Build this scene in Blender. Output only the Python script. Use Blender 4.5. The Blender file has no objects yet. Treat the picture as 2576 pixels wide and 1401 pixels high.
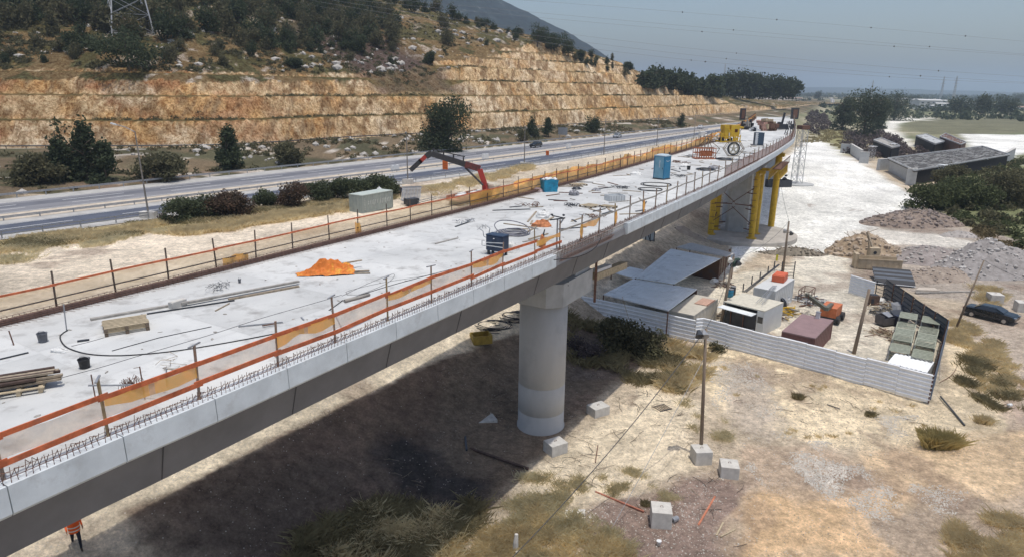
import bpy, math, random
import numpy as np
from mathutils import Vector, Matrix
R=random.Random(7)
NR=np.random.RandomState(5)
scn=bpy.context.scene
COL=scn.collection
RAD=math.radians
# ---------------------------------------------------------------- survey of the site (photo 2576 x 1401, camera 22 m above the yard)
CAMH=22.0; PITCH=15.8; ROLL=0.8; FPX=1700.0; CX,CY=1288.0,700.5
def ray(x,y):
    p=RAD(PITCH); r=RAD(ROLL); u=(x-CX)/FPX; v=(CY-y)/FPX
    a=u*math.cos(r)-v*math.sin(r); b=u*math.sin(r)+v*math.cos(r)
    return (a, math.cos(p)+b*math.sin(p), -math.sin(p)+b*math.cos(p))
def G(x,y,z=0.0):
    a=ray(x,y); t=(z-CAMH)/a[2]; return Vector((a[0]*t,a[1]*t,z))
def RD(x,y,d):   # point at horizontal distance d
    a=ray(x,y); t=d/math.hypot(a[0],a[1]); return Vector((a[0]*t,a[1]*t,CAMH+a[2]*t))
# ---------------------------------------------------------------- noise
def _h(ix,iy,s):
    n=(ix*374761393+iy*668265263+s*1442695041)&0x7fffffff
    n=(n^(n>>13))*1274126177&0x7fffffff
    return ((n^(n>>16))&0xffff)/65535.0
def vn(x,y,s=0):
    x=np.asarray(x,float); y=np.asarray(y,float)
    ix=np.floor(x).astype(np.int64); iy=np.floor(y).astype(np.int64); fx=x-ix; fy=y-iy
    fx=fx*fx*(3-2*fx); fy=fy*fy*(3-2*fy)
    a=_h(ix,iy,s); b=_h(ix+1,iy,s); c=_h(ix,iy+1,s); d=_h(ix+1,iy+1,s)
    return (a*(1-fx)+b*fx)*(1-fy)+(c*(1-fx)+d*fx)*fy
def fbm(x,y,sc,o=4,s=0):
    x=np.asarray(x,float)/sc; y=np.asarray(y,float)/sc; t=0; a=.5; n=0
    for i in range(o):
        t=t+a*vn(x,y,s+i*17); n+=a; a*=.5; x=x*2.03+3.1; y=y*2.03+1.7
    return t/n
def sst(a,b,x):
    t=np.clip((np.asarray(x,float)-a)/(b-a),0,1); return t*t*(3-2*t)
# ---------------------------------------------------------------- polylines
def catmull(P,step):
    P=[np.array(p,float) for p in P]; out=[]
    Q=[2*P[0]-P[1]]+P+[2*P[-1]-P[-2]]
    for i in range(1,len(Q)-2):
        n=max(1,int(np.linalg.norm(Q[i+1]-Q[i])/step))
        for k in range(n):
            t=k/n; a,b,c,d=Q[i-1],Q[i],Q[i+1],Q[i+2]
            out.append(.5*((2*b)+(c-a)*t+(2*a-5*b+4*c-d)*t*t+(3*b-a-3*c+d)*t**3))
    out.append(Q[-2]); return np.array(out)
class Path:
    def __init__(s,P,step=1.0,smooth=True):
        Q=catmull(P,step/2) if smooth else np.array(P,float)
        d=np.r_[0,np.cumsum(np.hypot(*np.diff(Q[:,:2],axis=0).T))]
        n=int(d[-1]/step); t=np.linspace(0,d[-1],n+1)
        s.L=d[-1]; s.t=t; s.P=np.stack([np.interp(t,d,Q[:,0]),np.interp(t,d,Q[:,1])],1)
        T=np.gradient(s.P,axis=0); s.T=T/np.linalg.norm(T,axis=1)[:,None]
    def at(s,a,o=0,z=0):
        x=np.interp(a,s.t,s.P[:,0]); y=np.interp(a,s.t,s.P[:,1])
        tx=np.interp(a,s.t,s.T[:,0]); ty=np.interp(a,s.t,s.T[:,1])
        return Vector((float(x-ty*o),float(y+tx*o),z))
    def ang(s,a):
        return math.atan2(float(np.interp(a,s.t,s.T[:,1])),float(np.interp(a,s.t,s.T[:,0])))
    def _one(s,x,y):
        P=s.P; D=np.diff(P,axis=0); L=np.hypot(D[:,0],D[:,1]); ex=x-P[:-1,0]; ey=y-P[:-1,1]
        t=(ex*D[:,0]+ey*D[:,1])/L; lo=np.zeros(len(L)); hi=L.copy(); lo[0]=-1e5; hi[-1]=1e5; tc=np.clip(t,lo,hi)
        d=(ex-D[:,0]/L*tc)**2+(ey-D[:,1]/L*tc)**2; i=int(np.argmin(d)); o=ey[i]*D[i,0]-ex[i]*D[i,1]
        return s.t[i]+tc[i],math.copysign(math.sqrt(d[i]),o)
    def inv(s,x,y,stride=3):   # -> arclength, offset to the left
        x=np.atleast_1d(np.asarray(x,float)); y=np.atleast_1d(np.asarray(y,float))
        if x.size<64:
            A=[s._one(a,b) for a,b in zip(x.ravel(),y.ravel())]; return np.array([q[0] for q in A]),np.array([q[1] for q in A])
        best=np.full(x.shape,1e18); ba=np.zeros(x.shape); bo=np.zeros(x.shape)
        ids=list(range(0,len(s.P)-1,stride))
        for i in ids:
            j=min(i+stride,len(s.P)-1)
            ax,ay=s.P[i]; bx,by=s.P[j]; dx,dy=bx-ax,by-ay; L=math.hypot(dx,dy)
            if L<1e-6: continue
            dx/=L;dy/=L
            t=(x-ax)*dx+(y-ay)*dy; lo=-1e5 if i==0 else 0; hi=1e5 if j==len(s.P)-1 else L
            tc=np.clip(t,lo,hi); ex=x-ax-dx*tc; ey=y-ay-dy*tc; d=ex*ex+ey*ey
            o=(y-ay)*dx-(x-ax)*dy
            m=d<best; best=np.where(m,d,best); ba=np.where(m,s.t[i]+tc,ba); bo=np.where(m,np.sign(o)*np.sqrt(d),bo)
        return ba,bo
ZD=13.8
BR=Path([(-33,-27),(-23,-9.5),(-10.48,12.3),(-8.1,16.2),(-5.38,20.75),(-.83,28.3),(6.34,40.2),(21.29,66.5),(41.24,104.6),(55.5,136),(88.69,220.15),(100,252)])
S0=float(BR.inv(-10.48,12.3)[0][0]); SEND=float(BR.inv(88.69,220.15)[0][0])
HN=Path([(-210,-130),(-100,17),(-57.15,73.5),(-11.33,133.58),(14.1,169),(60.1,244),(110,330),(190,480),(330,760),(520,1150),(900,2000)],2.0)
HF=Path([(-230,-103),(-123,35),(-75.9,99.0),(-38.7,153.2),(0.9,209.8),(76.7,315),(135,400),(215,530),(350,800),(540,1180),(920,2030)],2.0)
CB=Path([(-420,60),(-330,95),(-210,132),(-118,155),(-73,167),(-49,197),(-16,235),(12,272),(38,308),(92,380),(160,490),(239,620),(375,861),(600,1200)],1.0)
def Hraw(x,y):
    x=np.atleast_1d(np.asarray(x,float)); y=np.atleast_1d(np.asarray(y,float))
    sB,oB=BR.inv(x,y,6); _,oH=HN.inv(x,y,6); _,oF=HF.inv(x,y,6); _,oC=CB.inv(x,y,8)
    rB=np.interp(oB,[6,9,13.7,18,26],[0,.17,.62,.84,1])*(1-sst(SEND,SEND+60,sB)); rH=np.clip(1+(oH+1)/22,0,1)
    w=sst(-1,1,rB-rH)*0
    z=5.0*np.maximum(rB,rH)
    # strip between highway and cliff
    f=np.clip(oF/np.maximum(oF-oC,1),0,1)*(oF>0)
    far=(oF>0.3)
    z=np.where(far,5+2.0*sst(0,1,f)+1.3*np.sin(math.pi*f)*(fbm(x,y,14,3,5)-.2)*2,z)
    flat=(oH>-2.5)&(oF<1.0)
    n=(fbm(x,y,9,4,3)-.5)*.5+(fbm(x,y,2.2,3,9)-.5)*.16
    z=z+np.where(flat|(oC>-1),0,n*sst(0,6,np.maximum(-oH-2.5,oF-1)))
    z=np.where(flat,4.93,z)
    z=np.where(oC>2,4.0,z)
    return z
def H1(p): return float(Hraw(p[0],p[1])[0])
def GH(px,py):
    z=0.0
    for i in range(7):
        p=G(px,py,z); z=.35*z+.65*H1(p)
    p=G(px,py,z); p.z=H1(p); return p
def GD(px,py): return G(px,py,ZD)
# ---------------------------------------------------------------- materials
MATS={}
def mat(key,c,rough=.8,metal=0,n=.12,sc=3.0,c2=None,bump=0,bs=20,attr=None,alpha=1,spec=.4,streak=None,dirt=None):
    if key in MATS: return MATS[key]
    m=bpy.data.materials.new(key); m.use_nodes=True; nt=m.node_tree; N=nt.nodes; L=nt.links
    b=N['Principled BSDF']; b.inputs['Roughness'].default_value=rough; b.inputs['Metallic'].default_value=metal
    b.inputs['Specular IOR Level'].default_value=spec
    tc=N.new('ShaderNodeTexCoord'); mp=N.new('ShaderNodeMapping'); L.new(tc.outputs['Object'],mp.inputs[0])
    if streak: mp.inputs['Scale'].default_value=streak
    no=N.new('ShaderNodeTexNoise'); no.inputs['Scale'].default_value=sc; no.inputs['Detail'].default_value=8; no.inputs['Roughness'].default_value=.62
    L.new(mp.outputs[0],no.inputs['Vector'])
    cr=N.new('ShaderNodeValToRGB'); cr.color_ramp.elements[0].position=.3; cr.color_ramp.elements[1].position=.7
    a=c2 if c2 else tuple(v*(1-n*1.6) for v in c); d=tuple(min(1,v*(1+n)) for v in c)
    cr.color_ramp.elements[0].color=(*a,1); cr.color_ramp.elements[1].color=(*d,1)
    L.new(no.outputs[0],cr.inputs[0]); out=cr.outputs[0]
    if attr:
        at=N.new('ShaderNodeAttribute'); at.attribute_name=attr
        mx=N.new('ShaderNodeMix'); mx.data_type='RGBA'; mx.blend_type='MULTIPLY'; mx.inputs[0].default_value=1
        L.new(at.outputs['Color'],mx.inputs[6]); L.new(out,mx.inputs[7]); out=mx.outputs[2]
    if dirt:
        n2=N.new('ShaderNodeTexNoise'); n2.inputs['Scale'].default_value=dirt[1]; n2.inputs['Detail'].default_value=10; n2.inputs['Roughness'].default_value=.7
        L.new(tc.outputs['Object'],n2.inputs['Vector'])
        r2=N.new('ShaderNodeValToRGB'); r2.color_ramp.elements[0].position=dirt[2]; r2.color_ramp.elements[1].position=dirt[3]
        L.new(n2.outputs[0],r2.inputs[0])
        mx=N.new('ShaderNodeMix'); mx.data_type='RGBA'; L.new(r2.outputs[0],mx.inputs[0]); L.new(out,mx.inputs[6]); mx.inputs[7].default_value=(*dirt[0],1); out=mx.outputs[2]
    L.new(out,b.inputs['Base Color'])
    if bump:
        nb=N.new('ShaderNodeTexNoise'); nb.inputs['Scale'].default_value=bs; nb.inputs['Detail'].default_value=6; L.new(tc.outputs['Object'],nb.inputs['Vector'])
        bp=N.new('ShaderNodeBump'); bp.inputs['Strength'].default_value=min(1,bump); bp.inputs['Distance'].default_value=.1*bump; L.new(nb.outputs[0],bp.inputs['Height']); L.new(bp.outputs[0],b.inputs['Normal'])
    if alpha<1:
        b.inputs['Alpha'].default_value=alpha
    MATS[key]=m; return m
# ---------------------------------------------------------------- mesh builder
class MB:
    def __init__(s): s.v=[]; s.f=[]
    def add(s,vs,fs):
        o=len(s.v); s.v+= [tuple(v) for v in vs]; s.f+=[tuple(i+o for i in f) for f in fs]; return s
    def box(s,c,sz,rz=0,rx=0,ry=0,taper=1):
        M=Matrix.Rotation(rz,3,'Z')@Matrix.Rotation(ry,3,'Y')@Matrix.Rotation(rx,3,'X'); c=Vector(c)
        vs=[]
        for z in (-1,1):
            k=taper if z>0 else 1
            for x,y in ((-1,-1),(1,-1),(1,1),(-1,1)): vs.append(c+M@Vector((x*sz[0]/2*k,y*sz[1]/2*k,z*sz[2]/2)))
        return s.add(vs,[(3,2,1,0),(4,5,6,7),(0,1,5,4),(1,2,6,5),(2,3,7,6),(3,0,4,7)])
    def beam(s,p,q,w,h):
        p=Vector(p);q=Vector(q);d=q-p;L=d.length
        if L<1e-5: return s
        d/=L; up=Vector((0,0,1)) if abs(d.z)<.98 else Vector((0,1,0)); a=d.cross(up).normalized(); b=a.cross(d)
        vs=[]
        for e in (p,q):
            for i,j in ((-1,-1),(1,-1),(1,1),(-1,1)): vs.append(e+a*(i*w/2)+b*(j*h/2))
        return s.add(vs,[(3,2,1,0),(4,5,6,7),(0,1,5,4),(1,2,6,5),(2,3,7,6),(3,0,4,7)])
    def tube(s,p,q,r,n=8,r2=None,cap=True):
        return s.path([p,q],r,n,cap,[r,r if r2 is None else r2])
    def path(s,pts,r,n=6,cap=True,rs=None):
        pts=[Vector(p) for p in pts]; o=len(s.v); ref=None
        for i,p in enumerate(pts):
            d=(pts[min(i+1,len(pts)-1)]-pts[max(i-1,0)])
            if d.length<1e-9: d=Vector((0,0,1))
            d.normalize()
            if ref is None:
                ref=d.cross(Vector((0,0,1)) if abs(d.z)<.9 else Vector((1,0,0))).normalized()
            a=(ref-d*ref.dot(d)); a=a.normalized() if a.length>1e-6 else ref; ref=a; b=d.cross(a); rr=rs[i] if rs else r
            for k in range(n):
                t=2*math.pi*k/n; s.v.append(tuple(p+a*(math.cos(t)*rr)+b*(math.sin(t)*rr)))
        for i in range(len(pts)-1):
            for k in range(n):
                k2=(k+1)%n; s.f.append((o+i*n+k,o+i*n+k2,o+(i+1)*n+k2,o+(i+1)*n+k))
        if cap:
            s.f.append(tuple(o+k for k in range(n))[::-1]); s.f.append(tuple(o+(len(pts)-1)*n+k for k in range(n)))
        return s
    def lathe(s,c,prof,n=16,cap=True):
        c=Vector(c); o=len(s.v)
        for r,z in prof:
            for k in range(n):
                t=2*math.pi*k/n; s.v.append((c.x+r*math.cos(t),c.y+r*math.sin(t),c.z+z))
        for i in range(len(prof)-1):
            for k in range(n):
                k2=(k+1)%n; s.f.append((o+i*n+k,o+i*n+k2,o+(i+1)*n+k2,o+(i+1)*n+k))
        if cap:
            s.f.append(tuple(o+k for k in range(n))[::-1]); s.f.append(tuple(o+(len(prof)-1)*n+k for k in range(n)))
        return s
    def prism(s,poly,axis_vec,org=(0,0,0)):
        # extrude 3d polygon by vector
        n=len(poly); a=Vector(axis_vec); P=[Vector(p)+Vector(org) for p in poly]
        fs=[tuple(range(n))[::-1],tuple(range(n,2*n))]+[(i,(i+1)%n,n+(i+1)%n,n+i) for i in range(n)]
        return s.add(P+[p+a for p in P],fs)
    def sheet(s,fn,nu,nv):
        o=len(s.v)
        for i in range(nu+1):
            for j in range(nv+1): s.v.append(tuple(fn(i/nu,j/nv)))
        for i in range(nu):
            for j in range(nv):
                a=o+i*(nv+1)+j; s.f.append((a,a+nv+1,a+nv+2,a+1))
        return s
    def rock(s,c,r,sq=.7,seed=None):
        c=Vector(c); o=len(s.v); rr=R
        base=[(0,0,-1)]+[(math.cos(t*1.2566)*.89,math.sin(t*1.2566)*.89,-.45) for t in range(5)]+[(math.cos(t*1.2566+.63)*.89,math.sin(t*1.2566+.63)*.89,.45) for t in range(5)]+[(0,0,1)]
        a=rr.uniform(.7,1.3); b=rr.uniform(.7,1.2); th=rr.uniform(0,6)
        for x,y,z in base:
            k=r*rr.uniform(.75,1.2); x,y=x*a,y*b
            s.v.append((c.x+(x*math.cos(th)-y*math.sin(th))*k,c.y+(x*math.sin(th)+y*math.cos(th))*k,c.z+z*k*sq))
        F=[(0,2,1),(0,3,2),(0,4,3),(0,5,4),(0,1,5)]
        for i in range(5):
            j=(i+1)%5; F+=[(1+i,1+j,6+i),(1+j,6+j,6+i),(6+i,6+j,11)]
        s.f+=[tuple(o+q for q in f) for f in F]; return s
    def build(s,name,m,parent=None,world=False,smooth=False,cols=None):
        me=bpy.data.meshes.new(name); v=s.v
        if world and parent is not None:
            l=parent.location; v=[(a-l.x,b-l.y,c-l.z) for a,b,c in v]
        me.from_pydata(v,[],s.f); me.update()
        if smooth: me.polygons.foreach_set('use_smooth',[True]*len(me.polygons))
        for k in (m if isinstance(m,(list,tuple)) else [m]): me.materials.append(k)
        o=bpy.data.objects.new(name,me); COL.objects.link(o)
        if parent is not None: o.parent=parent
        return o
def recenter(o):
    me=o.data; n=len(me.vertices); a=np.empty(n*3); me.vertices.foreach_get('co',a); a=a.reshape(-1,3)
    c=np.array([(a[:,0].min()+a[:,0].max())/2,(a[:,1].min()+a[:,1].max())/2,a[:,2].min()])
    me.vertices.foreach_set('co',(a-c).ravel()); o.location=c; me.update(); return o
def tag(o,label=None,cat=None,group=None,kind=None):
    if label: o['label']=label
    if cat: o['category']=cat
    if group: o['group']=group
    if kind: o['kind']=kind
    return o
def thing(name,label,cat,loc=(0,0,0),rz=0,group=None):
    o=bpy.data.objects.new(name,None); COL.objects.link(o); o.location=loc; o.rotation_euler=(0,0,rz); o.empty_display_size=.3
    return tag(o,label,cat,group)
def solo(mb,name,m,label,cat,group=None,kind=None,smooth=False):   # a one-mesh thing from world-coordinate geometry
    return tag(recenter(mb.build(name,m,smooth=smooth)),label,cat,group,kind)
def copy_tree(o,loc=None,rz=None,label=None,scale=None,parent=None):
    c=o.copy(); COL.objects.link(c); 
    if parent is not None: c.parent=parent
    if loc is not None: c.location=loc
    if rz is not None: c.rotation_euler=(0,0,rz)
    if scale is not None: c.scale=scale if hasattr(scale,'__len__') else (scale,)*3
    if label: c['label']=label
    for ch in list(o.children): copy_tree(ch,parent=c)
    return c
def npmesh(name,V,F,m,cols=None,smooth=True,F3=False):
    me=bpy.data.meshes.new(name); V=np.asarray(V,np.float32); F=np.asarray(F,np.int32); k=F.shape[1]
    me.vertices.add(len(V)); me.vertices.foreach_set('co',V.ravel())
    me.loops.add(F.size); me.loops.foreach_set('vertex_index',F.ravel())
    me.polygons.add(len(F)); me.polygons.foreach_set('loop_start',np.arange(0,F.size,k,dtype=np.int32)); me.polygons.foreach_set('loop_total',np.full(len(F),k,np.int32))
    me.update(calc_edges=True); me.validate()
    if smooth: me.polygons.foreach_set('use_smooth',[True]*len(me.polygons))
    if cols is not None:
        ca=me.color_attributes.new('Col','FLOAT_COLOR','POINT'); c=np.ones((len(V),4),np.float32); c[:,:cols.shape[1]]=cols; ca.data.foreach_set('color',c.ravel())
    me.materials.append(m); o=bpy.data.objects.new(name,me); COL.objects.link(o); return o
def gridfaces(nu,nv):
    i,j=np.meshgrid(np.arange(nu-1),np.arange(nv-1),indexing='ij'); a=(i*nv+j).ravel()
    return np.stack([a,a+nv,a+nv+1,a+1],1)
# frequently used materials
M_conc=mat('concrete',(.44,.45,.45),.85,n=.1,sc=1.2,dirt=((.30,.30,.30),.7,.55,.85))
M_conc2=mat('pale_concrete_block',(.55,.53,.49),.9,n=.12,sc=3,bump=.2,bs=14)
M_wood=mat('weathered_wood',(.33,.27,.20),.85,n=.25,sc=5)
M_woodgrey=mat('grey_timber',(.36,.34,.31),.85,n=.22,sc=4)
M_rust=mat('rusty_steel',(.16,.085,.06),.8,n=.35,sc=6)
M_steel=mat('galvanised_steel',(.36,.37,.39),.5,.5,n=.15,sc=4)
M_black=mat('black_rubber',(.025,.026,.03),.6,n=.1)
M_dark=mat('dark_paint',(.04,.045,.055),.45,n=.15)
M_orange=mat('orange_board',(.58,.15,.06),.65,n=.25,sc=4,dirt=((.34,.17,.12),1.5,.55,.8))
M_yellow=mat('yellow_paint',(.58,.37,.03),.5,n=.15,sc=2,dirt=((.25,.15,.04),1.2,.6,.9))
M_white=mat('white_paint',(.68,.69,.69),.5,n=.06,sc=2,dirt=((.45,.42,.36),1.5,.6,.95))
M_net=mat('beige_net',(.78,.56,.36),.9,n=.2,sc=2,alpha=.5)
M_netor=mat('orange_net',(.72,.32,.07),.9,n=.35,sc=1.2,c2=(.66,.40,.10),alpha=.85)
M_netleft=mat('sheer_orange_net',(.95,.62,.30),.9,n=.15,sc=1,alpha=.45)
M_glass=mat('dark_glass',(.02,.025,.03),.08,spec=.8,n=.05)
M_chrome=mat('wheel_metal',(.45,.46,.48),.3,.9,n=.1)
M_red=mat('red_paint',(.50,.06,.035),.45,n=.12,sc=3)
M_blue=mat('blue_plastic',(.03,.22,.38),.45,n=.15,sc=2)
SUN_E=3.2; SKY=(.15,1.0,2.8,1.5); HAZE=.00016; EXPO=-.16
# ================================================================ SETTING
def inpoly(x,y,P):
    P=[(p[0],p[1]) for p in P]; r=np.zeros(x.shape,bool); n=len(P)
    for i in range(n):
        x1,y1=P[i]; x2,y2=P[(i+1)%n]
        if y1==y2: continue
        c=((y1>y)!=(y2>y))&(x<(x2-x1)*(y-y1)/(y2-y1)+x1); r^=c
    return r
def PZ(pts,z=0): return [G(a,b,z) for a,b in pts]
def softpoly(x,y,P,w=2.0,sc=3.0,seed=1):
    # zone membership with an uneven border: the point is shaken by noise before the test, several times
    t=np.zeros(x.shape)
    for k in range(4):
        dx=(fbm(x,y,sc,3,seed+k*31)-.5)*w*3; dy=(fbm(x,y,sc,3,seed+77+k*31)-.5)*w*3
        t+=inpoly(x+dx,y+dy,P)
    return t/4
ZN=[ # polygon (survey pixels), level, colour, uneven border, pebble, seed
 ([(1820,700),(1850,560),(1900,450),(1985,392),(2030,352),(2080,356),(2130,390),(2200,430),(2260,470),(2335,512),(2320,545),(2235,562),(2140,600),(2115,650),(2040,668),(1990,640),(1900,640)],0,(.76,.75,.70),1.2,.05),
 ([(2418,338),(2600,340),(2600,520),(2560,470),(2535,400),(2440,372)],0,(.76,.75,.70),1.2,.05),
 ([(2218,330),(2235,300),(2320,292),(2345,297),(2262,312),(2256,330),(2310,372),(2285,372)],0,(.66,.64,.57),2.0,.1),
 ([(2262,318),(2330,300),(2450,297),(2600,303),(2600,334),(2440,338),(2340,338)],0,(.155,.15,.095),3.5,.0),
 ([(2060,350),(2080,320),(2150,345),(2200,400),(2130,390)],0,(.26,.24,.12),3.0,.0),
 ([(2440,420),(2600,380),(2600,640),(2500,590),(2400,560),(2330,500)],0,(.17,.18,.09),2.5,.0),
 ([(2130,600),(2250,560),(2330,540),(2480,590),(2600,610),(2600,800),(2480,770),(2330,750),(2180,700),(2120,650)],0,(.36,.31,.26),2.0,.9),
 ([(1620,700),(1840,690),(2110,650),(2140,740),(2240,760),(2370,870),(2345,1000),(1770,860),(1450,790)],0,(.66,.60,.49),1.0,.3),
 ([(2390,800),(2600,800),(2600,1060),(2560,1000),(2520,900),(2440,840)],0,(.42,.35,.28),1.2,.4),
 ([(2440,900),(2560,980),(2600,1100),(2600,1300),(2500,1200),(2450,1100)],0,(.50,.39,.31),1.2,.3),
 ([(2130,583),(2200,576),(2330,588),(2490,618),(2490,632),(2300,614),(2140,614)],0,(.66,.62,.55),.8,.2),
 ([(2000,640),(2120,640),(2150,700),(2170,760),(2080,800),(2020,760)],0,(.68,.63,.53),1.2,.2),
 # sandy slope right of the fence
 ([(1770,865),(2350,1010),(2400,830),(2480,900),(2560,1060),(2500,1130),(2200,1130),(1900,1080),(1780,1000)],0,(.72,.60,.42),1.0,.55),
 ([(2180,1120),(2600,1080),(2600,1250),(2400,1300),(2150,1240)],0,(.64,.48,.31),1.3,.25),
 ([(1840,1260),(2000,1200),(2260,1260),(2330,1420),(1850,1420)],0,(.57,.40,.24),1.8,.2),
 ([(2120,1270),(2500,1240),(2600,1300),(2600,1420),(2250,1420)],0,(.38,.30,.225),1.6,.4),
 ([(1820,920),(1920,930),(1960,1060),(1900,1110),(1820,1060)],0,(.52,.44,.35),1.2,1.0),
 ([(1850,1130),(2050,1120),(2200,1170),(2250,1240),(2100,1270),(1880,1230)],0,(.44,.34,.25),1.2,1.0),
 ([(1560,1180),(1720,1200),(1860,1190),(1900,1300),(1840,1420),(1500,1420),(1480,1280)],0,(.27,.20,.165),1.6,.6),
 ([(1330,1180),(1500,1060),(1640,960),(1760,1020),(1760,1180),(1600,1240),(1420,1290),(1300,1260)],0,(.68,.58,.43),.8,.3),
 # soil under the bridge, darkened to paint in part of the deck's shade
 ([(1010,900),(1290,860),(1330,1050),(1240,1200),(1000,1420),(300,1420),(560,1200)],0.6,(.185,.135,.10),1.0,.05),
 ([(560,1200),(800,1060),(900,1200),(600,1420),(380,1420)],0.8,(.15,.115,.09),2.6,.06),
 ([(1150,900),(1330,840),(1650,850),(1500,1010),(1400,1120),(1262,1240),(1150,1330),(1050,1300)],0,(.215,.165,.12),1.0,.06),  # right edge drawn along the deck's shadow, its darkness put into the soil
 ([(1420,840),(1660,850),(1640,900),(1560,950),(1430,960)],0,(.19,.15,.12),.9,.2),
 ([(1000,1170),(1050,1130),(1160,1160),(1270,1230),(1240,1260),(1100,1280),(980,1250)],0,(.075,.065,.06),2.6,.1),  # black moist patch
 ([(-200,1500),(40,1408),(217,1322),(417,1240),(617,1137),(859,1016),(1010,940),(1290,815),(1330,800),(1330,560),(400,560),(-200,1200)],3.0,(.66,.57,.43),.35,.8),  # pale soil cut along the deck shadow, so its lit border is painted
 # between the bridge and the highway
 ([(-300,760),(0,640),(300,590),(880,540),(1000,520),(1000,620),(600,720),(0,860),(-300,930)],4,(.66,.57,.45),1.2,.15),
 ([(-300,690),(0,640),(430,575),(880,522),(1150,470),(1150,452),(870,500),(400,550),(0,600),(-300,640)],5,(.30,.24,.12),1.5,.2),
 ([(1010,470),(1200,455),(1700,352),(1700,344),(1180,432),(1010,455)],5,(.60,.52,.42),1.0,.2),
]
def ground_color(x,y):
    n=x.size; sB,oB=BR.inv(x,y,6); _,oH=HN.inv(x,y,6); _,oF=HF.inv(x,y,6); d=np.hypot(x,y)
    c=np.zeros((n,3)); peb=np.full(n,.35)
    c[:]=(.47,.39,.29)
    # left of the bridge: dry olive
    c[(oH<0)&(oB>12)]=(.55,.47,.36)
    # far plain: fields patches
    farw=sst(230,420,d)[:,None]; k=fbm(x,y*.6,70,3,21); f=np.where((k>.55)[:,None],(.15,.16,.09),np.where((k<.40)[:,None],(.33,.30,.21),(.22,.21,.13)))
    c=c*(1-farw)+f*farw; peb=peb*(1-farw[:,0])
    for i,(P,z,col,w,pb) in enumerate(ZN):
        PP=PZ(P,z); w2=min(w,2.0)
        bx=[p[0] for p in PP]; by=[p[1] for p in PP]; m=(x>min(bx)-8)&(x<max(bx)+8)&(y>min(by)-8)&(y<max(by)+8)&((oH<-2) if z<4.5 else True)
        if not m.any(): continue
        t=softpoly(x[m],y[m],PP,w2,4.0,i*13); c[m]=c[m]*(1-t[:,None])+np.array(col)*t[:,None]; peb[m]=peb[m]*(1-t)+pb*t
    # far strip under the cliff: brown-olive scrub with pale rock
    m=oF>0; k=fbm(x,y,7,4,40)
    s=np.where((k<.46)[:,None],(.085,.08,.045),(.16,.12,.075)); s=np.where((fbm(x,y,4,3,55)>.74)[:,None],(.52,.47,.41),s)
    c=np.where(m[:,None],s,c); peb=np.where(m,.05,peb)
    # large tonal drift, soil stains
    t=(fbm(x,y,11,4,60)-.5)[:,None]; u=(fbm(x,y,1.7,4,61)-.5)[:,None]
    c=c*(1+.6*t+.5*u)
    st=(sst(.60,.72,fbm(x,y,5,4,66))*.5*(d<150))[:,None]; bright=(c.mean(1)>.6)[:,None]
    c=np.where(bright,c*(1+.1*t),c*(1-st)+np.array((.24,.17,.13))*st)
    return np.clip(c,.01,.85),peb
def axis(parts):
    a=[]; 
    for lo,hi,st in parts: a+=list(np.arange(lo,hi,st))
    return np.array(a+[parts[-1][1]])
M_ground=None
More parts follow.
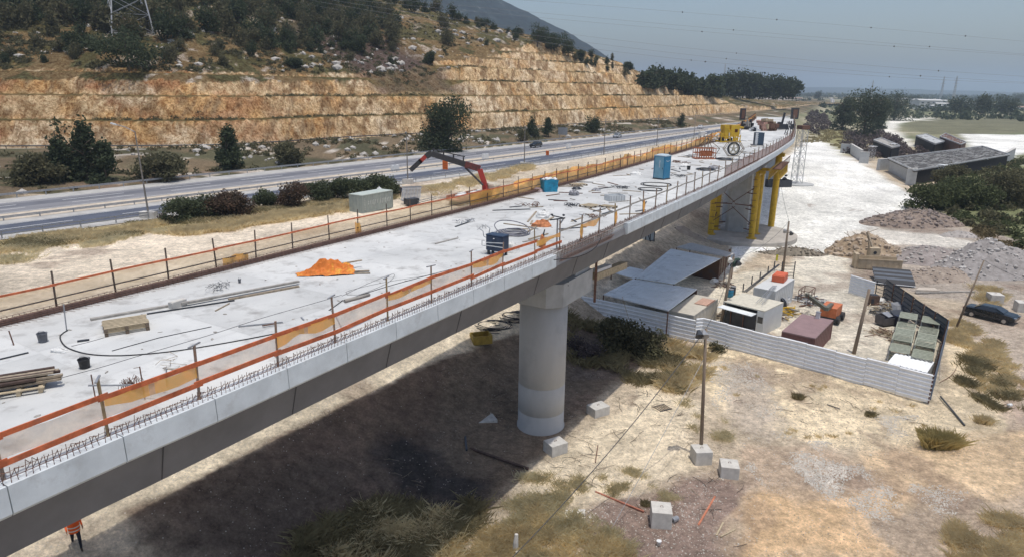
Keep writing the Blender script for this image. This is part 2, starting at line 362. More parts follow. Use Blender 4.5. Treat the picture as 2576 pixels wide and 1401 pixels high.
def ground_material():
    m=bpy.data.materials.new('soil'); m.use_nodes=True; nt=m.node_tree; N=nt.nodes; L=nt.links; b=N['Principled BSDF']
    b.inputs['Roughness'].default_value=.95; b.inputs['Specular IOR Level'].default_value=.15
    at=N.new('ShaderNodeAttribute'); at.attribute_name='Col'; tc=N.new('ShaderNodeTexCoord')
    n1=N.new('ShaderNodeTexNoise'); n1.inputs['Scale'].default_value=1.6; n1.inputs['Detail'].default_value=12; n1.inputs['Roughness'].default_value=.75; L.new(tc.outputs['Object'],n1.inputs['Vector'])
    mr=N.new('ShaderNodeMapRange'); mr.inputs[1].default_value=.3; mr.inputs[2].default_value=.7; mr.inputs[3].default_value=.48; mr.inputs[4].default_value=1.38; L.new(n1.outputs[0],mr.inputs[0])
    mx=N.new('ShaderNodeMix'); mx.data_type='RGBA'; mx.blend_type='MULTIPLY'; mx.inputs[0].default_value=1; L.new(at.outputs['Color'],mx.inputs[6]); L.new(mr.outputs[0],mx.inputs[7])
    for sc_,lo,hi,a_,b_ in ((6.5,.36,.62,.80,1.36),(.33,.35,.65,.90,1.16)):
        nn=N.new('ShaderNodeTexNoise'); nn.inputs['Scale'].default_value=sc_; nn.inputs['Detail'].default_value=8; nn.inputs['Roughness'].default_value=.8; L.new(tc.outputs['Object'],nn.inputs['Vector'])
        rr_=N.new('ShaderNodeMapRange'); rr_.inputs[1].default_value=lo; rr_.inputs[2].default_value=hi; rr_.inputs[3].default_value=a_; rr_.inputs[4].default_value=b_; L.new(nn.outputs[0],rr_.inputs[0])
        my=N.new('ShaderNodeMix'); my.data_type='RGBA'; my.blend_type='MULTIPLY'; my.inputs[0].default_value=1; L.new(mx.outputs[2],my.inputs[6]); L.new(rr_.outputs[0],my.inputs[7]); mx=my
    vo=N.new('ShaderNodeTexVoronoi'); vo.inputs['Scale'].default_value=9; L.new(tc.outputs['Object'],vo.inputs['Vector'])
    n2=N.new('ShaderNodeTexNoise'); n2.inputs['Scale'].default_value=.5; n2.inputs['Detail'].default_value=5; n2.inputs['Roughness'].default_value=.7; L.new(tc.outputs['Object'],n2.inputs['Vector'])
    # pebbles: voronoi cells whose random value is below the pebble density
    sp=N.new('ShaderNodeSeparateColor'); L.new(vo.outputs['Color'],sp.inputs[0])
    th=N.new('ShaderNodeMath'); th.operation='MULTIPLY'; L.new(at.outputs['Alpha'],th.inputs[0]); 
    r2=N.new('ShaderNodeMapRange'); r2.inputs[1].default_value=.42; r2.inputs[2].default_value=.62; r2.inputs[3].default_value=0; r2.inputs[4].default_value=.75; L.new(n2.outputs[0],r2.inputs[0]); L.new(r2.outputs[0],th.inputs[1])
    lt=N.new('ShaderNodeMath'); lt.operation='LESS_THAN'; L.new(sp.outputs[0],lt.inputs[0]); L.new(th.outputs[0],lt.inputs[1])
    ds=N.new('ShaderNodeMath'); ds.operation='LESS_THAN'; ds.inputs[1].default_value=.30; L.new(vo.outputs['Distance'],ds.inputs[0])
    mu=N.new('ShaderNodeMath'); mu.operation='MULTIPLY'; L.new(lt.outputs[0],mu.inputs[0]); L.new(ds.outputs[0],mu.inputs[1])
    m2=N.new('ShaderNodeMix'); m2.data_type='RGBA'; L.new(mu.outputs[0],m2.inputs[0]); L.new(mx.outputs[2],m2.inputs[6]); m2.inputs[7].default_value=(.56,.51,.45,1)
    L.new(m2.outputs[2],b.inputs['Base Color'])
    nb=N.new('ShaderNodeTexNoise'); nb.inputs['Scale'].default_value=4; nb.inputs['Detail'].default_value=10; nb.inputs['Roughness'].default_value=.7; L.new(tc.outputs['Object'],nb.inputs['Vector'])
    ad=N.new('ShaderNodeMath'); ad.operation='MULTIPLY_ADD'; ad.inputs[1].default_value=.3; L.new(mu.outputs[0],ad.inputs[0]); L.new(nb.outputs[0],ad.inputs[2])
    bp=N.new('ShaderNodeBump'); bp.inputs['Strength'].default_value=.9; bp.inputs['Distance'].default_value=.3; L.new(ad.outputs[0],bp.inputs['Height']); L.new(bp.outputs[0],b.inputs['Normal'])
    return m
M_ground=ground_material()
X=axis([(-9000,-1500,500),(-1500,-300,60),(-300,-70,6),(-70,-36,1.0),(-36,62,.33),(62,110,1.0),(110,460,5),(460,1500,40),(1500,14000,500)])
Y=axis([(-300,-60,20),(-60,14,2),(14,75,.33),(75,140,1.0),(140,560,4),(560,1500,30),(1500,16000,500)])
gx,gy=np.meshgrid(X,Y,indexing='ij'); fx,fy=gx.ravel(),gy.ravel()
gz=Hraw(fx,fy)
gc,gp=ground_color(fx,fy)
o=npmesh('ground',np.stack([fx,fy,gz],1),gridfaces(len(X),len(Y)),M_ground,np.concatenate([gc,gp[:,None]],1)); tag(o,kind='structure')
# ---------------------------------------------------------------- highway
def hpt(s,f,z):
    s2=float(s); a=HN.at(s2,0,z); 
    k=float(HF.inv(a.x,a.y,6)[0][0]); b=HF.at(k,0,z); return a.lerp(b,f)
HS=np.r_[np.arange(0,420,6),np.arange(420,1100,20),np.arange(1100,2380,80)]
HC=[hpt(s,0,0) for s in HS]; HD=[hpt(s,1,0) for s in HS]
def strip(name,f0,f1,z,m,s0=0,s1=1e9,dash=None,parts=None):
    b=MB() if parts is None else parts
    def pt(s,f):
        x=np.interp(s,HS,[p.x for p in HC]); y=np.interp(s,HS,[p.y for p in HC]); x2=np.interp(s,HS,[p.x for p in HD]); y2=np.interp(s,HS,[p.y for p in HD])
        return (x+(x2-x)*f,y+(y2-y)*f,z)
    if dash:
        s=s0
        while s<min(s1,900):
            b.add([pt(s,f0),pt(s+dash[0],f0),pt(s+dash[0],f1),pt(s,f1)],[(0,1,2,3)]); s+=dash[1]
    else:
        ss=[q for q in HS if s0<=q<=s1]
        for a,c in zip(ss[:-1],ss[1:]): b.add([pt(a,f0),pt(c,f0),pt(c,f1),pt(a,f1)],[(0,1,2,3)])
    if parts is None: return tag(b.build(name,m),kind='structure')
M_asph=mat('asphalt_dark',(.085,.097,.130),.8,n=.12,sc=.5,streak=(1,1,1),bump=.1,bs=30)
M_asph2=mat('asphalt_worn',(.21,.21,.225),.85,n=.1,sc=.35)
M_verge=mat('pale_road_verge',(.42,.41,.39),.9,n=.15,sc=.6)
M_median=mat('median_soil',(.52,.45,.36),.95,n=.2,sc=.8)
M_mark=mat('road_marking',(.72,.72,.70),.7,n=.1,sc=2)
strip('road_base',-.03,1.0,5.0,M_verge)
strip('road_lane',.06,.285,5.01,M_asph)
strip('road_lane',.54,.865,5.01,M_asph2)
strip('road_lane',.70,.80,5.018,mat('asphalt_mid',(.14,.145,.165),.85,n=.12,sc=.4))
strip('median_ground',.375,.545,5.014,M_median)
mk=MB(); strip('',.072,.077,5.026,None,parts=mk); strip('',.27,.275,5.026,None,parts=mk); strip('',.56,.565,5.026,None,parts=mk); strip('',.85,.855,5.026,None,parts=mk)
strip('',.17,.176,5.026,None,dash=(9,15),parts=mk); strip('',.655,.661,5.026,None,dash=(9,15),parts=mk); strip('',.757,.763,5.026,None,dash=(9,15),parts=mk)
tag(mk.build('road_marking',M_mark),kind='structure')
# guard rails: beam + posts
def guard(f,label,z=5.0,s0=60,s1=420,dbl=False,sp=4.0,cat='guard rail'):
    def pt(s,z):
        x=np.interp(s,HS,[p.x for p in HC]); y=np.interp(s,HS,[p.y for p in HC]); x2=np.interp(s,HS,[p.x for p in HD]); y2=np.interp(s,HS,[p.y for p in HD])
        return Vector((x+(x2-x)*f,y+(y2-y)*f,z))
    g=thing('guard_rail',label,cat,pt(s0,z),group='guard rails along the highway')
    b=MB(); ss=np.arange(s0,s1,4.0)
    for a,c in zip(ss[:-1],ss[1:]):
        for zz in ((.62,.78) if not dbl else (.45,.8)): b.beam(pt(a,z+zz),pt(c,z+zz),.06,.13)
    b.build('rail_beam',M_steel,g,True)
    k=0
    for s in np.arange(s0,s1,sp):
        if k>=100: break
        MB().beam(pt(s,z-.2),pt(s,z+.85),.1,.12).build('post',M_steel,g,True); k+=1
    return g
S_L=float(HN.inv(-57,73.5)[0][0])-60
guard(-.012,'two-rail steel guard rail along the near edge of the highway, beside the lamps',s0=S_L,s1=S_L+330,dbl=True)
guard(.99,'steel guard rail along the far edge of the highway, under the scrub bank',s0=S_L,s1=S_L+330)
guard(.372,'low guard rail in the middle of the highway between the two carriageways',s0=S_L,s1=S_L+330,z=4.75)
# ---------------------------------------------------------------- hill with the stepped rock cutting
KX=[(-420,60),(-118,155),(-73,167),(-49,197),(-16,235),(12,272),(38,308),(62,342),(92,380),(160,490),(239,620),(375,861),(600,1200)]
KA=[float(CB.inv(a,b)[0][0]) for a,b in KX]
#        P     S    bmax  gully
KP=[(15.5,.40,260),(15.5,.37,260),(15.5,.37,260),(16,.38,240),(16,.40,220),(19.5,.38,200),(24.5,.36,160),(25,.345,115),(21.5,.34,110),(11,.28,130),(8,.15,110),(7,.06,60),(3,.0,60)]
CA=[float(CB.inv(a,b)[0][0]) for a,b in ((-30,216),(-8,246))]
def cutz(b):
    return np.interp(b,[-3,0,3.1,7.9,11.0,15.9,18.9,23.6,26.6,31.0,33.8,38,40.8,44.5,46.8,200],[7,7,13,13.15,18.6,18.75,24,24.2,29.4,29.55,34.0,34.1,37.6,37.7,40.0,240])
def hillz(a,b,x,y,fine=True):
    P=np.interp(a,KA,[k[0] for k in KP]); S=np.interp(a,KA,[k[1] for k in KP]); bm=np.interp(a,KA,[k[2] for k in KP])
    q=np.maximum(b,0)/bm; bb=bm*(1-np.exp(-(q**2.2)))**(1/2.2)
    N=P+S*bb+(fbm(x,y,26,4,90)-.5)*5*sst(5,40,b)*sst(0,.3,S)+(fbm(x,y,4,3,91)-.5)*1.4
    N=N-sst(220,420,b)*(N-0)
    C=cutz(b)
    g=sst(CA[0]-8,CA[0]+6,a)*(1-sst(CA[1]-6,CA[1]+10,a))   # uncut spur
    Cg=np.interp(b,[-3,0,3.6,7.5,11,15.2,80,200],[7,7,13,13.2,18.6,18.9,62,240])
    C=C*(1-g)+Cg*g
    rough=((fbm(a*1.0,b*2+x*0,5,4,70)-.5)*2.2+(fbm(a+b*.9,b*.15,1.6,3,71)-.5)*1.5)
    face=np.gradient(C,axis=1)/np.maximum(np.gradient(b,axis=1),1e-3) if C.ndim==2 else 0
    fm=sst(.4,1.0,face)
    z=np.minimum(C+rough*fm*.55,N); cut=(C<N)
    return z,cut,fm*cut,g
aa=np.r_[np.arange(0,CB.inv(-150,150)[0][0],4.0),np.arange(CB.inv(-150,150)[0][0],CB.inv(130,440)[0][0],.8),np.arange(CB.inv(130,440)[0][0],CB.L,6)]
bb=np.r_[np.arange(-3,50,.62),np.arange(50,130,2.0),np.arange(130,440,8)]
A,B=np.meshgrid(aa,bb,indexing='ij')
# offset direction: smoothed normals so that the rows do not cross
tx=np.interp(aa,CB.t,CB.T[:,0]); ty=np.interp(aa,CB.t,CB.T[:,1])
px=np.interp(aa,CB.t,CB.P[:,0]); py=np.interp(aa,CB.t,CB.P[:,1])
def smooth_dir(v,a,w):
    return np.array([np.average(np.interp(np.linspace(q-w,q+w,21),a,v)) for q in a])
sx=smooth_dir(tx,aa,60); sy=smooth_dir(ty,aa,60); l=np.hypot(sx,sy); sx/=l; sy/=l
def hxy(A_,B_,ia):
    return px[ia][:,None]-sy[ia][:,None]*B_, py[ia][:,None]+sx[ia][:,None]*B_
HX,HY=hxy(A,B,np.arange(len(aa)))
shift=(fbm(HX,HY,22,2,99)-.5)*2.5
g1=fbm(A,B*.22,5.5,3,140); g2=1-abs(2*fbm(A+B*.75,B*.12,2.6,3,141)-1); g3=fbm(A,B*.4,1.5,2,142)
crag=((g1-.5)*3.0+(g2-.72)*2.6+(g3-.5)*1.1)
wB=np.minimum(sst(.4,2.5,B),1-sst(48,60,B))
HZ,CUT,FM,GU=hillz(A,np.maximum(B+shift*sst(3,8,B)+crag*wB*.62,-3),HX,HY)
k1=fbm(A,HZ*1.6,9,4,101); k2=fbm(A-HZ*.9,HZ*.45+A*.1,2.0,4,102); k3=fbm(A+HZ*1.1,HZ*.2,3.4,3,103)
cream=np.array((.82,.665,.44)); ochre=np.array((.74,.50,.25)); rustc=np.array((.56,.30,.17)); white=np.array((.92,.84,.68))
ta=sst(.50,.70,k1+.10*sst(-float(CA[0]),-float(CA[0])+120,-A))[...,None]; face=cream*(1-ta)+ochre*ta
tl=(sst(-float(CA[0]),-float(CA[0])+90,-A)*sst(.5,.66,fbm(A,HZ*2,7,3,104))*.8)[...,None]; face=face*(1-tl)+rustc*tl
tw=(sst(.52,.68,fbm(A,HZ*1.3,12,3,105))*.7)[...,None]; face=face*(1-tw)+white*tw
tr=(sst(.54,.66,k2)*.85)[...,None]; face=face*(1-tr)+np.array((.36,.26,.16))*tr
tr=(sst(.60,.72,k3)*.6)[...,None]; face=face*(1-tr)+np.array((.36,.25,.13))*tr
bench=np.where((fbm(A,B,3,3,106)>.5)[...,None],(.13,.12,.055),(.21,.17,.08))
kn=fbm(HX,HY,10,4,107); nat=np.where((kn>.52)[...,None],(.23,.18,.10),(.12,.12,.06)); nat=nat*(1+.5*(fbm(HX,HY,2.5,3,108)-.5))[...,None]
rk=.8*sst(.66,.72,fbm(HX,HY,3.2,3,109))*sst(.45,.62,fbm(HX,HY,30,3,110)+.16*sst(CA[0]-60,CA[1],A)); nat=nat*(1-rk[...,None])+np.array((.55,.53,.50))*rk[...,None]
gl=(GU*sst(14,18,B)*(1-sst(60,80,B)))[...,None]; nat=nat*(1-gl)+np.array((.135,.11,.105))*gl
gcut=(GU*sst(14.5,17,B))[...,None]; fcol=face*(1-gcut)+np.where((k1>.5)[...,None],(.23,.18,.17),(.15,.13,.12))*gcut
c=np.where(CUT[...,None],bench*(1-FM[...,None])+fcol*FM[...,None],nat)
pth=((B<0.3))[...,None]; c=np.where(pth,(.50,.43,.32),c)
def hill_material():
    m=bpy.data.materials.new('rocky_hillside'); m.use_nodes=True; N=m.node_tree.nodes; L=m.node_tree.links; b=N['Principled BSDF']; b.inputs['Roughness'].default_value=.95; b.inputs['Specular IOR Level'].default_value=.1
    at=N.new('ShaderNodeAttribute'); at.attribute_name='Col'; tc=N.new('ShaderNodeTexCoord'); prev=at.outputs['Color']
    def layer(sc,ro,lo,hi,v0,v1,scale=(1,1,1),rot=(0,0,0),dist=0):
        nonlocal prev
        mp=N.new('ShaderNodeMapping'); mp.inputs['Scale'].default_value=scale; mp.inputs['Rotation'].default_value=rot; L.new(tc.outputs['Object'],mp.inputs[0])
        n=N.new('ShaderNodeTexNoise'); n.inputs['Scale'].default_value=sc; n.inputs['Detail'].default_value=12; n.inputs['Roughness'].default_value=ro; n.inputs['Distortion'].default_value=dist; L.new(mp.outputs[0],n.inputs['Vector'])
        r=N.new('ShaderNodeValToRGB'); r.color_ramp.elements[0].position=lo; r.color_ramp.elements[1].position=hi; r.color_ramp.elements[0].color=(*v0,1); r.color_ramp.elements[1].color=(*v1,1); L.new(n.outputs[0],r.inputs[0])
        x=N.new('ShaderNodeMix'); x.data_type='RGBA'; x.blend_type='MULTIPLY'; x.inputs[0].default_value=1; L.new(prev,x.inputs[6]); L.new(r.outputs[0],x.inputs[7]); prev=x.outputs[2]; return n
    n1=layer(.55,.82,.40,.60,(.66,.54,.42),(1.22,1.2,1.15)); layer(1.9,.7,.42,.52,(.62,.52,.44),(1.05,1.05,1.05)); layer(.9,.7,.40,.50,(.66,.55,.46),(1.05,1.05,1.05),(1,1,.22),(.5,.3,0),.6)
    L.new(prev,b.inputs['Base Color']); bp=N.new('ShaderNodeBump'); bp.inputs['Strength'].default_value=1; bp.inputs['Distance'].default_value=1.1; L.new(n1.outputs[0],bp.inputs['Height']); L.new(bp.outputs[0],b.inputs['Normal']); return m
M_hill=hill_material()
o=npmesh('hill',np.stack([HX.ravel(),HY.ravel(),HZ.ravel()],1),gridfaces(len(aa),len(bb)),M_hill,c.reshape(-1,3),smooth=False); tag(o,kind='structure')
def hill_at(a,b):
    i=int(np.clip(np.searchsorted(aa,a),1,len(aa)-2)); j=int(np.clip(np.searchsorted(bb,b),0,len(bb)-2)); return Vector((HX[i,j],HY[i,j],HZ[i,j])),bool(CUT[i,j])
from mathutils.bvhtree import BVHTree
def hill_ray(px_,py_):
    d=Vector(ray(px_,py_)).normalized(); h=HB.ray_cast(Vector((0,0,CAMH)),d); return h[0]
HB=BVHTree.FromPolygons([tuple(v) for v in np.stack([HX.ravel(),HY.ravel(),HZ.ravel()],1)],[tuple(int(q) for q in f) for f in gridfaces(len(aa),len(bb))])
# ---------------------------------------------------------------- far mountain
mz=[(-40,.26),(-20,.21),(-5.7,.155),(-1.5,.118),(.87,.100),(4.07,.0755),(5.8,.059),(7.3,.043),(8.9,.028),(11,.012),(13.5,-.002),(17,-.012)]
az=np.linspace(-40,17,240); dist=np.array([1500,1750,2000,2250,2500,2650,3200,4000.])
V=[];hh=[0,.25,.55,.8,1.0,.99,.6,0]
e=np.interp(az,[q[0] for q in mz],[q[1] for q in mz])
for i,t in enumerate(az):
    for j,(d_,f_) in enumerate(zip(dist,hh)):
        top=CAMH+e[i]*2500; zz=-2+(top+2)*f_
        zz+= (float(fbm(t*40,d_/12,20,4,120))-.5)*40*f_*(1 if j not in(4,) else .25)*min(1,max(0,(top+2)/80))
        V.append((math.sin(RAD(t))*d_,math.cos(RAD(t))*d_,zz))
V=np.array(V); kk=fbm(V[:,0],V[:,1],60,4,121)
cm=np.tile((.030,.045,.045),(len(V),1))
M_mtn=mat('mountain_scrub',(.9,.9,.9),.95,n=.6,sc=.03,attr='Col',spec=.1,dirt=((.26,.25,.22),.03,.62,.72))
o=npmesh('mountain',V,gridfaces(len(az),len(dist)),M_mtn,cm); tag(o,kind='structure')
# low ridges on the horizon
V=[];xs=np.linspace(-2000,16000,160)
for i,x in enumerate(xs):
    for d_,f_ in ((7000,0),(8200,1),(9500,0)):
        V.append((x,d_*(1-.02*math.sin(i)),-4+f_*(20+60*float(fbm(x,3,1800,3,130)))))
o=npmesh('far_ridge',np.array(V),gridfaces(160,3),M_mtn,np.tile((.06,.08,.06),(480,1))); tag(o,kind='structure')
# ================================================================ BRIDGE
bridge=thing('bridge','long unfinished concrete bridge with a pale deck curving away on round and square piers','bridge',BR.at(S0,5.8,0))
WD=11.45
ss=np.arange(0,SEND+.1,1.5)
M_deck=mat('deck_screed',(.66,.655,.63),.85,n=.02,sc=.22,c2=(.47,.475,.47),bump=.15,bs=9,dirt=((.30,.29,.28),1.3,.55,.78))
b=MB()
sec=[(0.32,ZD),(WD-.3,ZD),(WD-.3,ZD-.25),(.32,ZD-.25)]
def loft(b,sec,ss,close=True,cap=True):
    o=len(b.v); n=len(sec)
    for s in ss:
        for (q,z) in sec: b.v.append(tuple(BR.at(s,q,z)))
    for i in range(len(ss)-1):
        for k in range(n):
            k2=(k+1)%n; b.f.append((o+i*n+k,o+(i+1)*n+k,o+(i+1)*n+k2,o+i*n+k2))
    if cap: b.f.append(tuple(o+k for k in range(n))); b.f.append(tuple(o+(len(ss)-1)*n+k for k in range(n))[::-1])
b=MB(); loft(b,sec,ss); b.build('deck',M_deck,bridge,True)
V=[];Fc=[];Cc=[];s=0.0
while s<SEND-.5:
    L=R.choice([4.8,6,7.2]); e=min(s+L,SEND); cuts=[.34,R.uniform(3.2,4.6),R.uniform(7,8.2),WD-.32]
    for a,c in zip(cuts[:-1],cuts[1:]):
        t=R.uniform(.80,1.0); n_=max(2,int((e-s)/1.5)); o0=len(V)
        for i in range(n_+1):
            q=s+.006+(e-s-.012)*i/n_; V+=[tuple(BR.at(q,a+.006,ZD+.004)),tuple(BR.at(q,c-.006,ZD+.004))]; Cc+=[(t,t*1.0,t*1.0)]*2
        for i in range(n_): Fc.append((o0+2*i,o0+2*i+2,o0+2*i+3,o0+2*i+1))
    s=e
M_slab=mat('screed_slab',(.64,.645,.63),.85,n=.02,sc=.35,c2=(.50,.51,.505),attr='Col',bump=.15,bs=9,dirt=((.30,.295,.285),1.1,.52,.72))
o=npmesh('screed_slabs',V,Fc,M_slab,np.array(Cc),smooth=False); o.parent=bridge; o.matrix_parent_inverse=Matrix.Translation(-bridge.location)
b=MB(); loft(b,[(.2,ZD-.255),(WD-.2,ZD-.255),(WD-.05,ZD-.55),(WD-2.0,ZD-1.15),(WD-2.4,ZD-3.0),(2.4,ZD-3.0),(1.9,ZD-1.15),(.12,ZD-.62)],ss); b.build('box_girder',mat('girder_concrete',(.20,.20,.21),.85,n=.1,sc=.8,dirt=((.14,.14,.14),.4,.55,.85)),bridge,True)  # girder colour lowered to carry the shade below the deck
s=S0-20; M_joint=mat('joint_grey',(.10,.10,.105),.9,n=.1)  # dark grey lines over the formwork joints
while s<S0+110:
    MB().beam(BR.at(s,1.88,ZD-1.2),BR.at(s,2.385,ZD-2.98),.022,.02).build('form_joint',M_joint,bridge,True); s+=R.choice([4.9,7.35])
# precast edge panels on the right, a gap where only the bars stand
gap0=float(BR.inv(*GD(1430,640)[:2])[0][0]); gap1=float(BR.inv(*GD(1558,583)[:2])[0][0])
M_edge=mat('precast_edge_concrete',(.60,.65,.68),.8,n=.10,sc=1.1,dirt=((.42,.44,.45),1.3,.52,.75))
s=S0-22; k=0
while s<SEND-60:
    L=2.45 if s<90 else 4.9
    e=s+L-.025
    if not (s<gap1 and e>gap0):
        q=MB(); loft(q,[(0,ZD+.06),(.30,ZD+.06),(.30,ZD-.30),(.14,ZD-.66),(.05,ZD-.66),(-.02,ZD-.58)],np.linspace(s,e,4)); q.build('edge_panel',M_edge,bridge,True); k+=1
    s+=L
q=MB(); loft(q,[(0,ZD+.02),(.31,ZD+.02),(.31,ZD-.5),(.05,ZD-.5)],np.arange(s,SEND,2)); q.build('edge_formwork',M_woodgrey,bridge,True)
# starter bars: right parapet and left parapet cage
q=MB(); s=S0-6
while s<SEND-20:
    st=.14 if s<S0+40 else (.3 if s<S0+80 else .9); r=.009 if s<S0+40 else .013
    j=R.uniform(-.06,.06); o1=.08; o2=.30
    a,c=BR.at(s,o1,ZD+.05),BR.at(s+j,o1+.03,ZD+.38+j); d,e=BR.at(s+.07,o2,ZD+.05),BR.at(s+.10+j,o1+.05,ZD+.33)
    q.tube(a,c,r,3,cap=False); q.tube(d,e,r,3,cap=False)
    if R.random()<.5: q.tube(c,BR.at(s+.18,o1+.12,ZD+.24),r,3,cap=False)
    s+=st
for zz,oo in ((.2,.06),(.3,.12)):
    q.path([BR.at(t,oo,ZD+zz+R.uniform(-.012,.012)) for t in np.arange(S0-6,SEND-20,1.2)],.007,3,False)
q.build('parapet_bars',M_rust,bridge,True)
q=MB(); s=gap0
while s<gap1:   # full height bars in the panel gap
    for oo in (.02,.2): q.tube(BR.at(s,oo+.1,ZD-.5),BR.at(s+R.uniform(-.04,.04),oo,ZD+.3),.01,3,cap=False)
    q.tube(BR.at(s,.12,ZD-.45),BR.at(s+.1,-.06,ZD-.2),.01,3,cap=False); s+=.16
for zz in (-.4,-.2,0,.2): q.path([BR.at(t,.0,ZD+zz) for t in np.linspace(gap0,gap1,12)],.01,3,False)
q.build('gap_bars',M_rust,bridge,True)
q=MB(); s=S0-8
while s<SEND-10:
    st=.22 if s<S0+50 else .7; r=.008 if s<S0+50 else .014
    for oo in (WD-.42,WD-.12): q.tube(BR.at(s,oo,ZD),BR.at(s+R.uniform(-.03,.03),oo,ZD+.27),r,3,cap=False)
    q.tube(BR.at(s,WD-.42,ZD+.02),BR.at(s+.1,WD-.72+R.uniform(-.08,.08),ZD+.03),r,3,cap=False)
    q.tube(BR.at(s,WD-.42,ZD+.25),BR.at(s,WD-.12,ZD+.25),r,3,cap=False); s+=st
for zz in (.1,.18,.26):
    for oo in (WD-.42,WD-.12): q.path([BR.at(t,oo,ZD+zz) for t in np.arange(S0-8,SEND-10,1.5)],.009,3,False)
q.build('parapet_cage',M_rust,bridge,True)
q=MB(); loft(q,[(WD-.34,ZD-.02),(WD-.34,ZD+.20),(WD-.20,ZD+.20),(WD-.20,ZD-.02)],np.arange(S0-8,SEND-8,2)); q.build('left_kerb_form',mat('brown_form_board',(.13,.085,.075),.9,n=.25,sc=2),bridge,True)
q=MB(); loft(q,[(WD-.02,ZD-.02),(WD+.04,ZD-.02),(WD+.04,ZD-.7),(WD-.02,ZD-.7)],np.arange(S0-8,SEND-8,2)); q.build('left_edge_panel',M_edge,bridge,True)
# pier 1
sp=float(BR.inv(2.08,41.44)[0][0]); op=float(BR.inv(2.08,41.44)[1][0])
def pier(s,o,r,label=None):
    c=BR.at(s,o,0); a=BR.ang(s)
    p=MB(); p.lathe((c.x,c.y,-.3),[(r+.06,0),(r+.06,.45),(r,.5),(r,1.55),(r-.012,1.56),(r-.012,1.62),(r,1.63),(r,3.5),(r-.012,3.51),(r-.012,3.57),(r,3.58),(r,9.7)],40); 
    o_=p.build('pier_column',mat('pier_concrete',(.47,.465,.45),.85,n=.08,sc=.5,streak=(1,1,.3),dirt=((.33,.33,.33),.5,.52,.85),bump=.06,bs=6),bridge,True,smooth=False)
    o_.data.polygons.foreach_set('use_smooth',[len(f.vertices)==4 for f in o_.data.polygons])
    ob=p
    return c
pier(sp,op,1.55)
def rbox(b,s0,s1,o0,o1,z0,z1,ch=.5):
    P=[(s0+ch,o0),(s1,o0),(s1,o1),(s0+ch,o1),(s0,o1-ch),(s0,o0+ch)]
    lo=[BR.at(s,o,z0) for s,o in P]; hi=[BR.at(s,o,z1) for s,o in P]; n=len(P)
    b.add(lo+hi,[tuple(range(n))[::-1],tuple(range(n,2*n))]+[(i,(i+1)%n,n+(i+1)%n,n+i) for i in range(n)])
q=MB(); rbox(q,sp-1.6,sp+3.6,op-1.75,op+1.75,8.9,ZD-3.4,.8); q.build('pier_cap',M_conc,bridge,True)
for dx in (-.12,.12): MB().rock(BR.at(sp-.2,op-1.76,10.3+dx),.05).build('tie_hole',M_dark,bridge,True)
q=MB(); rbox(q,sp+1.2,sp+3.4,op-1.6,op-.3,ZD-3.39,ZD-3.0,.01); rbox(q,sp-1.2,sp+.9,op-1.3,op+1.4,ZD-3.39,ZD-3.0,.01); q.build('bearing_block',M_conc,bridge,True)
# pier 2, square and wide, inside the yellow towers
p2=G(1862,603,0); s2,o2=[float(v[0]) for v in BR.inv(p2.x,p2.y)]
s2+=3; o2=5.6
q=MB(); rbox(q,s2-.6,s2+2.2,3.9,7.1,.6,ZD-3.0,.5); q.build('pier_column',M_conc,bridge,True)
q=MB(); cf=BR.at(s2,o2-.6,0); q.lathe((cf.x,cf.y,-.4),[(8.6,0),(8.6,1.0),(8.2,1.05)],40); q.build('pier_footing',mat('dusty_footing',(.42,.39,.35),.95,n=.15,sc=.8),bridge,True)
for sx_ in (110,175):
    q=MB(); rbox(q,S0+sx_,S0+sx_+3,3,9,-.2,ZD-2.5,.5); q.build('pier_column',M_conc,bridge,True)
# yellow towers
def tower(s,o,label,d=1):
    c=BR.at(s,o,.64); t=thing('support_tower',label,'support tower',c,BR.ang(s),'yellow steel support towers under the bridge')
    H=ZD-3.0-.65-.9
    for x in (-2.0,2.0):
        MB().lathe((x,0,.12),[(.44,0),(.44,H*.5),(.48,H*.5+.01),(.48,H*.5+.14),(.44,H*.5+.15),(.44,H-.12)],18).lathe((x,0,0),[(.75,0),(.75,.12)],18).build('steel_pipe_leg',M_yellow,t,smooth=False)
    q=MB()
    for z0 in (1.2,4.2,6.6):
        q.beam((-2.0,0,z0),(2.0,0,z0+1.8),.12,.12)
        for x in (-2.0,2.0): q.beam((x,0,z0),(x+.5,d*1.3,z0+.1),.13,.13)
    q.beam((-2.3,0,2.0),(-2.3,d*3.2,4.6),.1,.1).beam((-2.3,0,7.8),(-2.3,d*3.2,5.2),.1,.1).beam((-2.3,0,4.9),(-2.3,d*2.8,5.0),.14,.14)
    for i in range(9): q.box((-2.6,d*.2,.8+i*1.0),(.08,.7,.06))
    q.build('cross_brace',M_rust,t)
    q=MB(); q.box((0,0,H+.22),(5.2,.5,.44)); 
    for x in (-2,2): q.box((x,d*.2,H+.66),(.4,2.4,.42))
    q.build('header_beam',M_yellow,t); return t
tower(145.9,2.5,'yellow steel support tower of two thick pipes at the right of the second pier')
tower(145.9,8.5,'yellow steel support tower at the left of the second pier, mostly in shade',-1)
t=thing('support_tower','yellow high post standing past the platform at the right deck edge','support tower',BR.at(s2+7,1.0,0),BR.ang(s2),'yellow steel support towers under the bridge')
MB().tube((0,0,0),(0,0,ZD-.3),.5,16).build('steel_pipe_leg',M_yellow,t); MB().box((0,0,ZD-1.6),(1.6,1.6,.5)).build('header_beam',M_yellow,t)
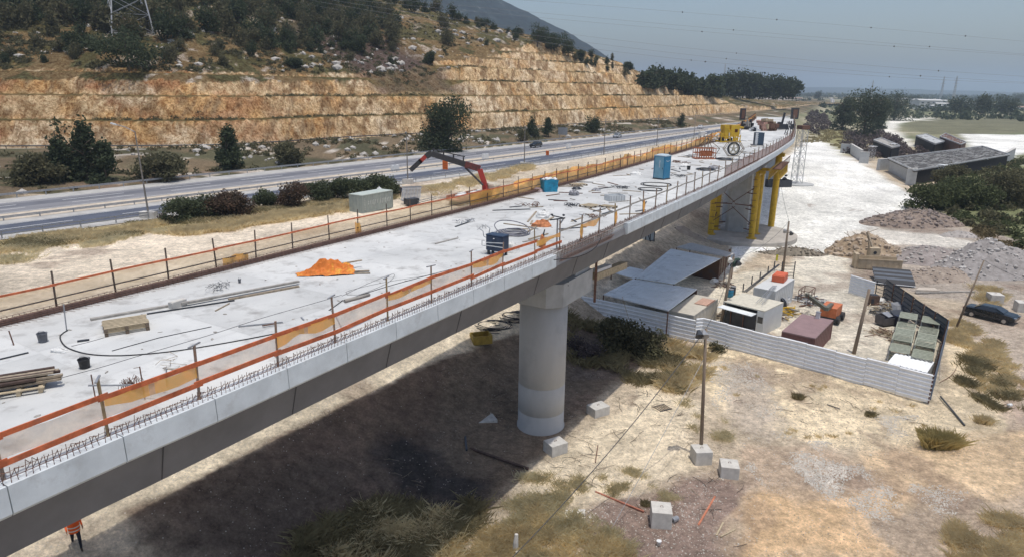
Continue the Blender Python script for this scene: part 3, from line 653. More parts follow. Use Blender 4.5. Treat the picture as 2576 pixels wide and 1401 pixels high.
# working platform of yellow trusses round pier head
t=thing('truss_platform','yellow and brown truss platform hanging round the head of the second pier','platform',BR.at(s2,0,ZD-4),BR.ang(s2))
q=MB()
for y in (-.5,.9):
    for z in (0,1.3): q.beam((-6,y,z),(6,y,z),.16,.16)
    for i in range(8): q.beam((-6+i*1.5,y,0),(-5.25+i*1.5,y,1.3),.09,.09); q.beam((-5.25+i*1.5,y,1.3),(-4.5+i*1.5,y,0),.09,.09)
q.build('truss',M_yellow,t)
q=MB(); q.box((0,-.1,1.45),(12,1.2,.08)); 
for i in range(9): q.box((-5.6+i*1.4,-.7,1.9),(.08,.05,1.0))
q.beam((-6,-.7,2.4),(6,-.7,2.4),.05,.16); q.build('walkway',M_rust,t)
# ---------------------------------------------------------------- railings
def rail_right():
    t=thing('safety_railing','orange-boarded safety railing with T-topped posts along the near deck edge','railing',BR.at(S0,.35,ZD))
    px_=[35,295,520,722,865,993,1098,1193,1272,1344,1407]
    py_=[1222,1108,1012,930,868,812,765,722,690,655,630]
    S=[float(BR.inv(*GD(a,c)[:2])[0][0]) for a,c in zip(px_,py_)]
    S=[S[0]-7.2,S[0]-4.8,S[0]-2.4]+S
    while S[-1]<SEND-25 and len(S)<95: S.append(S[-1]+(2.5 if S[-1]<100 else 3.2))
    for i,s in enumerate(S):
        h=[1.55,1.45,1.6,1.62,1.5][i%5]; lean=R.uniform(-.06,.06); o=.42
        a=BR.at(s,o,ZD-.1); c=BR.at(s+lean,o+R.uniform(-.05,.05),ZD+h)
        m=M_wood if i%3 else M_steel
        MB().beam(a,c,.055 if s<70 else .07,.055 if s<70 else .07).build('post',M_postb if i<3 or i%4==0 else M_post,t,True)
        if i%5!=1:
            aa_=BR.ang(s)+R.choice([0.3,-.2,1.4,.9]); v=Vector((math.cos(aa_),math.sin(aa_),0))*.22
            MB().beam(c-v,c+v,.05,.035).build('post_head',M_steel,t,True)
    for i,(s,e) in enumerate(zip(S[:-1],S[1:])):
        if e<115:
            for z,w in ((1.02,.15),(.44,.16)):
                if z>1 and 66<s<70: continue
                far=s>float(BR.inv(*GD(1400,635)[:2])[0][0])
                if far and z<1: continue
                m=M_orange if not far else M_woodgrey
                MB().beam(BR.at(s-.12,.38,ZD+z+R.uniform(-.06,.06)),BR.at(e+.12,.38,ZD+z+R.uniform(-.06,.06)),.03,(w-.025) if not far else .09).build('rail_board',m,t,True)
    q=MB()
    for s,e in zip(S[:-1],S[1:]):
        if s<float(BR.inv(*GD(1272,690)[:2])[0][0]):
            q.sheet(lambda u,v:BR.at(s+(e-s)*u,.41+.03*math.sin(u*9),ZD+.5+.5*v-.05*math.sin(u*3.14)),6,2)
    q.build('safety_net',M_net,t,True); q=MB()
    for i,(s,e) in enumerate(zip(S[:-1],S[1:])):
        q=MB()
        if s<78 and i%2==0: q.sheet(lambda u,v:BR.at(s+(e-s)*u,.36-.04*math.sin(u*11),ZD+.98-(.10+.34*float(vn(u*3,i*2.7,4)))*v),8,2)
        if 66<s<82 and i%2: q.sheet(lambda u,v:BR.at(e+.25*(u-.5),.37+.05*math.sin(u*9+v*4),ZD+1.0-.85*v),4,4)
        if q.v: q.build('torn_net',M_netor,t,True)
    q=MB()
    for s,e in zip(S[:-1],S[1:]):
        if s>=105: q.sheet(lambda u,v:BR.at(s+(e-s)*u,.41+.05*math.sin(u*9+s),ZD+.05+1.15*v-.1*math.sin(u*3.14)),5,2)
    q.build('brown_mesh_panel',mat('rusty_mesh',(.25,.12,.10),.9,n=.3,sc=1,alpha=.7),t,True)
    return S
M_post=mat('grey_prop_post',(.19,.17,.15),.7,n=.3,sc=6,c2=(.26,.15,.09)); M_postb=mat('timber_prop_post',(.33,.25,.14),.85,n=.25,sc=6)
SR=rail_right()
def rail_left():
    t=thing('safety_railing','safety railing with orange top rail and sheer net on the highway side','railing',BR.at(S0,WD,ZD))
    px_=[127,273,403,520,622,716,801,878,947]; py_=[775,738,705,675,652,630,606,590,572]
    S=[float(BR.inv(*GD(a,c)[:2])[0][0]) for a,c in zip(px_,py_)]; S=[S[0]-6.6,S[0]-4.4,S[0]-2.2]+S
    while S[-1]<SEND-8 and len(S)<95: S.append(S[-1]+2.25+(.6 if S[-1]>120 else 0))
    o=WD-.02
    for i,s in enumerate(S):
        MB().beam(BR.at(s,o,ZD-.15),BR.at(s+R.uniform(-.05,.05),o+R.uniform(-.03,.03),ZD+1.5),.05 if s<90 else .07,.05 if s<90 else .07).build('post',M_postd,t,True)
    for s,e in zip(S[:-1],S[1:]):
        if e<SEND-10:
            z0=1.02+R.uniform(-.03,.03)
            MB().beam(BR.at(s-.1,o-.04,ZD+z0),BR.at(e+.1,o-.04,ZD+z0+R.uniform(-.03,.03)),.04,.075).build('top_rail',M_orange,t,True)
            if e<110: MB().beam(BR.at(s-.1,o-.03,ZD+.48),BR.at(e+.1,o-.03,ZD+.48),.03,.045).build('lower_rail',M_postd,t,True)
    q=MB(); q2=MB(); sn=float(BR.inv(*GD(1180,528)[:2])[0][0])
    for s,e in zip(S[:-1],S[1:]):
        if s<sn: q.sheet(lambda u,v:BR.at(s+(e-s)*u,o+.02,ZD+.02+.96*v),3,2)
        elif s<SEND-10: q2.sheet(lambda u,v:BR.at(s+(e-s)*u,o+.05+.5*(float(vn((s+(e-s)*u)*1.3,v*2,5))-.5)*v,ZD-.02+(.55+1.15*float(fbm((s+(e-s)*u),3.0,5.5,3,33)))*v),6,3)
    q.build('sheer_net',M_netleft,t,True); q2.build('orange_net',M_netor,t,True)
    # bunched netting on the near stretch
    for (a,c,h) in ((570,664,.5),(878,590,.7)):
        s=float(BR.inv(*GD(a,c)[:2])[0][0]); q=MB(); L=1.4 if a<600 else .5
        q.sheet(lambda u,v:BR.at(s-L/2+L*u,o-.05-.05*math.sin(u*12),ZD+.20+h*v*(.55+.6*float(vn(u*4,s,9)))-.25*abs(u-.5)),10,4); q.build('bunched_net',M_netor,t,True)
M_postd=mat('dark_tube_post',(.12,.09,.07),.7,n=.3,sc=5)
rail_left()
# ================================================================ THINGS ON THE DECK
def frame_at(px,py,px2,py2,z=ZD):   # base point and heading from two marks
    a=G(px,py,z); b_=G(px2,py2,z); return a,math.atan2(b_.y-a.y,b_.x-a.x),(b_-a).length
def plankw(pts,z,w,h,label,m,cat='timber',name='timber_plank',group=None):
    a=G(*pts[0],z); b_=G(*pts[1],z); a.z+=h/2+.005; b_.z+=h/2+.005
    q=MB(); q.beam(a,b_,w,h); return solo(q,name,m,label,cat,group)
# long timbers left
plankw([(228,806),(535,752)],ZD,.16,.08,'long grey timber nearest the pallets, laid end to end with another',M_woodgrey)
plankw([(455,766),(752,710)],ZD+.09,.14,.08,'long grey timber running on toward the orange tarp, resting on a block',M_woodgrey)
plankw([(370,791),(590,757)],ZD,.06,.05,'thin dark bar lying under the long grey timbers',M_dark,'bar','steel_bar')
plankw([(575,755),(752,722)],ZD,.12,.07,'shorter brown timber just below the far end of the long grey one',M_wood)
plankw([(542,783),(577,764)],ZD,.05,.04,'short stick lying askew below the brown timber',M_wood)
c,rz,_=frame_at(448,772,480,762); q=MB(); q.box((0,0,.13),(.62,.24,.26)); q.box((.02,0,.262),(.56,.18,.02))
t=tag(q.build('support_block',M_conc2),'small concrete block under the joint of the long timbers','concrete block'); t.location=c; t.rotation_euler=(0,0,rz)
def pallet(label,c,rz,L=1.25,W=1.0,n=2,group=None,jit=.03):
    t=thing('wooden_pallet',label,'pallet',c,rz,group)
    for k in range(n):
        z=k*.15
        q=MB()
        for i in range(7): q.box((R.uniform(-jit,jit),-W/2+W*(i+.5)/7,z+.135),(L,W/7*.56,.022))
        q.build('top_boards',M_pallet,t)
        q=MB()
        for x in (-L/2+.06,0,L/2-.06):
            for y in (-W/2+.07,0,W/2-.07): q.box((x,y,z+.065),(.11,.12,.1))
            q.box((x,0,z+.012),(.1,W,.02))
        q.build('blocks',mat('dark_pallet_block',(.17,.13,.095),.9,n=.2),t)
    return t
M_pallet=mat('pallet_board',(.46,.38,.26),.85,n=.2,sc=6)
c=G(318,828,ZD); pallet('stack of two pale slatted pallets on the deck in front of the long timbers',c,frame_at(263,830,378,812)[1],1.35,1.05,2)
c=G(1484,521,ZD); pallet('single flat pallet beside the white crate in the middle of the deck',c,frame_at(1459,521,1510,515)[1]+.2,1.2,1.1,1)
c=G(1531,523,ZD); pallet('broken pallet lying flat to the right of the flat pallet',c,frame_at(1515,520,1550,524)[1],1.1,.7,1)
c=G(1455,467,ZD); pallet('far pallet lying to the right of the blue sack',c,frame_at(1436,468,1478,466)[1],1.3,1.0,1)
c=G(1445,586,ZD)
# timber stack bottom left
t=thing('timber_stack','heap of dark used timbers with a pale pallet under it at the left border','timber stack',G(42,985,ZD),frame_at(0,970,100,955)[1])
for i in range(16):
    q=MB(); L=R.uniform(2.2,2.8); a=R.uniform(-.05,.05); y=R.uniform(-.3,.3); z=.2+.07*(i//4); q.beam((-L/2-.4,y-a,z),(L/2-.4+R.uniform(-.3,.3),y+a,z+R.uniform(0,.05)),.12,.06)
    q.build('timber',[M_wood,mat('burnt_timber',(.09,.06,.05),.9,n=.3)][i%2],t)
q=MB()
for x in (-.5,.1,.6): q.box((x,0,.09),(.1,.8,.14))
q.box((.05,-.36,.16),(1.3,.1,.03)); q.box((.05,.36,.16),(1.3,.1,.03)); q.build('pallet_base',M_pallet,t)
# buckets
def bucket(px,py,label,r=.15,h=.3,m=None):
    c=G(px,py,ZD); t=thing('bucket',label,'bucket',c)
    q=MB(); q.lathe((0,0,0),[(r*.82,0),(r,h),(r*1.06,h),(r*1.06,h-.02)],18,False); q.lathe((0,0,.0),[(.001,.012),(r*.8,.012),(r*.93,h-.01)],18,False); q.build('pail',m or M_dark,t,smooth=True)
    q=MB(); q.path([Vector((r*math.cos(a),.03,h+.08*math.sin(a)-.02)) for a in np.linspace(0,3.14,9)],.008,4); q.build('handle',M_steel,t)
bucket(109,860,'dark grey bucket at the left, beside bits of bent bar',.15,.32,mat('grey_plastic',(.12,.13,.15),.5))
bucket(214,925,'black bucket standing alone on the near deck by the long cable',.16,.3,M_black)
bucket(603,712,'small grey tin standing beyond the long timbers',.06,.17,mat('grey_plastic',(.12,.13,.15),.5))
bucket(1732,462-34,'black bucket left of the front of the orange frame',.2,.4,M_black)
# cables and hoses
def cable(pts,r,m,label,z=None,name='cable',cat='cable',n=6,rad=None,step=.25):
    P=[]
    for p in pts:
        if len(p)==2: P.append(G(p[0],p[1],ZD if z is None else z)+Vector((0,0,r)))
        else: P.append(G(p[0],p[1],(ZD if z is None else z)+p[2])+Vector((0,0,r)))
    Q=catmull([tuple(p) for p in P],step); q=MB(); q.path([Vector(tuple(v)) for v in Q],r,5); return solo(q,name,m,label,cat,smooth=True)
cable([(170,832),(152,845),(158,865),(180,880),(235,893),(330,894),(480,878),(700,838),(780,812),(830,780),(862,757,1.1)],.022,M_black,'thick black cable looping across the near deck and up over a railing post')
cable([(862,757,1.15),(1000,714,.95),(1190,664,.55),(1232,652,.4)],.014,M_black,'thin black cable strung between the railing posts towards the dark blue toolbox')
cable([(0,1000),(120,960),(250,925),(360,892),(520,845),(660,800),(800,760),(860,742)],.01,M_dark,'long thin grey wire lying diagonally over the near deck')
cable([(860,745),(930,712),(990,690),(975,712),(900,742),(870,735),(960,712),(1100,690)],.009,M_dark,'thin wire making a flat loop in the middle of the near deck')
cable([(282,883),(400,850),(532,822)],.016,M_dark,'straight dark rod lying across the near deck',name='steel_rod',cat='rod',step=1)
cable([(180,871),(225,860),(263,849)],.01,M_dark,'short thin rod beside the black cable loop',name='steel_rod',cat='rod',step=1)
cable([(1393,655),(1440,650),(1475,640,.2),(1500,622,.5),(1512,600,.9)],.025,M_black,'black hose rising from the deck to the railing near the bare bars')
q=MB(); q.tube(G(868,757,ZD+1.12),G(928,741,ZD+.98),.07,12); solo(q,'cable_sleeve',M_woodgrey,'grey sleeve round the black cable, lying from a railing post','sleeve',smooth=True)
plankw([(600,823),(712,812)],ZD,.05,.05,'grey steel prop lying flat left of the T-topped post, rusty handle on it',M_steel,'prop','steel_prop')
plankw([(660,820),(690,815)],ZD+.05,.06,.03,'short rusty clamp on the grey steel prop',M_rust,'clamp','clamp')
plankw([(412,926),(470,935)],ZD,.09,.03,'flat grey lath beside the leaning bar on the near deck',M_woodgrey)
plankw([(566,890),(590,884)],ZD,.05,.05,'dark scrap piece below the thin rod on the near deck',M_dark,'scrap','scrap_piece')
plankw([(195,860),(225,856)],ZD,.09,.05,'small dark wedge beside the pallet stack',M_dark,'wedge','wedge')
plankw([(0,905),(72,888)],ZD,.05,.04,'dark bar at the left border between the grey bucket and timber heap',M_dark,'bar','steel_bar')
plankw([(758,800),(764,806)],ZD,.05,.05,'tiny pipe stub beside the T-topped post',M_steel,'stub','pipe_stub')
def ring(px,py,w,label,m,n=4,r=.02,tilt=0,h=.03,name='hose_coil',cat='coil'):
    c=G(px,py,ZD); q=MB()
    for k in range(n):
        rr=w*(1-.08*k+R.uniform(-.04,.04)); ox,oy=R.uniform(-.06,.06)*w,R.uniform(-.06,.06)*w
        q.path([c+Vector((ox+rr*math.cos(a),oy+rr*math.sin(a),.03+h*k+ tilt*math.sin(a-.6)*(1 if k==0 else 0)+(tilt if k==0 else 0)+.01*math.sin(3*a+k))) for a in np.linspace(0,6.2832,30)],r,5)
    return solo(q,name,m,label,cat,smooth=True)
ring(1290,588,1.0,'grey and reddish coil of hoses with one loop standing up, behind the toolbox',mat('grey_hose',(.18,.18,.21),.6,n=.35,sc=4),7,.03,.28)
ring(1652,466,1.35,'wide flat loop of black hose in front of the portable toilet',M_black,2,.035,0)
ring(1636,478,1.0,'smaller loop of black hose by the railing in front of the toilet',M_black,2,.035,0)
ring(1822,402,1.1,'low coil of dark hose on the deck in front of the spoked wheel',M_dark,4,.04)
ring(1775,428,1.0,'flat coil of dark hose right of the portable toilet',M_dark,4,.04)
M_sack=mat('white_sack',(.70,.70,.68),.8,n=.15,sc=8,bump=.3,bs=9)
def lump(px,py,w,d,h,m,label,name,cat,z=ZD,rz=0,seed=1,nn=14):
    c=G(px,py,z); q=MB()
    def f(u,v):
        a=u*6.2832; t_=v*1.5708; k=1+.35*(float(vn(math.cos(a)*2+5,math.sin(a)*2+v*3,seed))-.5)+.2*(float(vn(u*9,v*7,seed+4))-.5)
        x=math.cos(a)*math.cos(t_)*w/2*k; y=math.sin(a)*math.cos(t_)*d/2*k
        return (c.x+x*math.cos(rz)-y*math.sin(rz),c.y+x*math.sin(rz)+y*math.cos(rz),c.z+.004+h*math.sin(t_)*k)
    q.sheet(f,22,nn); return solo(q,name,m,label,cat)
def tangle(px,py,w,n,label,m=None,z=ZD,h=.25,r=.008,name='wire_tangle',cat='wire'):
    c=G(px,py,z); q=MB()
    for i in range(n):
        a=R.uniform(0,6.28); p=c+Vector((R.gauss(0,w*.3),R.gauss(0,w*.3),.02)); 
        q.path([p+Vector((math.cos(a+k*.8)*w*.25*k/2,math.sin(a+k*.8)*w*.25*k/2,abs(math.sin(k*1.1+i))*h)) for k in range(5)],r,3,False)
    return solo(q,name,m or M_dark,label,cat)
mat('wire_scrap',(.30,.30,.32),.7,n=.6,sc=8,bump=.5,bs=14)
for px_,py_,w_,n_,l_ in ((1700,410,1.4,16,'dark tangle of cable between the toilet and the orange rig'),(1735,396,1.2,12,'thin tangle of wire by the white pipes'),(1858,405,1.4,14,'wire tangle in front of the spoked reel'),(1560,474,1.1,12,'wire tangle behind the white crate'),(1705,445,1.2,12,'cable tangle right of the toilet loops'),(1440,520,1.0,12,'flat wire tangle left of the flat pallet'),(1490,548,.9,10,'small wire tangle before the crossed laths'),(1180,560,.8,8,'rusty tie wire on the left of the mid deck'),(1330,520,1.0,10,'thin wire tangle left of the wire ball')):
    tangle(px_,py_,w_,n_,l_,[M_dark,M_rust,M_steel][n_%3],h=.18,r=.02)
for px_,py_,w_,h_,l_ in ((1600,440,1.2,.3,'low white rag heap left of the toilet'),(1720,420,1.3,.35,'low pale sheet heap right of the toilet'),(1500,480,.8,.2,'small grey rag between the pallet and toilet'),(1795,425,1.2,.3,'grey cloth heap before the orange rig')):
    lump(px_,py_,w_,w_*.7,h_,M_sack if 'white' in l_ or 'pale' in l_ else MATS['wire_scrap'],l_,'rag','rag',seed=px_%37)
# orange tarp
c=G(815,688,ZD); t=thing('tarpaulin','crumpled bright orange tarpaulin draped over timbers on the deck','tarpaulin',c,frame_at(730,700,890,690)[1])
def tf(u,v):
    x=-1.25+2.5*u; y=-.62+1.24*v; 
    e=max(0,1-abs(v-.5)*1.85)*min(1,(u*2.2)**1.2+.05); ex=.55+.45*min(1,u*1.5)
    rd=1-abs(2*float(vn(u*7+v*2,v*6,3))-1); h=.50*e*(.30+.75*rd)+.16*(1-abs(2*float(vn(u*18,v*13,5))-1))*(.25+e)
    return (x+.12*float(vn(u*9,v*9,8)),y*ex+.10*(float(vn(u*8,v*3,9))-.5),max(.012,h*(1-.6*max(0,u-.85)*6)))
q=MB(); q.sheet(tf,46,30); q.build('cloth',mat('orange_tarp',(.62,.18,.03),.7,n=.12,sc=1.3,dirt=((.72,.42,.06),2.2,.55,.66)),t)
q=MB(); q.beam((.6,.35,.3),(1.75,.75,.32),.1,.05); q.build('timber',M_wood,t); q=MB(); q.beam((.8,-.1,.05),(2.0,-.25,.06),.09,.05).beam((.8,-.35,.04),(2.0,-.62,.05),.05,.05); q.build('timber',M_wood,t)
# toolbox (dark blue, on legs with handles)
c,rz,L=frame_at(1228,636,1275,644); c=G(1251,641,ZD); t=thing('toolbox','dark blue site toolbox with bent tube handles near the railing','toolbox',c,rz)
q=MB(); q.box((0,0,.62),(1.02,.6,.78)); q.box((0,0,1.03),(1.06,.64,.06)); o=q.build('body',mat('dark_blue_paint',(.025,.045,.085),.4,n=.2,sc=3),t)
o.modifiers.new('b','BEVEL').width=.04
q=MB(); 
for x in (-.4,.4):
    for y in (-.2,.2): q.box((x,y,.12),(.1,.1,.24))
q.box((0,-.31,.6),(.04,.02,.3)); q.build('foot',M_dark,t)
q=MB(); q.path([(-.55,-.2,.85),(-.7,-.2,.9),(-.75,-.2,1.15),(-.95,-.2,1.25)],.022,6).path([(-.55,.2,.85),(-.68,.2,.9),(-.6,.2,1.25),(-.8,.2,1.35)],.022,6).path([(-.55,-.33,.72),(-.72,-.33,.7),(-.72,-.33,.45),(-.5,-.33,.45)],.02,6); q.build('handle',M_steel,t)
q=MB(); q.beam((-.5,-.33,.62),(.55,-.33,.72),.02,.04).beam((-.45,-.33,.48),(.6,-.33,.5),.02,.04).beam((0,-.315,.86),(0,-.315,.9),.06,.08); q.build('strap',M_white,t)
# white sack
lump(1288,634,.75,.6,.5,M_sack,'crumpled white sack right of the dark blue toolbox','sack','sack')
lump(150,885,.6,.25,.13,M_sack,'small white rag lying on the deck at the end of the black cable','rag','rag',seed=5)
lump(1365,548,1.1,.9,.45,M_sack,'white torn sacking behind the orange net heap on the mid deck','sack','sack',seed=7)
lump(1362,570,1.2,.7,.38,M_netor2:=mat('faded_orange_cloth',(.55,.22,.10),.9,n=.35,sc=5,bump=.3,bs=10),'faded orange net heaped in front of the torn white sacking','net_heap','net',seed=9)
lump(1444,492,.9,.8,.4,mat('wire_scrap',(.30,.30,.32),.7,n=.6,sc=8,bump=.5,bs=14),'tangled ball of white and dark wire scrap on the mid deck','wire_scrap','scrap',seed=11)
lump(1450,477,.8,.5,.22,M_dark,'low dark lump just behind the tangled wire scrap','rag','rag',seed=12)
lump(1352,482,1.4,.6,.28,mat('mauve_sheet',(.42,.33,.34),.8,n=.2,sc=3),'mauve grey sheet crumpled by the left railing before the blue sack','sheet_heap','sheet',seed=13)
tangle(545,728,.9,14,'little heap of wire and cement crumbs behind the long timbers')
tangle(330,985,.45,22,'dark knot of tie wire standing by the low rebar trestle',M_rust,h=.35)
tangle(1268-60,600-22,.5,6,'small bits of tie wire on the mid deck')
tangle(420,928,1.0,6,'thin dry twigs and wire round an upright stub on the near deck',M_wood,h=.1)
# upright stubs and trestle
def stub(px,py,h,label,m=None,r=.02,top=False):
    c=G(px,py,ZD); t=MB(); t.tube(c,c+Vector((R.uniform(-.08,.08),0,h)),r,6)
    if top: 
        a=BR.ang(S0); v=Vector((math.cos(a),math.sin(a),0))*.25; t.beam(c+Vector((0,0,h))-v,c+Vector((0,0,h))+v,.07,.04)
    return solo(t,'upright_bar',m or M_steel,label,'bar')
stub(168,832,.95,'thin upright bar with a hooked top on the left of the deck beside the cage')
stub(35,868,.5,'short rusty upright bar at the left border',M_rust)
stub(420,972,.55,'leaning grey upright bar near the railing, among twigs')
t=thing('rebar_trestle','low rebar trestle of two uprights and one cross bar near the railing','trestle',G(300,1005,ZD),frame_at(245,1005,350,1005)[1])
for x,h in ((-.62,.72),(.68,.95)): MB().tube((x,0,0),(x-.03,.03,h),.017,5).build('upright',M_rust,t)
MB().beam((-.75,0,.42),(.95,0,.44),.035,.035).build('cross_bar',M_steel,t)
t=thing('tool_stand','T-topped prop post carrying a black clamp, near the bare bars','prop',BR.at(float(BR.inv(*GD(1407,630)[:2])[0][0]),.6,ZD))
MB().beam((0,0,0),(0,0,1.6),.08,.08).build('post',M_steel,t); MB().beam((-.4,-.2,1.62),(.4,.2,1.66),.06,.06).beam((-.3,.1,1.8),(.3,.0,1.7),.05,.05).rock((.3,0,1.85),.1).rock((-.3,.1,1.85),.07).build('clamp',M_dark,t)
# extinguisher-like orange/dark figure by the rail
t=thing('rag_wrapped_tool','upright tool wrapped in orange and dark rag behind the railing','tool',G(1364,622,ZD))
MB().lathe((0,0,0),[(.16,0),(.2,.2),(.12,.5),(.09,.62),(.05,.7)],10).build('wrap',M_netor2,t); MB().tube((.02,0,.6),(.12,.05,.95),.05,6,.03).rock((.03,0,.66),.12).build('nozzle',M_black,t)
plankw([(1340,612),(1392,600)],ZD,.1,.06,'dark plank behind the wrapped tool, upper of two',M_wood)
plankw([(1330,604),(1378,590)],ZD,.1,.06,'brown plank lying beyond the wrapped tool',M_wood)
plankw([(1325,586),(1392,548)],ZD,.12,.06,'long brown timber running back from the hose coil to the orange heap',M_wood)
# white crate
c,rz,L=frame_at(1527,504,1568,502); c=G(1546,505,ZD); t=thing('plastic_crate','open white plastic crate beyond the flat pallet','crate',c,rz)
q=MB()
for y in (-.45,.45): q.box((0,y,.22),(1.3,.04,.44))
for x in (-.63,.63): q.box((x,0,.22),(.04,.86,.44))
q.box((0,0,.03),(1.22,.86,.03)); q.build('walls',mat('crate_white',(.58,.60,.60),.6,n=.1),t)
q=MB()
for i in range(6): q.box((-.55+i*.22,-.475,.22),(.03,.015,.4))
q.box((0,0,.452),(1.36,.98,.02)) if False else None
q.build('rib',M_steel,t)
# blue bulk sack with white filling
c=G(1381,482,ZD); t=thing('bulk_bag','bright blue bulk bag full of white waste by the left railing','bag',c,.3)
def bf(u,v):
    a=u*6.2832; k=.92+.12*v; sq=1/max(abs(math.cos(a)),abs(math.sin(a)))*.82; k*=sq*(1+.10*(float(vn(u*14,v*5,2))-.5))
    return (math.cos(a)*.72*k,math.sin(a)*.62*k,v*1.0+.06*math.sin(a*3)*v)
q=MB(); q.sheet(bf,40,10); q.build('sack_body',mat('blue_sack',(.02,.26,.42),.5,n=.25,sc=3,bump=.2,bs=5),t)
q=MB()
for i in range(22): q.rock((R.uniform(-.5,.5),R.uniform(-.4,.4),.95+R.uniform(0,.1)),R.uniform(.1,.2))
q.build('filling',M_sack,t)
# portable toilet
a,rz,L=frame_at(1641,450,1687,453); c=G(1664,451,ZD); t=thing('portable_toilet','blue portable toilet with a pale door standing in the middle of the deck','toilet',c,rz-.35)
Mtb=mat('toilet_blue',(.02,.19,.34),.4,n=.1,sc=2); Mtd=mat('toilet_door',(.17,.34,.43),.45,n=.1,sc=2)
q=MB(); q.box((0,0,.06),(1.2,1.2,.12)); q.build('skid_base',M_dark,t)
q=MB(); q.box((0,0,1.14),(1.1,1.1,2.06)); q.build('cabin_wall',Mtb,t)
d_=MB(); d_.box((0,-.565,1.12),(.94,.04,1.96)); d_=d_.build('door',Mtd,t)
q=MB(); q.box((.38,-.60,1.05),(.05,.03,.16)); q.build('door_handle',M_dark,d_)
q=MB()
for i in range(4):     # faint white lettering rows, read from top to bottom
    z=1.75-.17*i; w=.13; q.box((.05,-.593,z),(w,.006,.03)); q.box((.05,-.593,z-.09),(w,.006,.03)); q.box((.05+[.05,-.05,0,.05][i],-.593,z-.045),(.03,.006,.07))
q.build('lettering',M_white,d_)
q=MB()
for x in (-.2,.2): q.box((.558,x,1.75),(.006,.12,.05))
q.box((.558,0,1.68),(.006,.4,.03)); q.build('side_marking',M_white,t)
q=MB(); q.box((0,0,2.2),(1.18,1.18,.08)); q.box((0,0,2.28),(1.0,1.0,.1),taper=.75); q.build('roof',mat('toilet_roof',(.45,.55,.6),.5),t)
q=MB(); q.tube((.4,.4,2.2),(.4,.4,2.5),.06,8); q.build('vent_pipe',M_dark,t)
for x in (-.55,.55):
    q=MB(); q.box((x,-.55,1.14),(.06,.06,2.06)); q.build('corner_post',Mtb,t)
# scattered planks
PL=[((1133,623-40),(1278,0)),]
sc=[((1245,568-16),(1284,560-16)),((1246,627),(1300,612-2))]
def zz(x,y): return (859+x/3,467+y/3)
for i,(a,c_,l) in enumerate([
 (zz(860,315),zz(960,280),'dark short plank alone on the left half of the mid deck'),
 (zz(710,443),zz(878,400),'grey plank lying left of the dark blue toolbox'),
 (zz(1140,192),zz(1425,182),'long dark bar lying across the deck beyond the hose coil'),
 (zz(1270,168),zz(1360,160),'small brown board beside the long dark bar'),
 (zz(1560,110),zz(1705,120),'thin dark bar left of the tangled wire ball'),
 (zz(1735,275),zz(1820,245),'splintered board below the flat pallet'),
 (zz(1740,262),zz(1770,278),'short board crossing the splintered one'),
 (zz(1850,222),zz(1915,250),'dark short bar right of the splintered boards'),
 (zz(1870,180),zz(1960,205),'crossed lath under the broken pallet, first'),
 (zz(1900,200),zz(1990,180),'crossed lath under the broken pallet, second'),
 (zz(1370,430),zz(1545,395),'dark plank behind the railing right of the toolbox'),
 (zz(1405,278),zz(1470,200),'dark tool handle leaning toward the white sacking'),
 (zz(1780,20),zz(2160,70),'x'),
 (zz(2010,60),zz(2160,62),'straight thin plank beyond the white crate'),
 (zz(2120,40),zz(2260,50),'second thin plank beyond the white crate'),
 (zz(1930,30),zz(2050,15),'bundle of short laths below the portable toilet'),
 (zz(2020,135),zz(2170,118),'long lath touching the railing beside the crate')]):
    if l=='x': continue
    plankw([a,c_],ZD,.11,.05,l,[M_dark,M_woodgrey,M_wood][i%3] if i not in(0,2,4) else M_dark)
pr=MB(); pr.beam((0,0,0.03),(1,0,.03),.09,.045); pr=tag(pr.build('timber_lath',M_wood),'short dark lath, one of many scattered flat over the far half of the white deck','lath','loose laths scattered over the far deck')
k=0
for i in range(120):
    s=R.uniform(S0+22,S0+115); o=R.uniform(1.2,WD-1.5); 
    if s-S0<60 and R.random()<.5: continue
    x=pr if k==0 else pr.copy()
    if k: COL.objects.link(x)
    x.location=BR.at(s,o,ZD+.004); x.rotation_euler=(0,0,R.uniform(0,3.14)); x.scale=(R.uniform(.6,2.2),R.uniform(.7,1.6),1)
    if R.random()<.5 and k: x.material_slots[0].link='OBJECT'; x.material_slots[0].material=R.choice([M_dark,M_rust,M_woodgrey])
    k+=1
dp=MB(); dp.rock((0,0,.02),.06,.5); dp=tag(dp.build('mortar_crumb',M_woodgrey),'small dark crumb of mortar, one of many dotted over the white deck','crumb','mortar crumbs dotted over the deck')
for i in range(150):
    s=S0-3+R.random()**1.3*80; o=R.uniform(.9,WD-.8)
    x=dp if i==0 else dp.copy()
    if i: COL.objects.link(x)
    x.location=BR.at(s,o,ZD); x.rotation_euler=(0,0,R.uniform(0,6)); x.scale=(R.uniform(.5,2.4),R.uniform(.4,1.3),R.uniform(.3,1))
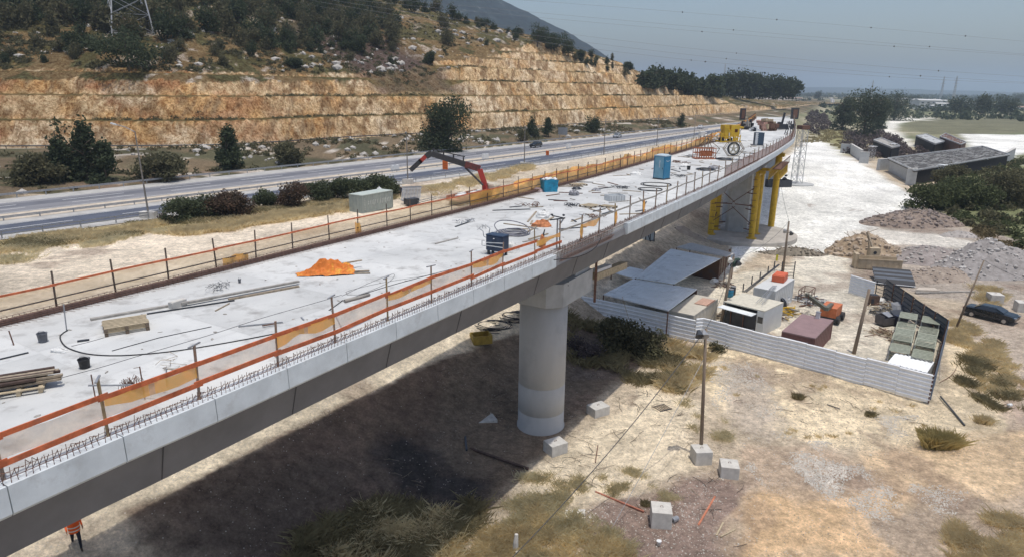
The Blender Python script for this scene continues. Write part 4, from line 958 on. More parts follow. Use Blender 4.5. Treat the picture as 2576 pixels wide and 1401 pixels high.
# ---- machines at the far end (region pixel helper)
def z1(x,y): return (1699.4+x*.1391, 268.3+y*.1391)
def mach(name,label,cat,x0,x1,yb):
    a=G(*z1(x0,yb),ZD); b_=G(*z1(x1,yb),ZD); c=(a+b_)/2; return thing(name,label,cat,c,math.atan2(b_.y-a.y,b_.x-a.x)),(b_-a).length
t,L=mach('concrete_machine','yellow deck finishing machine with a square dark opening, right of the orange frame','machine',760,1130,650)
k=L/3.7
q=MB(); q.box((.75*k,0,1.9*k),(1.5*k,1.6*k,1.9*k)); q.box((-.55*k,0,1.35*k),(1.1*k,1.4*k,1.5*k)); q.box((-.75*k,0,2.5*k),(.9*k,1.5*k,.75*k)); q.box((1.75*k,0,2.45*k),(1.2*k,1.1*k,.3*k)); q.build('housing',M_yellow,t)
q=MB(); q.box((.9*k,-.82*k,1.95*k),(.5*k,.04,.5*k)); q.build('opening',mat('rust_dark_hole',(.08,.02,.01),.9),t)
q=MB()
for x in (-1.7,-.9,-.1,.6,1.3,1.7):
    q.box((x*k,-.85*k,.65*k),(.12*k,.12*k,1.3*k)); q.box((x*k,.75*k,.65*k),(.12*k,.12*k,1.3*k))
q.box((0,-.85*k,1.0*k),(3.6*k,.1*k,.12*k)); q.box((0,-.85*k,.15*k),(3.8*k,.2*k,.2*k)); q.box((0,.75*k,.15*k),(3.8*k,.2*k,.2*k)); q.box((.9*k,-.8*k,.6*k),(.9*k,.1*k,.5*k)); q.box((-1.45*k,-.5*k,1.3*k),(.5*k,.5*k,.5*k)); q.build('under_frame',M_yellow,t)
q=MB(); q.tube((-1.2*k,-.5*k,.5*k),(-1.2*k,.5*k,.5*k),.3*k,12); q.tube((.2*k,-.6*k,.55*k),(.2*k,.4*k,.55*k),.28*k,12); q.build('engine_drum',M_dark,t)
q=MB(); q.tube((-.3*k,-.8*k,1.6*k),(-.25*k,-.8*k,.7*k),.09*k,8); q.tube((1.6*k,-.6*k,2.2*k),(1.7*k,-.4*k,1.4*k),.2*k,8); q.build('white_pipe',M_white,t)
# orange frame with tent-shaped ties
t,L=mach('formwork_rig','rusty orange formwork rig with four sloping ties and a top cross','formwork',330,690,950); k=L/3.4
q=MB()
for z in (.1,1.0,1.75):
    for y in (-.8,.8): q.box((0,y*k,z*k),(3.2*k,.12*k,.12*k))
    for x in (-1.6,1.6): q.box((x*k,0,z*k),(.12*k,1.6*k,.12*k))
for x in np.linspace(-1.6,1.6,9):
    for y in (-.8,.8): q.box((x*k,y*k,.9*k),(.08*k,.08*k,1.7*k))
q.box((.2*k,-.4*k,.9*k),(2.0*k,.2*k,.9*k)); q.build('cage',mat('rust_orange_steel',(.42,.15,.07),.8,n=.35,sc=3),t)
q=MB()
for x,y in ((-1.0,-.8),(2.2,-.8),(-1.0,.8),(1.6,.8)): q.tube((x*k,y*k,1.75*k),(.3*k,0,3.3*k),.05*k,5)
q.tube((2.2*k,-.8*k,1.7*k),(1.2*k,-.8*k,.1*k),.05*k,5); q.tube((2.2*k,-.8*k,1.7*k),(2.2*k,.4*k,1.7*k),.05*k,5); q.build('sloping_tie',mat('brown_tube',(.14,.10,.05),.7),t)
q=MB(); q.box((0,0,2.7*k),(.12*k,.12*k,1.9*k)); q.box((.55*k,0,2.7*k),(.12*k,.12*k,1.9*k)); q.box((.3*k,0,3.6*k),(1.0*k,.15*k,.15*k)); q.build('mast',M_wood,t)
# spoked wheel on hexagon frame
t,L=mach('spoked_reel','round spoked reel standing upright in a pale six-sided frame','reel',850,1220,905); k=L/3.6; cz=1.25*k
q=MB()
def arc(r0,r1,a0,a1,y0=-.12,y1=.12,n=14):
    P=[]
    for j in range(n+1):
        a=a0+(a1-a0)*j/n
        P.append((r0*math.cos(a),r0*math.sin(a))); P.append((r1*math.cos(a),r1*math.sin(a)))
    o=len(q.v)
    for (x,z) in P:
        q.v.append((x*k,y0*k,cz+z*k)); q.v.append((x*k,y1*k,cz+z*k))
    for j in range(n):
        b0=o+j*4; q.f+=[(b0,b0+2,b0+6,b0+4),(b0+1,b0+5,b0+7,b0+3),(b0,b0+4,b0+5,b0+1),(b0+2,b0+3,b0+7,b0+6)]
arc(.88,1.08,0,6.2832,n=40); q.build('rim',M_dark,t)
q=MB(); arc(.70,.86,0,6.2832,-.1,.1,40); arc(.001,.22,0,6.2832,-.2,.2,14)
for a in (.0,1.2566*1,1.2566*2,1.2566*3,1.2566*4): q.beam((0,0,cz),(math.sin(a)*.95*k,0,cz+math.cos(a)*.95*k),.22*k,.14*k)
q.build('spokes',mat('pale_frame_wood',(.50,.46,.36),.8,n=.2,sc=3),t)
q=MB(); H=[(-1.75,0),(-.95,1.1),(.95,1.1),(1.75,0),(.8,-1.15),(-.8,-1.15)]
for i in range(6):
    a,b_=H[i],H[(i+1)%6]
    for y in (-.3,.3): q.beam((a[0]*k,y*k,cz+a[1]*k),(b_[0]*k,y*k,cz+b_[1]*k),.09*k,.09*k)
    q.beam((a[0]*k,-.3*k,cz+a[1]*k),(a[0]*k,.3*k,cz+a[1]*k),.08*k,.08*k)
q.build('hexagon_frame',M_wood,t)
# dark blue cabinet
t,L=mach('cabinet','dark slate-blue cabinet with a louvred side on the far deck','cabinet',1400,1550,705); k=1.0
q=MB(); q.box((.15,0,.15+.9),(L*.75,1.3,1.8)); q.build('body',mat('slate_paint',(.05,.08,.12),.5,n=.15),t)
q=MB(); 
for i in range(6): q.box((-L*.38,-.66,.4+i*.28),(L*.3,.05,.12))
q.box((-L*.38,-.6,1.0),(L*.3,.08,1.8)); q.build('louvre',M_white,t)
q=MB(); q.box((0,0,.06),(L*1.1,1.4,.12)); q.build('skid',M_dark,t)
# dark sheeted machines and piles
def pile(label,x0,x1,yb,h,mats,name='equipment_pile',cat='equipment',n=14,d=2.0):
    t,L=mach(name,label,cat,x0,x1,yb)
    for j,m in enumerate(mats):
        q=MB()
        for i in range(n):
            sx_,sy_,sz_=R.uniform(.3,.9)*L/3,R.uniform(.3,.9)*d/2,R.uniform(.15,.6)*h
            q.box((R.uniform(-.4,.4)*L,R.uniform(-.4,.4)*d,sz_/2+R.random()**2*(h-sz_)),(sx_,sy_,sz_),R.uniform(0,3),R.uniform(-.2,.2))
        q.build(['main_pieces','light_pieces','dark_pieces'][j],m,t)['kind']='stuff'
    return t
pile('dark sheeted machine with pale sheets behind, left of the far deck',1220,1370,420,2.2,[M_dark,M_woodgrey])
pile('low dark and white box machine between the far heaps',1340,1490,450,1.0,[M_dark,M_white],n=6)
pile('pink and brown heap of formwork in the middle of the far deck',1490,1790,440,2.6,[mat('pink_formwork',(.42,.25,.20),.8,n=.3,sc=2),M_pallet,M_rust],n=18,d=3)
t,L=mach('drill_rig','black machine with a leaning mast on the far deck near the right railing','machine',1830,1960,425)
q=MB(); q.box((0,0,.7),(L*.8,1.8,1.1)); q.box((-.2*L,0,1.4),(L*.3,1,.5)); q.build('body',M_dark,t); q=MB(); q.beam((.1*L,0,1),(.35*L,0,3.6),.35,.3); q.beam((.35*L,0,3.6),(.3*L,.3,2.6),.12,.12); q.build('mast',M_dark,t)
t,L=mach('drill_rig','small dark upright roller tool right of the black machine','machine',1975,2010,420); MB().box((0,0,.6),(.8,.6,1.1)).beam((0,0,1),(.2,0,1.7),.1,.1).build('body',M_dark,t)
t,L=mach('drill_rig','small dark upright roller tool nearest the far right railing','machine',2100,2130,418); MB().box((0,0,.6),(.8,.6,1.1)).beam((0,0,1),(.2,0,1.8),.1,.1).build('body',M_dark,t)
t,L=mach('folding_ladder','dark A-shaped folding ladder by the far railing','ladder',2040,2090,515); q=MB(); q.beam((-.7,0,0),(0,0,2.6),.12,.1).beam((.7,0,0),(0,0,2.6),.12,.1).beam((-.7,.7,0),(0,.7,2.6),.12,.1).beam((.7,.7,0),(0,.7,2.6),.12,.1)
for i in range(4): q.beam((-.6+i*.15,0,.4+i*.55),(-.6+i*.15,.7,.4+i*.55),.06,.06)
q.build('rails',M_dark,t)
for x,l,wd in ((1205,'dark upright boxed panel at the far left corner of the deck',1.6),(2145,'dark upright boxed panel at the far right corner of the deck',2.4)):
    c=G(*z1(x,245 if x<2000 else 230),ZD); t=thing('corner_panel',l,'panel',c,.2); q=MB(); q.box((0,0,1.6),(wd,.5,3.2)); q.build('board',M_dark,t); q=MB(); q.box((0,-.3,1.6),(wd*.6,.06,2.4)); q.build('brace',M_rust,t)
t,L=mach('white_pipe_rack','heap of white pipes and pale sheets left of the yellow machine','pipes',420,740,640); q=MB()
for i in range(16): a=R.uniform(-.5,.5)*L; q.tube((a,R.uniform(-1,1),.1+.07*i),(a+R.uniform(.6,1.5),R.uniform(-1,1),.2+.08*i),.09,6)
q.build('pipe',M_white,t); q=MB(); q.box((-.3*L,.4,.8),(.8,.8,1.6)); q.build('bundle',M_sack,t)
# ================================================================ VEGETATION
def leafmat(key,c,c2,tr=.35):
    if key in MATS: return MATS[key]
    m=mat(key,c,.85,n=.1,sc=.8,c2=c2,spec=.15); N=m.node_tree.nodes; L=m.node_tree.links; b=N['Principled BSDF']; t=N.new('ShaderNodeBsdfTranslucent'); x=N.new('ShaderNodeMixShader')
    x.inputs[0].default_value=tr; L.new(b.inputs['Base Color'].links[0].from_socket,t.inputs[0]); L.new(b.outputs[0],x.inputs[1]); L.new(t.outputs[0],x.inputs[2]); L.new(x.outputs[0],N['Material Output'].inputs[0]); return m
F_pine=leafmat('pine_needles',(.085,.105,.055),(.03,.042,.026))
F_olive=leafmat('olive_leaves',(.17,.155,.085),(.06,.065,.04))
F_euc=leafmat('eucalyptus_leaves',(.12,.14,.09),(.04,.055,.04))
F_ole=leafmat('oleander_leaves',(.12,.14,.075),(.045,.058,.036))
F_olered=leafmat('oleander_red',(.14,.085,.06),(.06,.055,.04))
F_green=leafmat('bush_green',(.12,.135,.06),(.045,.06,.03))
F_mauve=leafmat('dry_mauve_scrub',(.16,.13,.13),(.08,.065,.06))
F_dry=leafmat('dry_grass_blades',(.84,.72,.45),(.58,.47,.27),.5)
F_dry2=leafmat('dry_grass_pale',(.80,.72,.50),(.52,.45,.26),.5)
F_weed=leafmat('green_weed_blades',(.40,.34,.19),(.20,.17,.09),.4)
M_bark=mat('bark',(.13,.10,.075),.95,n=.3,sc=6)
def crown_mesh(name,m,h,w,kind,nleaf,ls,rng,z0=.12):
    lobes=[]
    if kind=='pine':
        for i in range(16):
            t=rng.random()**.8; z=h*(z0+.9*(1-z0)*t); r=w*.5*(1-t*.75)*rng.uniform(.35,.85); a=rng.uniform(0,6.28); lobes.append((math.cos(a)*r*.8,math.sin(a)*r*.8,z,w*.17*(1.2-t*.7),h*.11))
        lobes.append((0,0,h*.9,w*.07,h*.12))
    elif kind=='tall':
        for i in range(18):
            t=rng.random(); z=h*(z0+.82*(1-z0)*t); a=rng.uniform(0,6.28); r=w*.5*rng.uniform(.1,.75)*(1-.35*t); q=w*.22*rng.uniform(.7,1.3); lobes.append((math.cos(a)*r,math.sin(a)*r,z,q,q*.95))
    else:
        for i in range(14):
            a=rng.uniform(0,6.28); r=w*.5*math.sqrt(rng.random())*.68; z=h*(z0+.25+(1-z0-.35)*rng.random()*(1-(r/(w*.5))**2*.5)); q=w*.21*rng.uniform(.7,1.25); lobes.append((math.cos(a)*r,math.sin(a)*r,z,q,h*.2))
    L=np.array(lobes); rs=np.random.RandomState(rng.randrange(1<<30))
    pk=rs.choice(len(L),nleaf,p=(L[:,3]**2)/(L[:,3]**2).sum())
    d=rs.normal(size=(nleaf,3)); d/=np.linalg.norm(d,axis=1)[:,None]; rad=rs.uniform(.55,1.12,nleaf)[:,None]
    # small clumps: leaves gather round twig ends
    cen=L[pk,:3]+d*np.stack([L[pk,3],L[pk,3],L[pk,4]],1)*rad
    cen=np.floor(cen/(ls*2.2))*(ls*2.2)+rs.normal(size=(nleaf,3))*ls*.9
    cen[:,2]=np.maximum(cen[:,2],h*z0*.5)
    u=rs.normal(size=(nleaf,3)); u/=np.linalg.norm(u,axis=1)[:,None]; v=np.cross(u,rs.normal(size=(nleaf,3))); v/=np.linalg.norm(v,axis=1)[:,None]
    s=(ls*rs.uniform(.5,1.2,nleaf))[:,None]; 
    V=np.stack([cen-u*s,cen+v*s*.55,cen+u*s,cen-v*s*.55],1).reshape(-1,3); F=np.arange(nleaf*4).reshape(-1,4)
    me=npmesh(name,V,F,m,smooth=False); d_=me.data; bpy.data.objects.remove(me); return d_
def trunk_mb(h,w,rng,z0=.12,multi=1):
    q=MB()
    for k in range(multi):
        ox=rng.uniform(-.2,.2)*w*(multi>1); 
        q.path([(ox*.3,0,-.3),(ox*.6,ox*.2,h*.35),(ox+rng.uniform(-.1,.1)*w*.3,ox*.4,h*.8)],.1,7,True,[h*.03,h*.022,h*.006])
        for i in range(5):
            z=h*rng.uniform(.2,.65); a=rng.uniform(0,6.28); q.path([(ox*.5,0,z),(ox*.5+math.cos(a)*w*.18,math.sin(a)*w*.18,z+h*.08),(ox*.5+math.cos(a)*w*.36,math.sin(a)*w*.36,z+h*.14)],.1,5,True,[h*.011,h*.008,h*.003])
    return q
TR=random.Random(31)
def tree(loc,h,w,label,m=None,kind='pine',name='pine_tree',nleaf=3500,ls=.3,group=None,z0=.1,multi=1,cat='tree',sy=1):
    t=thing(name,label,cat,loc,TR.uniform(0,6.28) if sy==1 else 0,group)
    c=bpy.data.objects.new('crown',crown_mesh('crown',m or F_pine,h,w,kind,nleaf,ls,TR,z0)); COL.objects.link(c); c.parent=t; c.scale=(1,sy,1)
    trunk_mb(h,w,TR,z0,multi).build('trunk',M_bark,t); return t
def tree_px(x,yb,yt,wpx,label,z=None,ray_hill=False,**k):
    p=(hill_ray(x,yb) if ray_hill else (GH(x,yb) if z is None else G(x,yb,z)))
    if p is None: return
    d=p.length if False else math.hypot(p.x,p.y)
    h=d*(yb-yt)/FPX*1.02; w=wpx/FPX*d*1.12
    return tree(p,max(h,1),w,label,**k)
# trees and bushes between the highway and the cutting
tree_px(1120,380,255,118,'biggest dark pine beside the far lane of the highway, in front of the cutting',nleaf=9000,ls=.36,z0=.02,multi=3,kind='tall')
tree_px(1337,344,290,38,'left one of two small pines by the road sign',nleaf=2200,z0=.02)
tree_px(1379,346,297,33,'right one of two small pines by the road sign',nleaf=2000,z0=.02)
tree_px(1490,334,292,36,'bushy round tree under the cutting, right of the road sign',kind='round',name='bush_tree',nleaf=2200,z0=.0)
tree_px(1713,322,287,26,'small dark pine far along the road by the bridge end',nleaf=1200,z0=.02)
tree_px(1310,356,325,34,'low dark bush left of the two small pines',kind='round',name='bush',cat='bush',nleaf=1400,z0=0,m=F_olive)
for x,yb,yt,w,l in ((158,455,330,75,'left pine of the dark pine cluster at the far left of the highway'),(222,455,328,85,'middle pine of the dark pine cluster at the left, tallest'),(268,458,372,70,'right low pine of the dark cluster at the left'),(575,425,330,72,'dark pine standing alone before the cutting, right of the cluster'),(410,455,395,92,'round green bush by the left lamp post at the highway edge'),(715,415,365,58,'small dark bush before the rock face, left of the biggest pine'),(110,460,400,90,'dark bush left of the pine cluster')):
    r_='bush' in l; tree_px(x,yb,yt,w,l,kind='round' if r_ else 'pine',name='bush' if r_ else 'pine_tree',cat='bush' if r_ else 'tree',m=F_olive if r_ else F_pine,nleaf=4500,ls=.36,z0=.0 if r_ else .03)
# low scrub on the bank (uncountable)
def scatter_leaf(name,pts,m,hmax,wmax,nper,ls,kind='stuff'):
    V=[];n=len(pts); P=np.array([tuple(p) for p in pts]); rs=np.random.RandomState(len(pts)+7)
    hh=rs.uniform(.4,1,n)*hmax; ww=rs.uniform(.5,1,n)*wmax
    P=np.repeat(P,nper,0); hh=np.repeat(hh,nper); ww=np.repeat(ww,nper); N_=len(P)
    d=rs.normal(size=(N_,3)); d/=np.linalg.norm(d,axis=1)[:,None]; d[:,2]=abs(d[:,2]); r=rs.uniform(.5,1.05,N_)[:,None]
    C_=P+d*np.stack([ww/2,ww/2,hh],1)*r
    u=rs.normal(size=(N_,3)); u/=np.linalg.norm(u,axis=1)[:,None]; v=np.cross(u,rs.normal(size=(N_,3))); v/=np.linalg.norm(v,axis=1)[:,None]; s=(ls*rs.uniform(.5,1.2,N_))[:,None]
    V=np.stack([C_-u*s,C_+v*s*.6,C_+u*s,C_-v*s*.6],1).reshape(-1,3)
    o=npmesh(name,V,np.arange(N_*4).reshape(-1,4),m,smooth=False); return tag(recenter(o),kind=kind)
pts=[];pts2=[]
hfs=float(HF.inv(-75.9,99)[0][0])
for i in range(1500):
    s=hfs-20+R.random()*300; f=R.random(); a=HF.at(s,0); oc=-float(CB.inv(a.x,a.y,8)[1][0]); p=HF.at(s,2.0+f*max(3,oc-5)); 
    if vn(p.x/9,p.y/9,3)<.42: continue
    p.z=H1(p)-.2; (pts if R.random()<.6 else pts2).append(p)
scatter_leaf('bank_scrub',pts,F_olive,1.5,2.6,46,.28); scatter_leaf('bank_scrub',pts2,leafmat('dry_scrub',(.20,.16,.085),(.10,.08,.045)),1.1,2.2,40,.28)
q=MB()
for i in range(520):
    s=hfs-20+R.random()*230; a=HF.at(s,0); oc=-float(CB.inv(a.x,a.y,8)[1][0]); p=HF.at(s,2.5+R.random()*max(3,oc-6))
    if vn(p.x/7+40,p.y/7,8)<.60: continue
    p.z=H1(p); q.rock(p,R.uniform(.3,1.1),.8)
M_rockw=mat('white_limestone',(.42,.395,.36),.9,n=.25,sc=2,bump=.3,bs=3)
if q.v: tag(recenter(q.build('bank_rocks',M_rockw)),kind='stuff')
# hillside: pines one by one, scrub and pale boulders as ground cover
protos=[]
for i in range(6):
    me=crown_mesh('crown',F_pine if i%2 else F_olive,1,.95,['round','pine','tall'][i%3],900,.06,TR,.02); protos.append(me)
mt=trunk_mb(1,.5,TR).build('trunk',M_bark); tm=mt.data; bpy.data.objects.remove(mt)
n=0; cand=0; occ=[]
def add_hill_tree(p,h,w,label,group):
    global n
    t=thing('pine_tree',label,'tree',p,TR.uniform(0,6.28),group); t.scale=(w,w,h)
    c=bpy.data.objects.new('crown',protos[n%6]); COL.objects.link(c); c.parent=t
    c=bpy.data.objects.new('trunk',tm); COL.objects.link(c); c.parent=t; n+=1
tries=0
def sky_(x): return np.interp(x,[1000,1112,1175,1242,1335,1439,1600],[0,5,28,58,90,132,178])
def dens(x,y):
    if y<14: return .8
    if x<560: return .8 if y<78 and vn(x/70,y/30,5)>.38 else (.10 if y<165 else .02)
    if x<1000: return .9 if y<132 and vn(x/60,y/36,6)>.26 else .07
    sky=np.interp(x,[1000,1112,1175,1242,1335,1439,1600],[0,5,28,58,90,132,178])
    return .95 if y<sky+34 else .04
while n<275 and tries<9000:
    tries+=1; x=R.uniform(-40,1620); y=R.uniform(-25,215)
    if R.random()>dens(x,y): continue
    p=hill_ray(x,y)
    if p is None or any((p.x-o_[0])**2+(p.y-o_[1])**2<o_[2] for o_ in occ): continue
    s_,b_=[float(v[0]) for v in CB.inv(p.x,p.y)]
    if b_<26 or (b_<50 and x>1130 and y>sky_(x)+20): continue
    sm=y>120 or x>1150
    h=R.uniform(3,5) if sm else R.uniform(5.5,9.5); w=h*R.uniform(.75,1.15)
    occ.append((p.x,p.y,(w*.52)**2)); p.z-=.3
    add_hill_tree(p,h,w,'dark evergreen tree on the rocky slope above the rock cutting','evergreens on the hillside above the cutting')
for x,yb,yt,w,l in ((325,178,88,125,'big dark bushy tree at the foot of the lattice pylon'),(182,137,95,42,'round dark tree left of the pylon, on open slope'),(232,130,105,30,'little bush between the round dark tree and the pylon'),(745,172,150,30,'small dark bush alone on the grassy slope above the cutting'),(1083,162,132,22,'thin dark tree at the left of the mauve scree'),(897,132,85,50,'dark tree above the white rocks, left of the scree'),(1352,118,66,52,'dark cypress-like tree on the skyline above the stepped cutting'),(1394,130,84,66,'dark round tree right of the skyline cypress'),(1430,143,104,46,'last dark tree of the skyline row above the cutting'),(1578,180,156,18,'lone small tree at the end of the cutting against the sky'),(1462,151,130,24,'tiny bush on the skyline past the row of dark trees')):
    tree_px(x,yb,yt,w,l,ray_hill=True,kind='round',name='hill_tree',nleaf=3200,ls=.42 if w>60 else .3,z0=.0,m=F_pine)
pts=[];q=MB()
tries=0
while len(pts)<1500 and tries<9000:
    tries+=1; x=R.uniform(-60,1640); y=R.uniform(-10,225); p=hill_ray(x,y)
    if p is None: continue
    s_,b_=[float(v[0]) for v in CB.inv(p.x,p.y)]
    if b_<24 or (b_<49 and x>1130) or vn(p.x/12,p.y/12,31)<.40: continue
    p.z-=.1; pts.append(p)
scatter_leaf('hill_scrub',pts,F_olive,1.1,2.4,34,.33)
pts=[]
for i in range(2200):
    a_=R.uniform(float(CB.inv(-150,150)[0][0]),float(CB.inv(110,410)[0][0])); b_=R.choice([5.6,13.2,21,28.5,36]); p,cu=hill_at(a_,b_+R.uniform(-1.2,1.5))
    if cu and vn(a_/14,b_,77)>.5: pts.append(p)
scatter_leaf('bench_weeds',pts,F_olive,.9,2.2,26,.22)
tries=0; k=0
while k<430 and tries<9000:
    tries+=1; x=R.uniform(0,1420); y=R.uniform(0,225)
    if vn(x/60,y/26,9)+(.12 if x>640 else 0)<.60: continue
    p=hill_ray(x,y)
    if p is None: continue
    s_,b_=[float(v[0]) for v in CB.inv(p.x,p.y)]
    if b_<26 or (b_<50 and x>1130): continue
    q.rock(p,(.2+1.5*R.random()**2.5)*(1.2 if x>640 else .8),.6); k+=1
tag(recenter(q.build('hill_boulders',M_rockw)),kind='stuff')
t=thing('guard_rail','low dark rail running along the pale ledge at the foot of the cutting','guard rail',CB.at(float(CB.inv(-150,150)[0][0]),-2.7,7))
sa=float(CB.inv(-150,150)[0][0]); q=MB(); q.path([CB.at(v,-2.7,7.75) for v in np.arange(sa,sa+420,5)],.13,4,False); q.build('rail_beam',M_dark,t,True)
for v in np.arange(sa,sa+396,4.0): MB().beam(CB.at(v,-2.7,6.4),CB.at(v,-2.7,7.8),.12,.12).build('post',M_dark,t,True)
# retaining slab by the biggest pine
a=hill_ray(1172,290); 
# oleander hedge
OL=[(455,556,508,62,1),(505,548,500,60,1),(560,545,488,66,2),(600,542,486,64,2),(672,522,484,40,0),(735,520,468,66,2),(805,508,462,52,0),(850,503,455,60,0),(900,497,452,62,0),(950,491,447,66,0),(985,487,446,44,0)]
LN=['first','second','third','fourth','fifth','sixth','seventh','eighth','ninth','tenth','eleventh']
for i,(x,yb,yt,w,k) in enumerate(OL):
    tree_px(x,yb,yt-6,w*1.25,'%s bush from the left lamp in the %s hedge row beside the highway'%(LN[i],['dark green','mixed green','reddish brown'][k]),name='oleander_bush',cat='bush',kind='round',m=[F_ole,F_ole,F_olered][k],nleaf=4500,ls=.17,z0=-.05,group='oleander hedge beside the highway',z=5)
tree_px(413,556,540,24,'little dark bush at the foot of the left lamp base',name='bush',cat='bush',kind='round',m=F_mauve,nleaf=700,ls=.12,z0=-.05,z=5)
# ---------------------------------------------------------------- pylon
pa=hill_ray(293,88); pb=hill_ray(383,106)
pc=(pa+pb)/2; wb=math.hypot(pc.x,pc.y)*86/FPX; rz=-math.atan2(pc.x,pc.y)+.12
t=thing('pylon','tall galvanised lattice pylon on the hillside at the top left','pylon',Vector((pc.x-math.sin(rz)*wb/2,pc.y+math.cos(rz)*wb/2,(pa.z+pb.z)/2)),rz)
def lattice(q,w0,w1,z0,z1,n,r,rb):
    W=lambda z:(w0+(w1-w0)*(z-z0)/(z1-z0))/2
    for sx_ in (-1,1):
        for sy_ in (-1,1): q.beam((sx_*W(z0),sy_*W(z0),z0),(sx_*W(z1),sy_*W(z1),z1),r,r)
    for i in range(n):
        a=z0+(z1-z0)*i/n; c=z0+(z1-z0)*(i+1)/n
        for f in ((1,0),(0,1)):
            for sgn in (-1,1):
                def P(s,z): w=W(z); return (s*w,sgn*w,z) if f==(1,0) else (sgn*w,s*w,z)
                q.beam(P(-1,a),P(1,c),rb,rb); q.beam(P(1,a),P(-1,c),rb,rb); q.beam(P(-1,c),P(1,c),rb,rb)
M_pyl=mat('pylon_steel',(.50,.50,.50),.5,.3,n=.08)
q=MB(); lattice(q,wb*1.0,wb*.42,-3,26,6,.34,.10); q.build('leg_lattice',M_pyl,t)
q=MB(); lattice(q,wb*.42,1.6,26,50,6,.25,.12); q.build('upper_lattice',M_pyl,t)
for z in (32,38,44):
    q=MB()
    for s_ in (-1,1): q.beam((0,0,z+1.5),(s_*9,0,z),.2,.2); q.beam((s_*1,.8,z-.8),(s_*9,0,z),.15,.15); q.beam((s_*1,-.8,z-.8),(s_*9,0,z),.15,.15)
    q.build('cross_arm',M_pyl,t)
# power lines, each a sagging cable with marker balls
def wire(P,label,d=290,balls=()):
    pts=[]
    xs=[p[0] for p in P]; ys=[p[1] for p in P]
    co_=np.polyfit(xs,ys,2)
    X_=np.linspace(min(xs),max(xs),60)
    for x in X_:
        a=ray(x,float(np.polyval(co_,x))); k=d/a[1]; pts.append(Vector((a[0]*k,a[1]*k,CAMH+a[2]*k)))
    t=thing('power_cable',label,'power line',pts[30],group='high-voltage cables crossing the sky')
    q=MB(); q.path(pts,.022 if d<200 else .034,4,False); q.build('conductor',mat('cable_grey',(.20,.21,.23),.6),t,True)
    for x in balls:
        i=int(np.clip((x-min(xs))/(max(xs)-min(xs))*59,0,59)); c=pts[i]
        q=MB(); q.rock(c,.33,1.0); q.build('marker_ball',mat('marker_grey',(.10,.10,.11),.6),t,True)
wire([(700,-35),(1340,-8),(1740,33),(2219,83),(2437,97),(2700,108)],'highest power cable across the sky, with four marker balls',balls=(1740,1985,2219,2437))
wire([(760,-18),(1300,22),(1717,59),(2143,110),(2352,126),(2700,140)],'second power cable, with marker balls above the far trees',balls=(1859,2352))
wire([(800,-5),(1300,35),(1717,72),(2143,115),(2400,135),(2700,142)],'third power cable, just under the second',balls=(1796,2270))
wire([(700,-20),(1150,45),(1400,88),(1717,115),(2143,165),(2576,194),(2700,198)],'fourth power cable, crossing over the skyline trees',balls=(1878,2381))
wire([(640,-22),(1150,58),(1400,98),(1717,136),(2143,182),(2576,208),(2700,212)],'fifth power cable, lowest but one',balls=(1842,2333))
wire([(600,-20),(1150,70),(1400,112),(1717,152),(2143,190),(2576,210),(2700,213)],'lowest power cable, running just over the horizon at the right',balls=(1767,1789,2256))
# ---------------------------------------------------------------- lamps
def lamp(xb,yb,h,label,block=True,lean=0,arm=None):
    c=G(xb,yb,5.0); t=thing('street_lamp',label,'street lamp',c,0,'lamp posts beside the highway')
    q=MB(); q.tube((0,0,0),(-lean*h,0,h),.13,8,.07); q.build('pole',mat('lamp_pole',(.24,.22,.20),.6,.2,n=.2),t)
    if arm:
        q=MB(); q.path([(-lean*h,0,h-.1),(-lean*h-arm*.5,0,h+.5),(-lean*h-arm,0,h+.8)],.05,6); a=q.build('arm',M_steel,t); q=MB(); q.box((-lean*h-arm-.25,0,h+.85),(.7,.25,.16),0,0,.3); q.build('lantern',M_white,a)
    else:
        q=MB(); q.tube((-lean*h,0,h),(-lean*h,-.5,h+.25),.045,6); a=q.build('arm',M_steel,t); q=MB(); q.box((-lean*h,-.75,h+.28),(.25,.6,.12)); q.build('lantern',M_steel,a)
    if block:
        q=MB(); q.box((0,0,.35),(1.9,1.1,.9)); q.build('base_block',M_conc2,t)
lamp(375,548,11.0,'tall lamp post at the left with white lantern on bent arm',lean=.03,arm=2.3)
lamp(1026,462,8.8,'lamp post without lantern arm beside the container and the loader crane')
lamp(1319,418,8.4,'lamp post on a block behind the orange netting, below the dark car')
lamp(1519,390,8.8,'lamp post right of the orange road sign, third along the near edge',False)
lamp(1652,368,9.0,'lamp post fourth along the near edge of the highway',False)
lamp(1745,352,9.0,'farthest lamp post seen, next to the yellow machine on the deck',False)
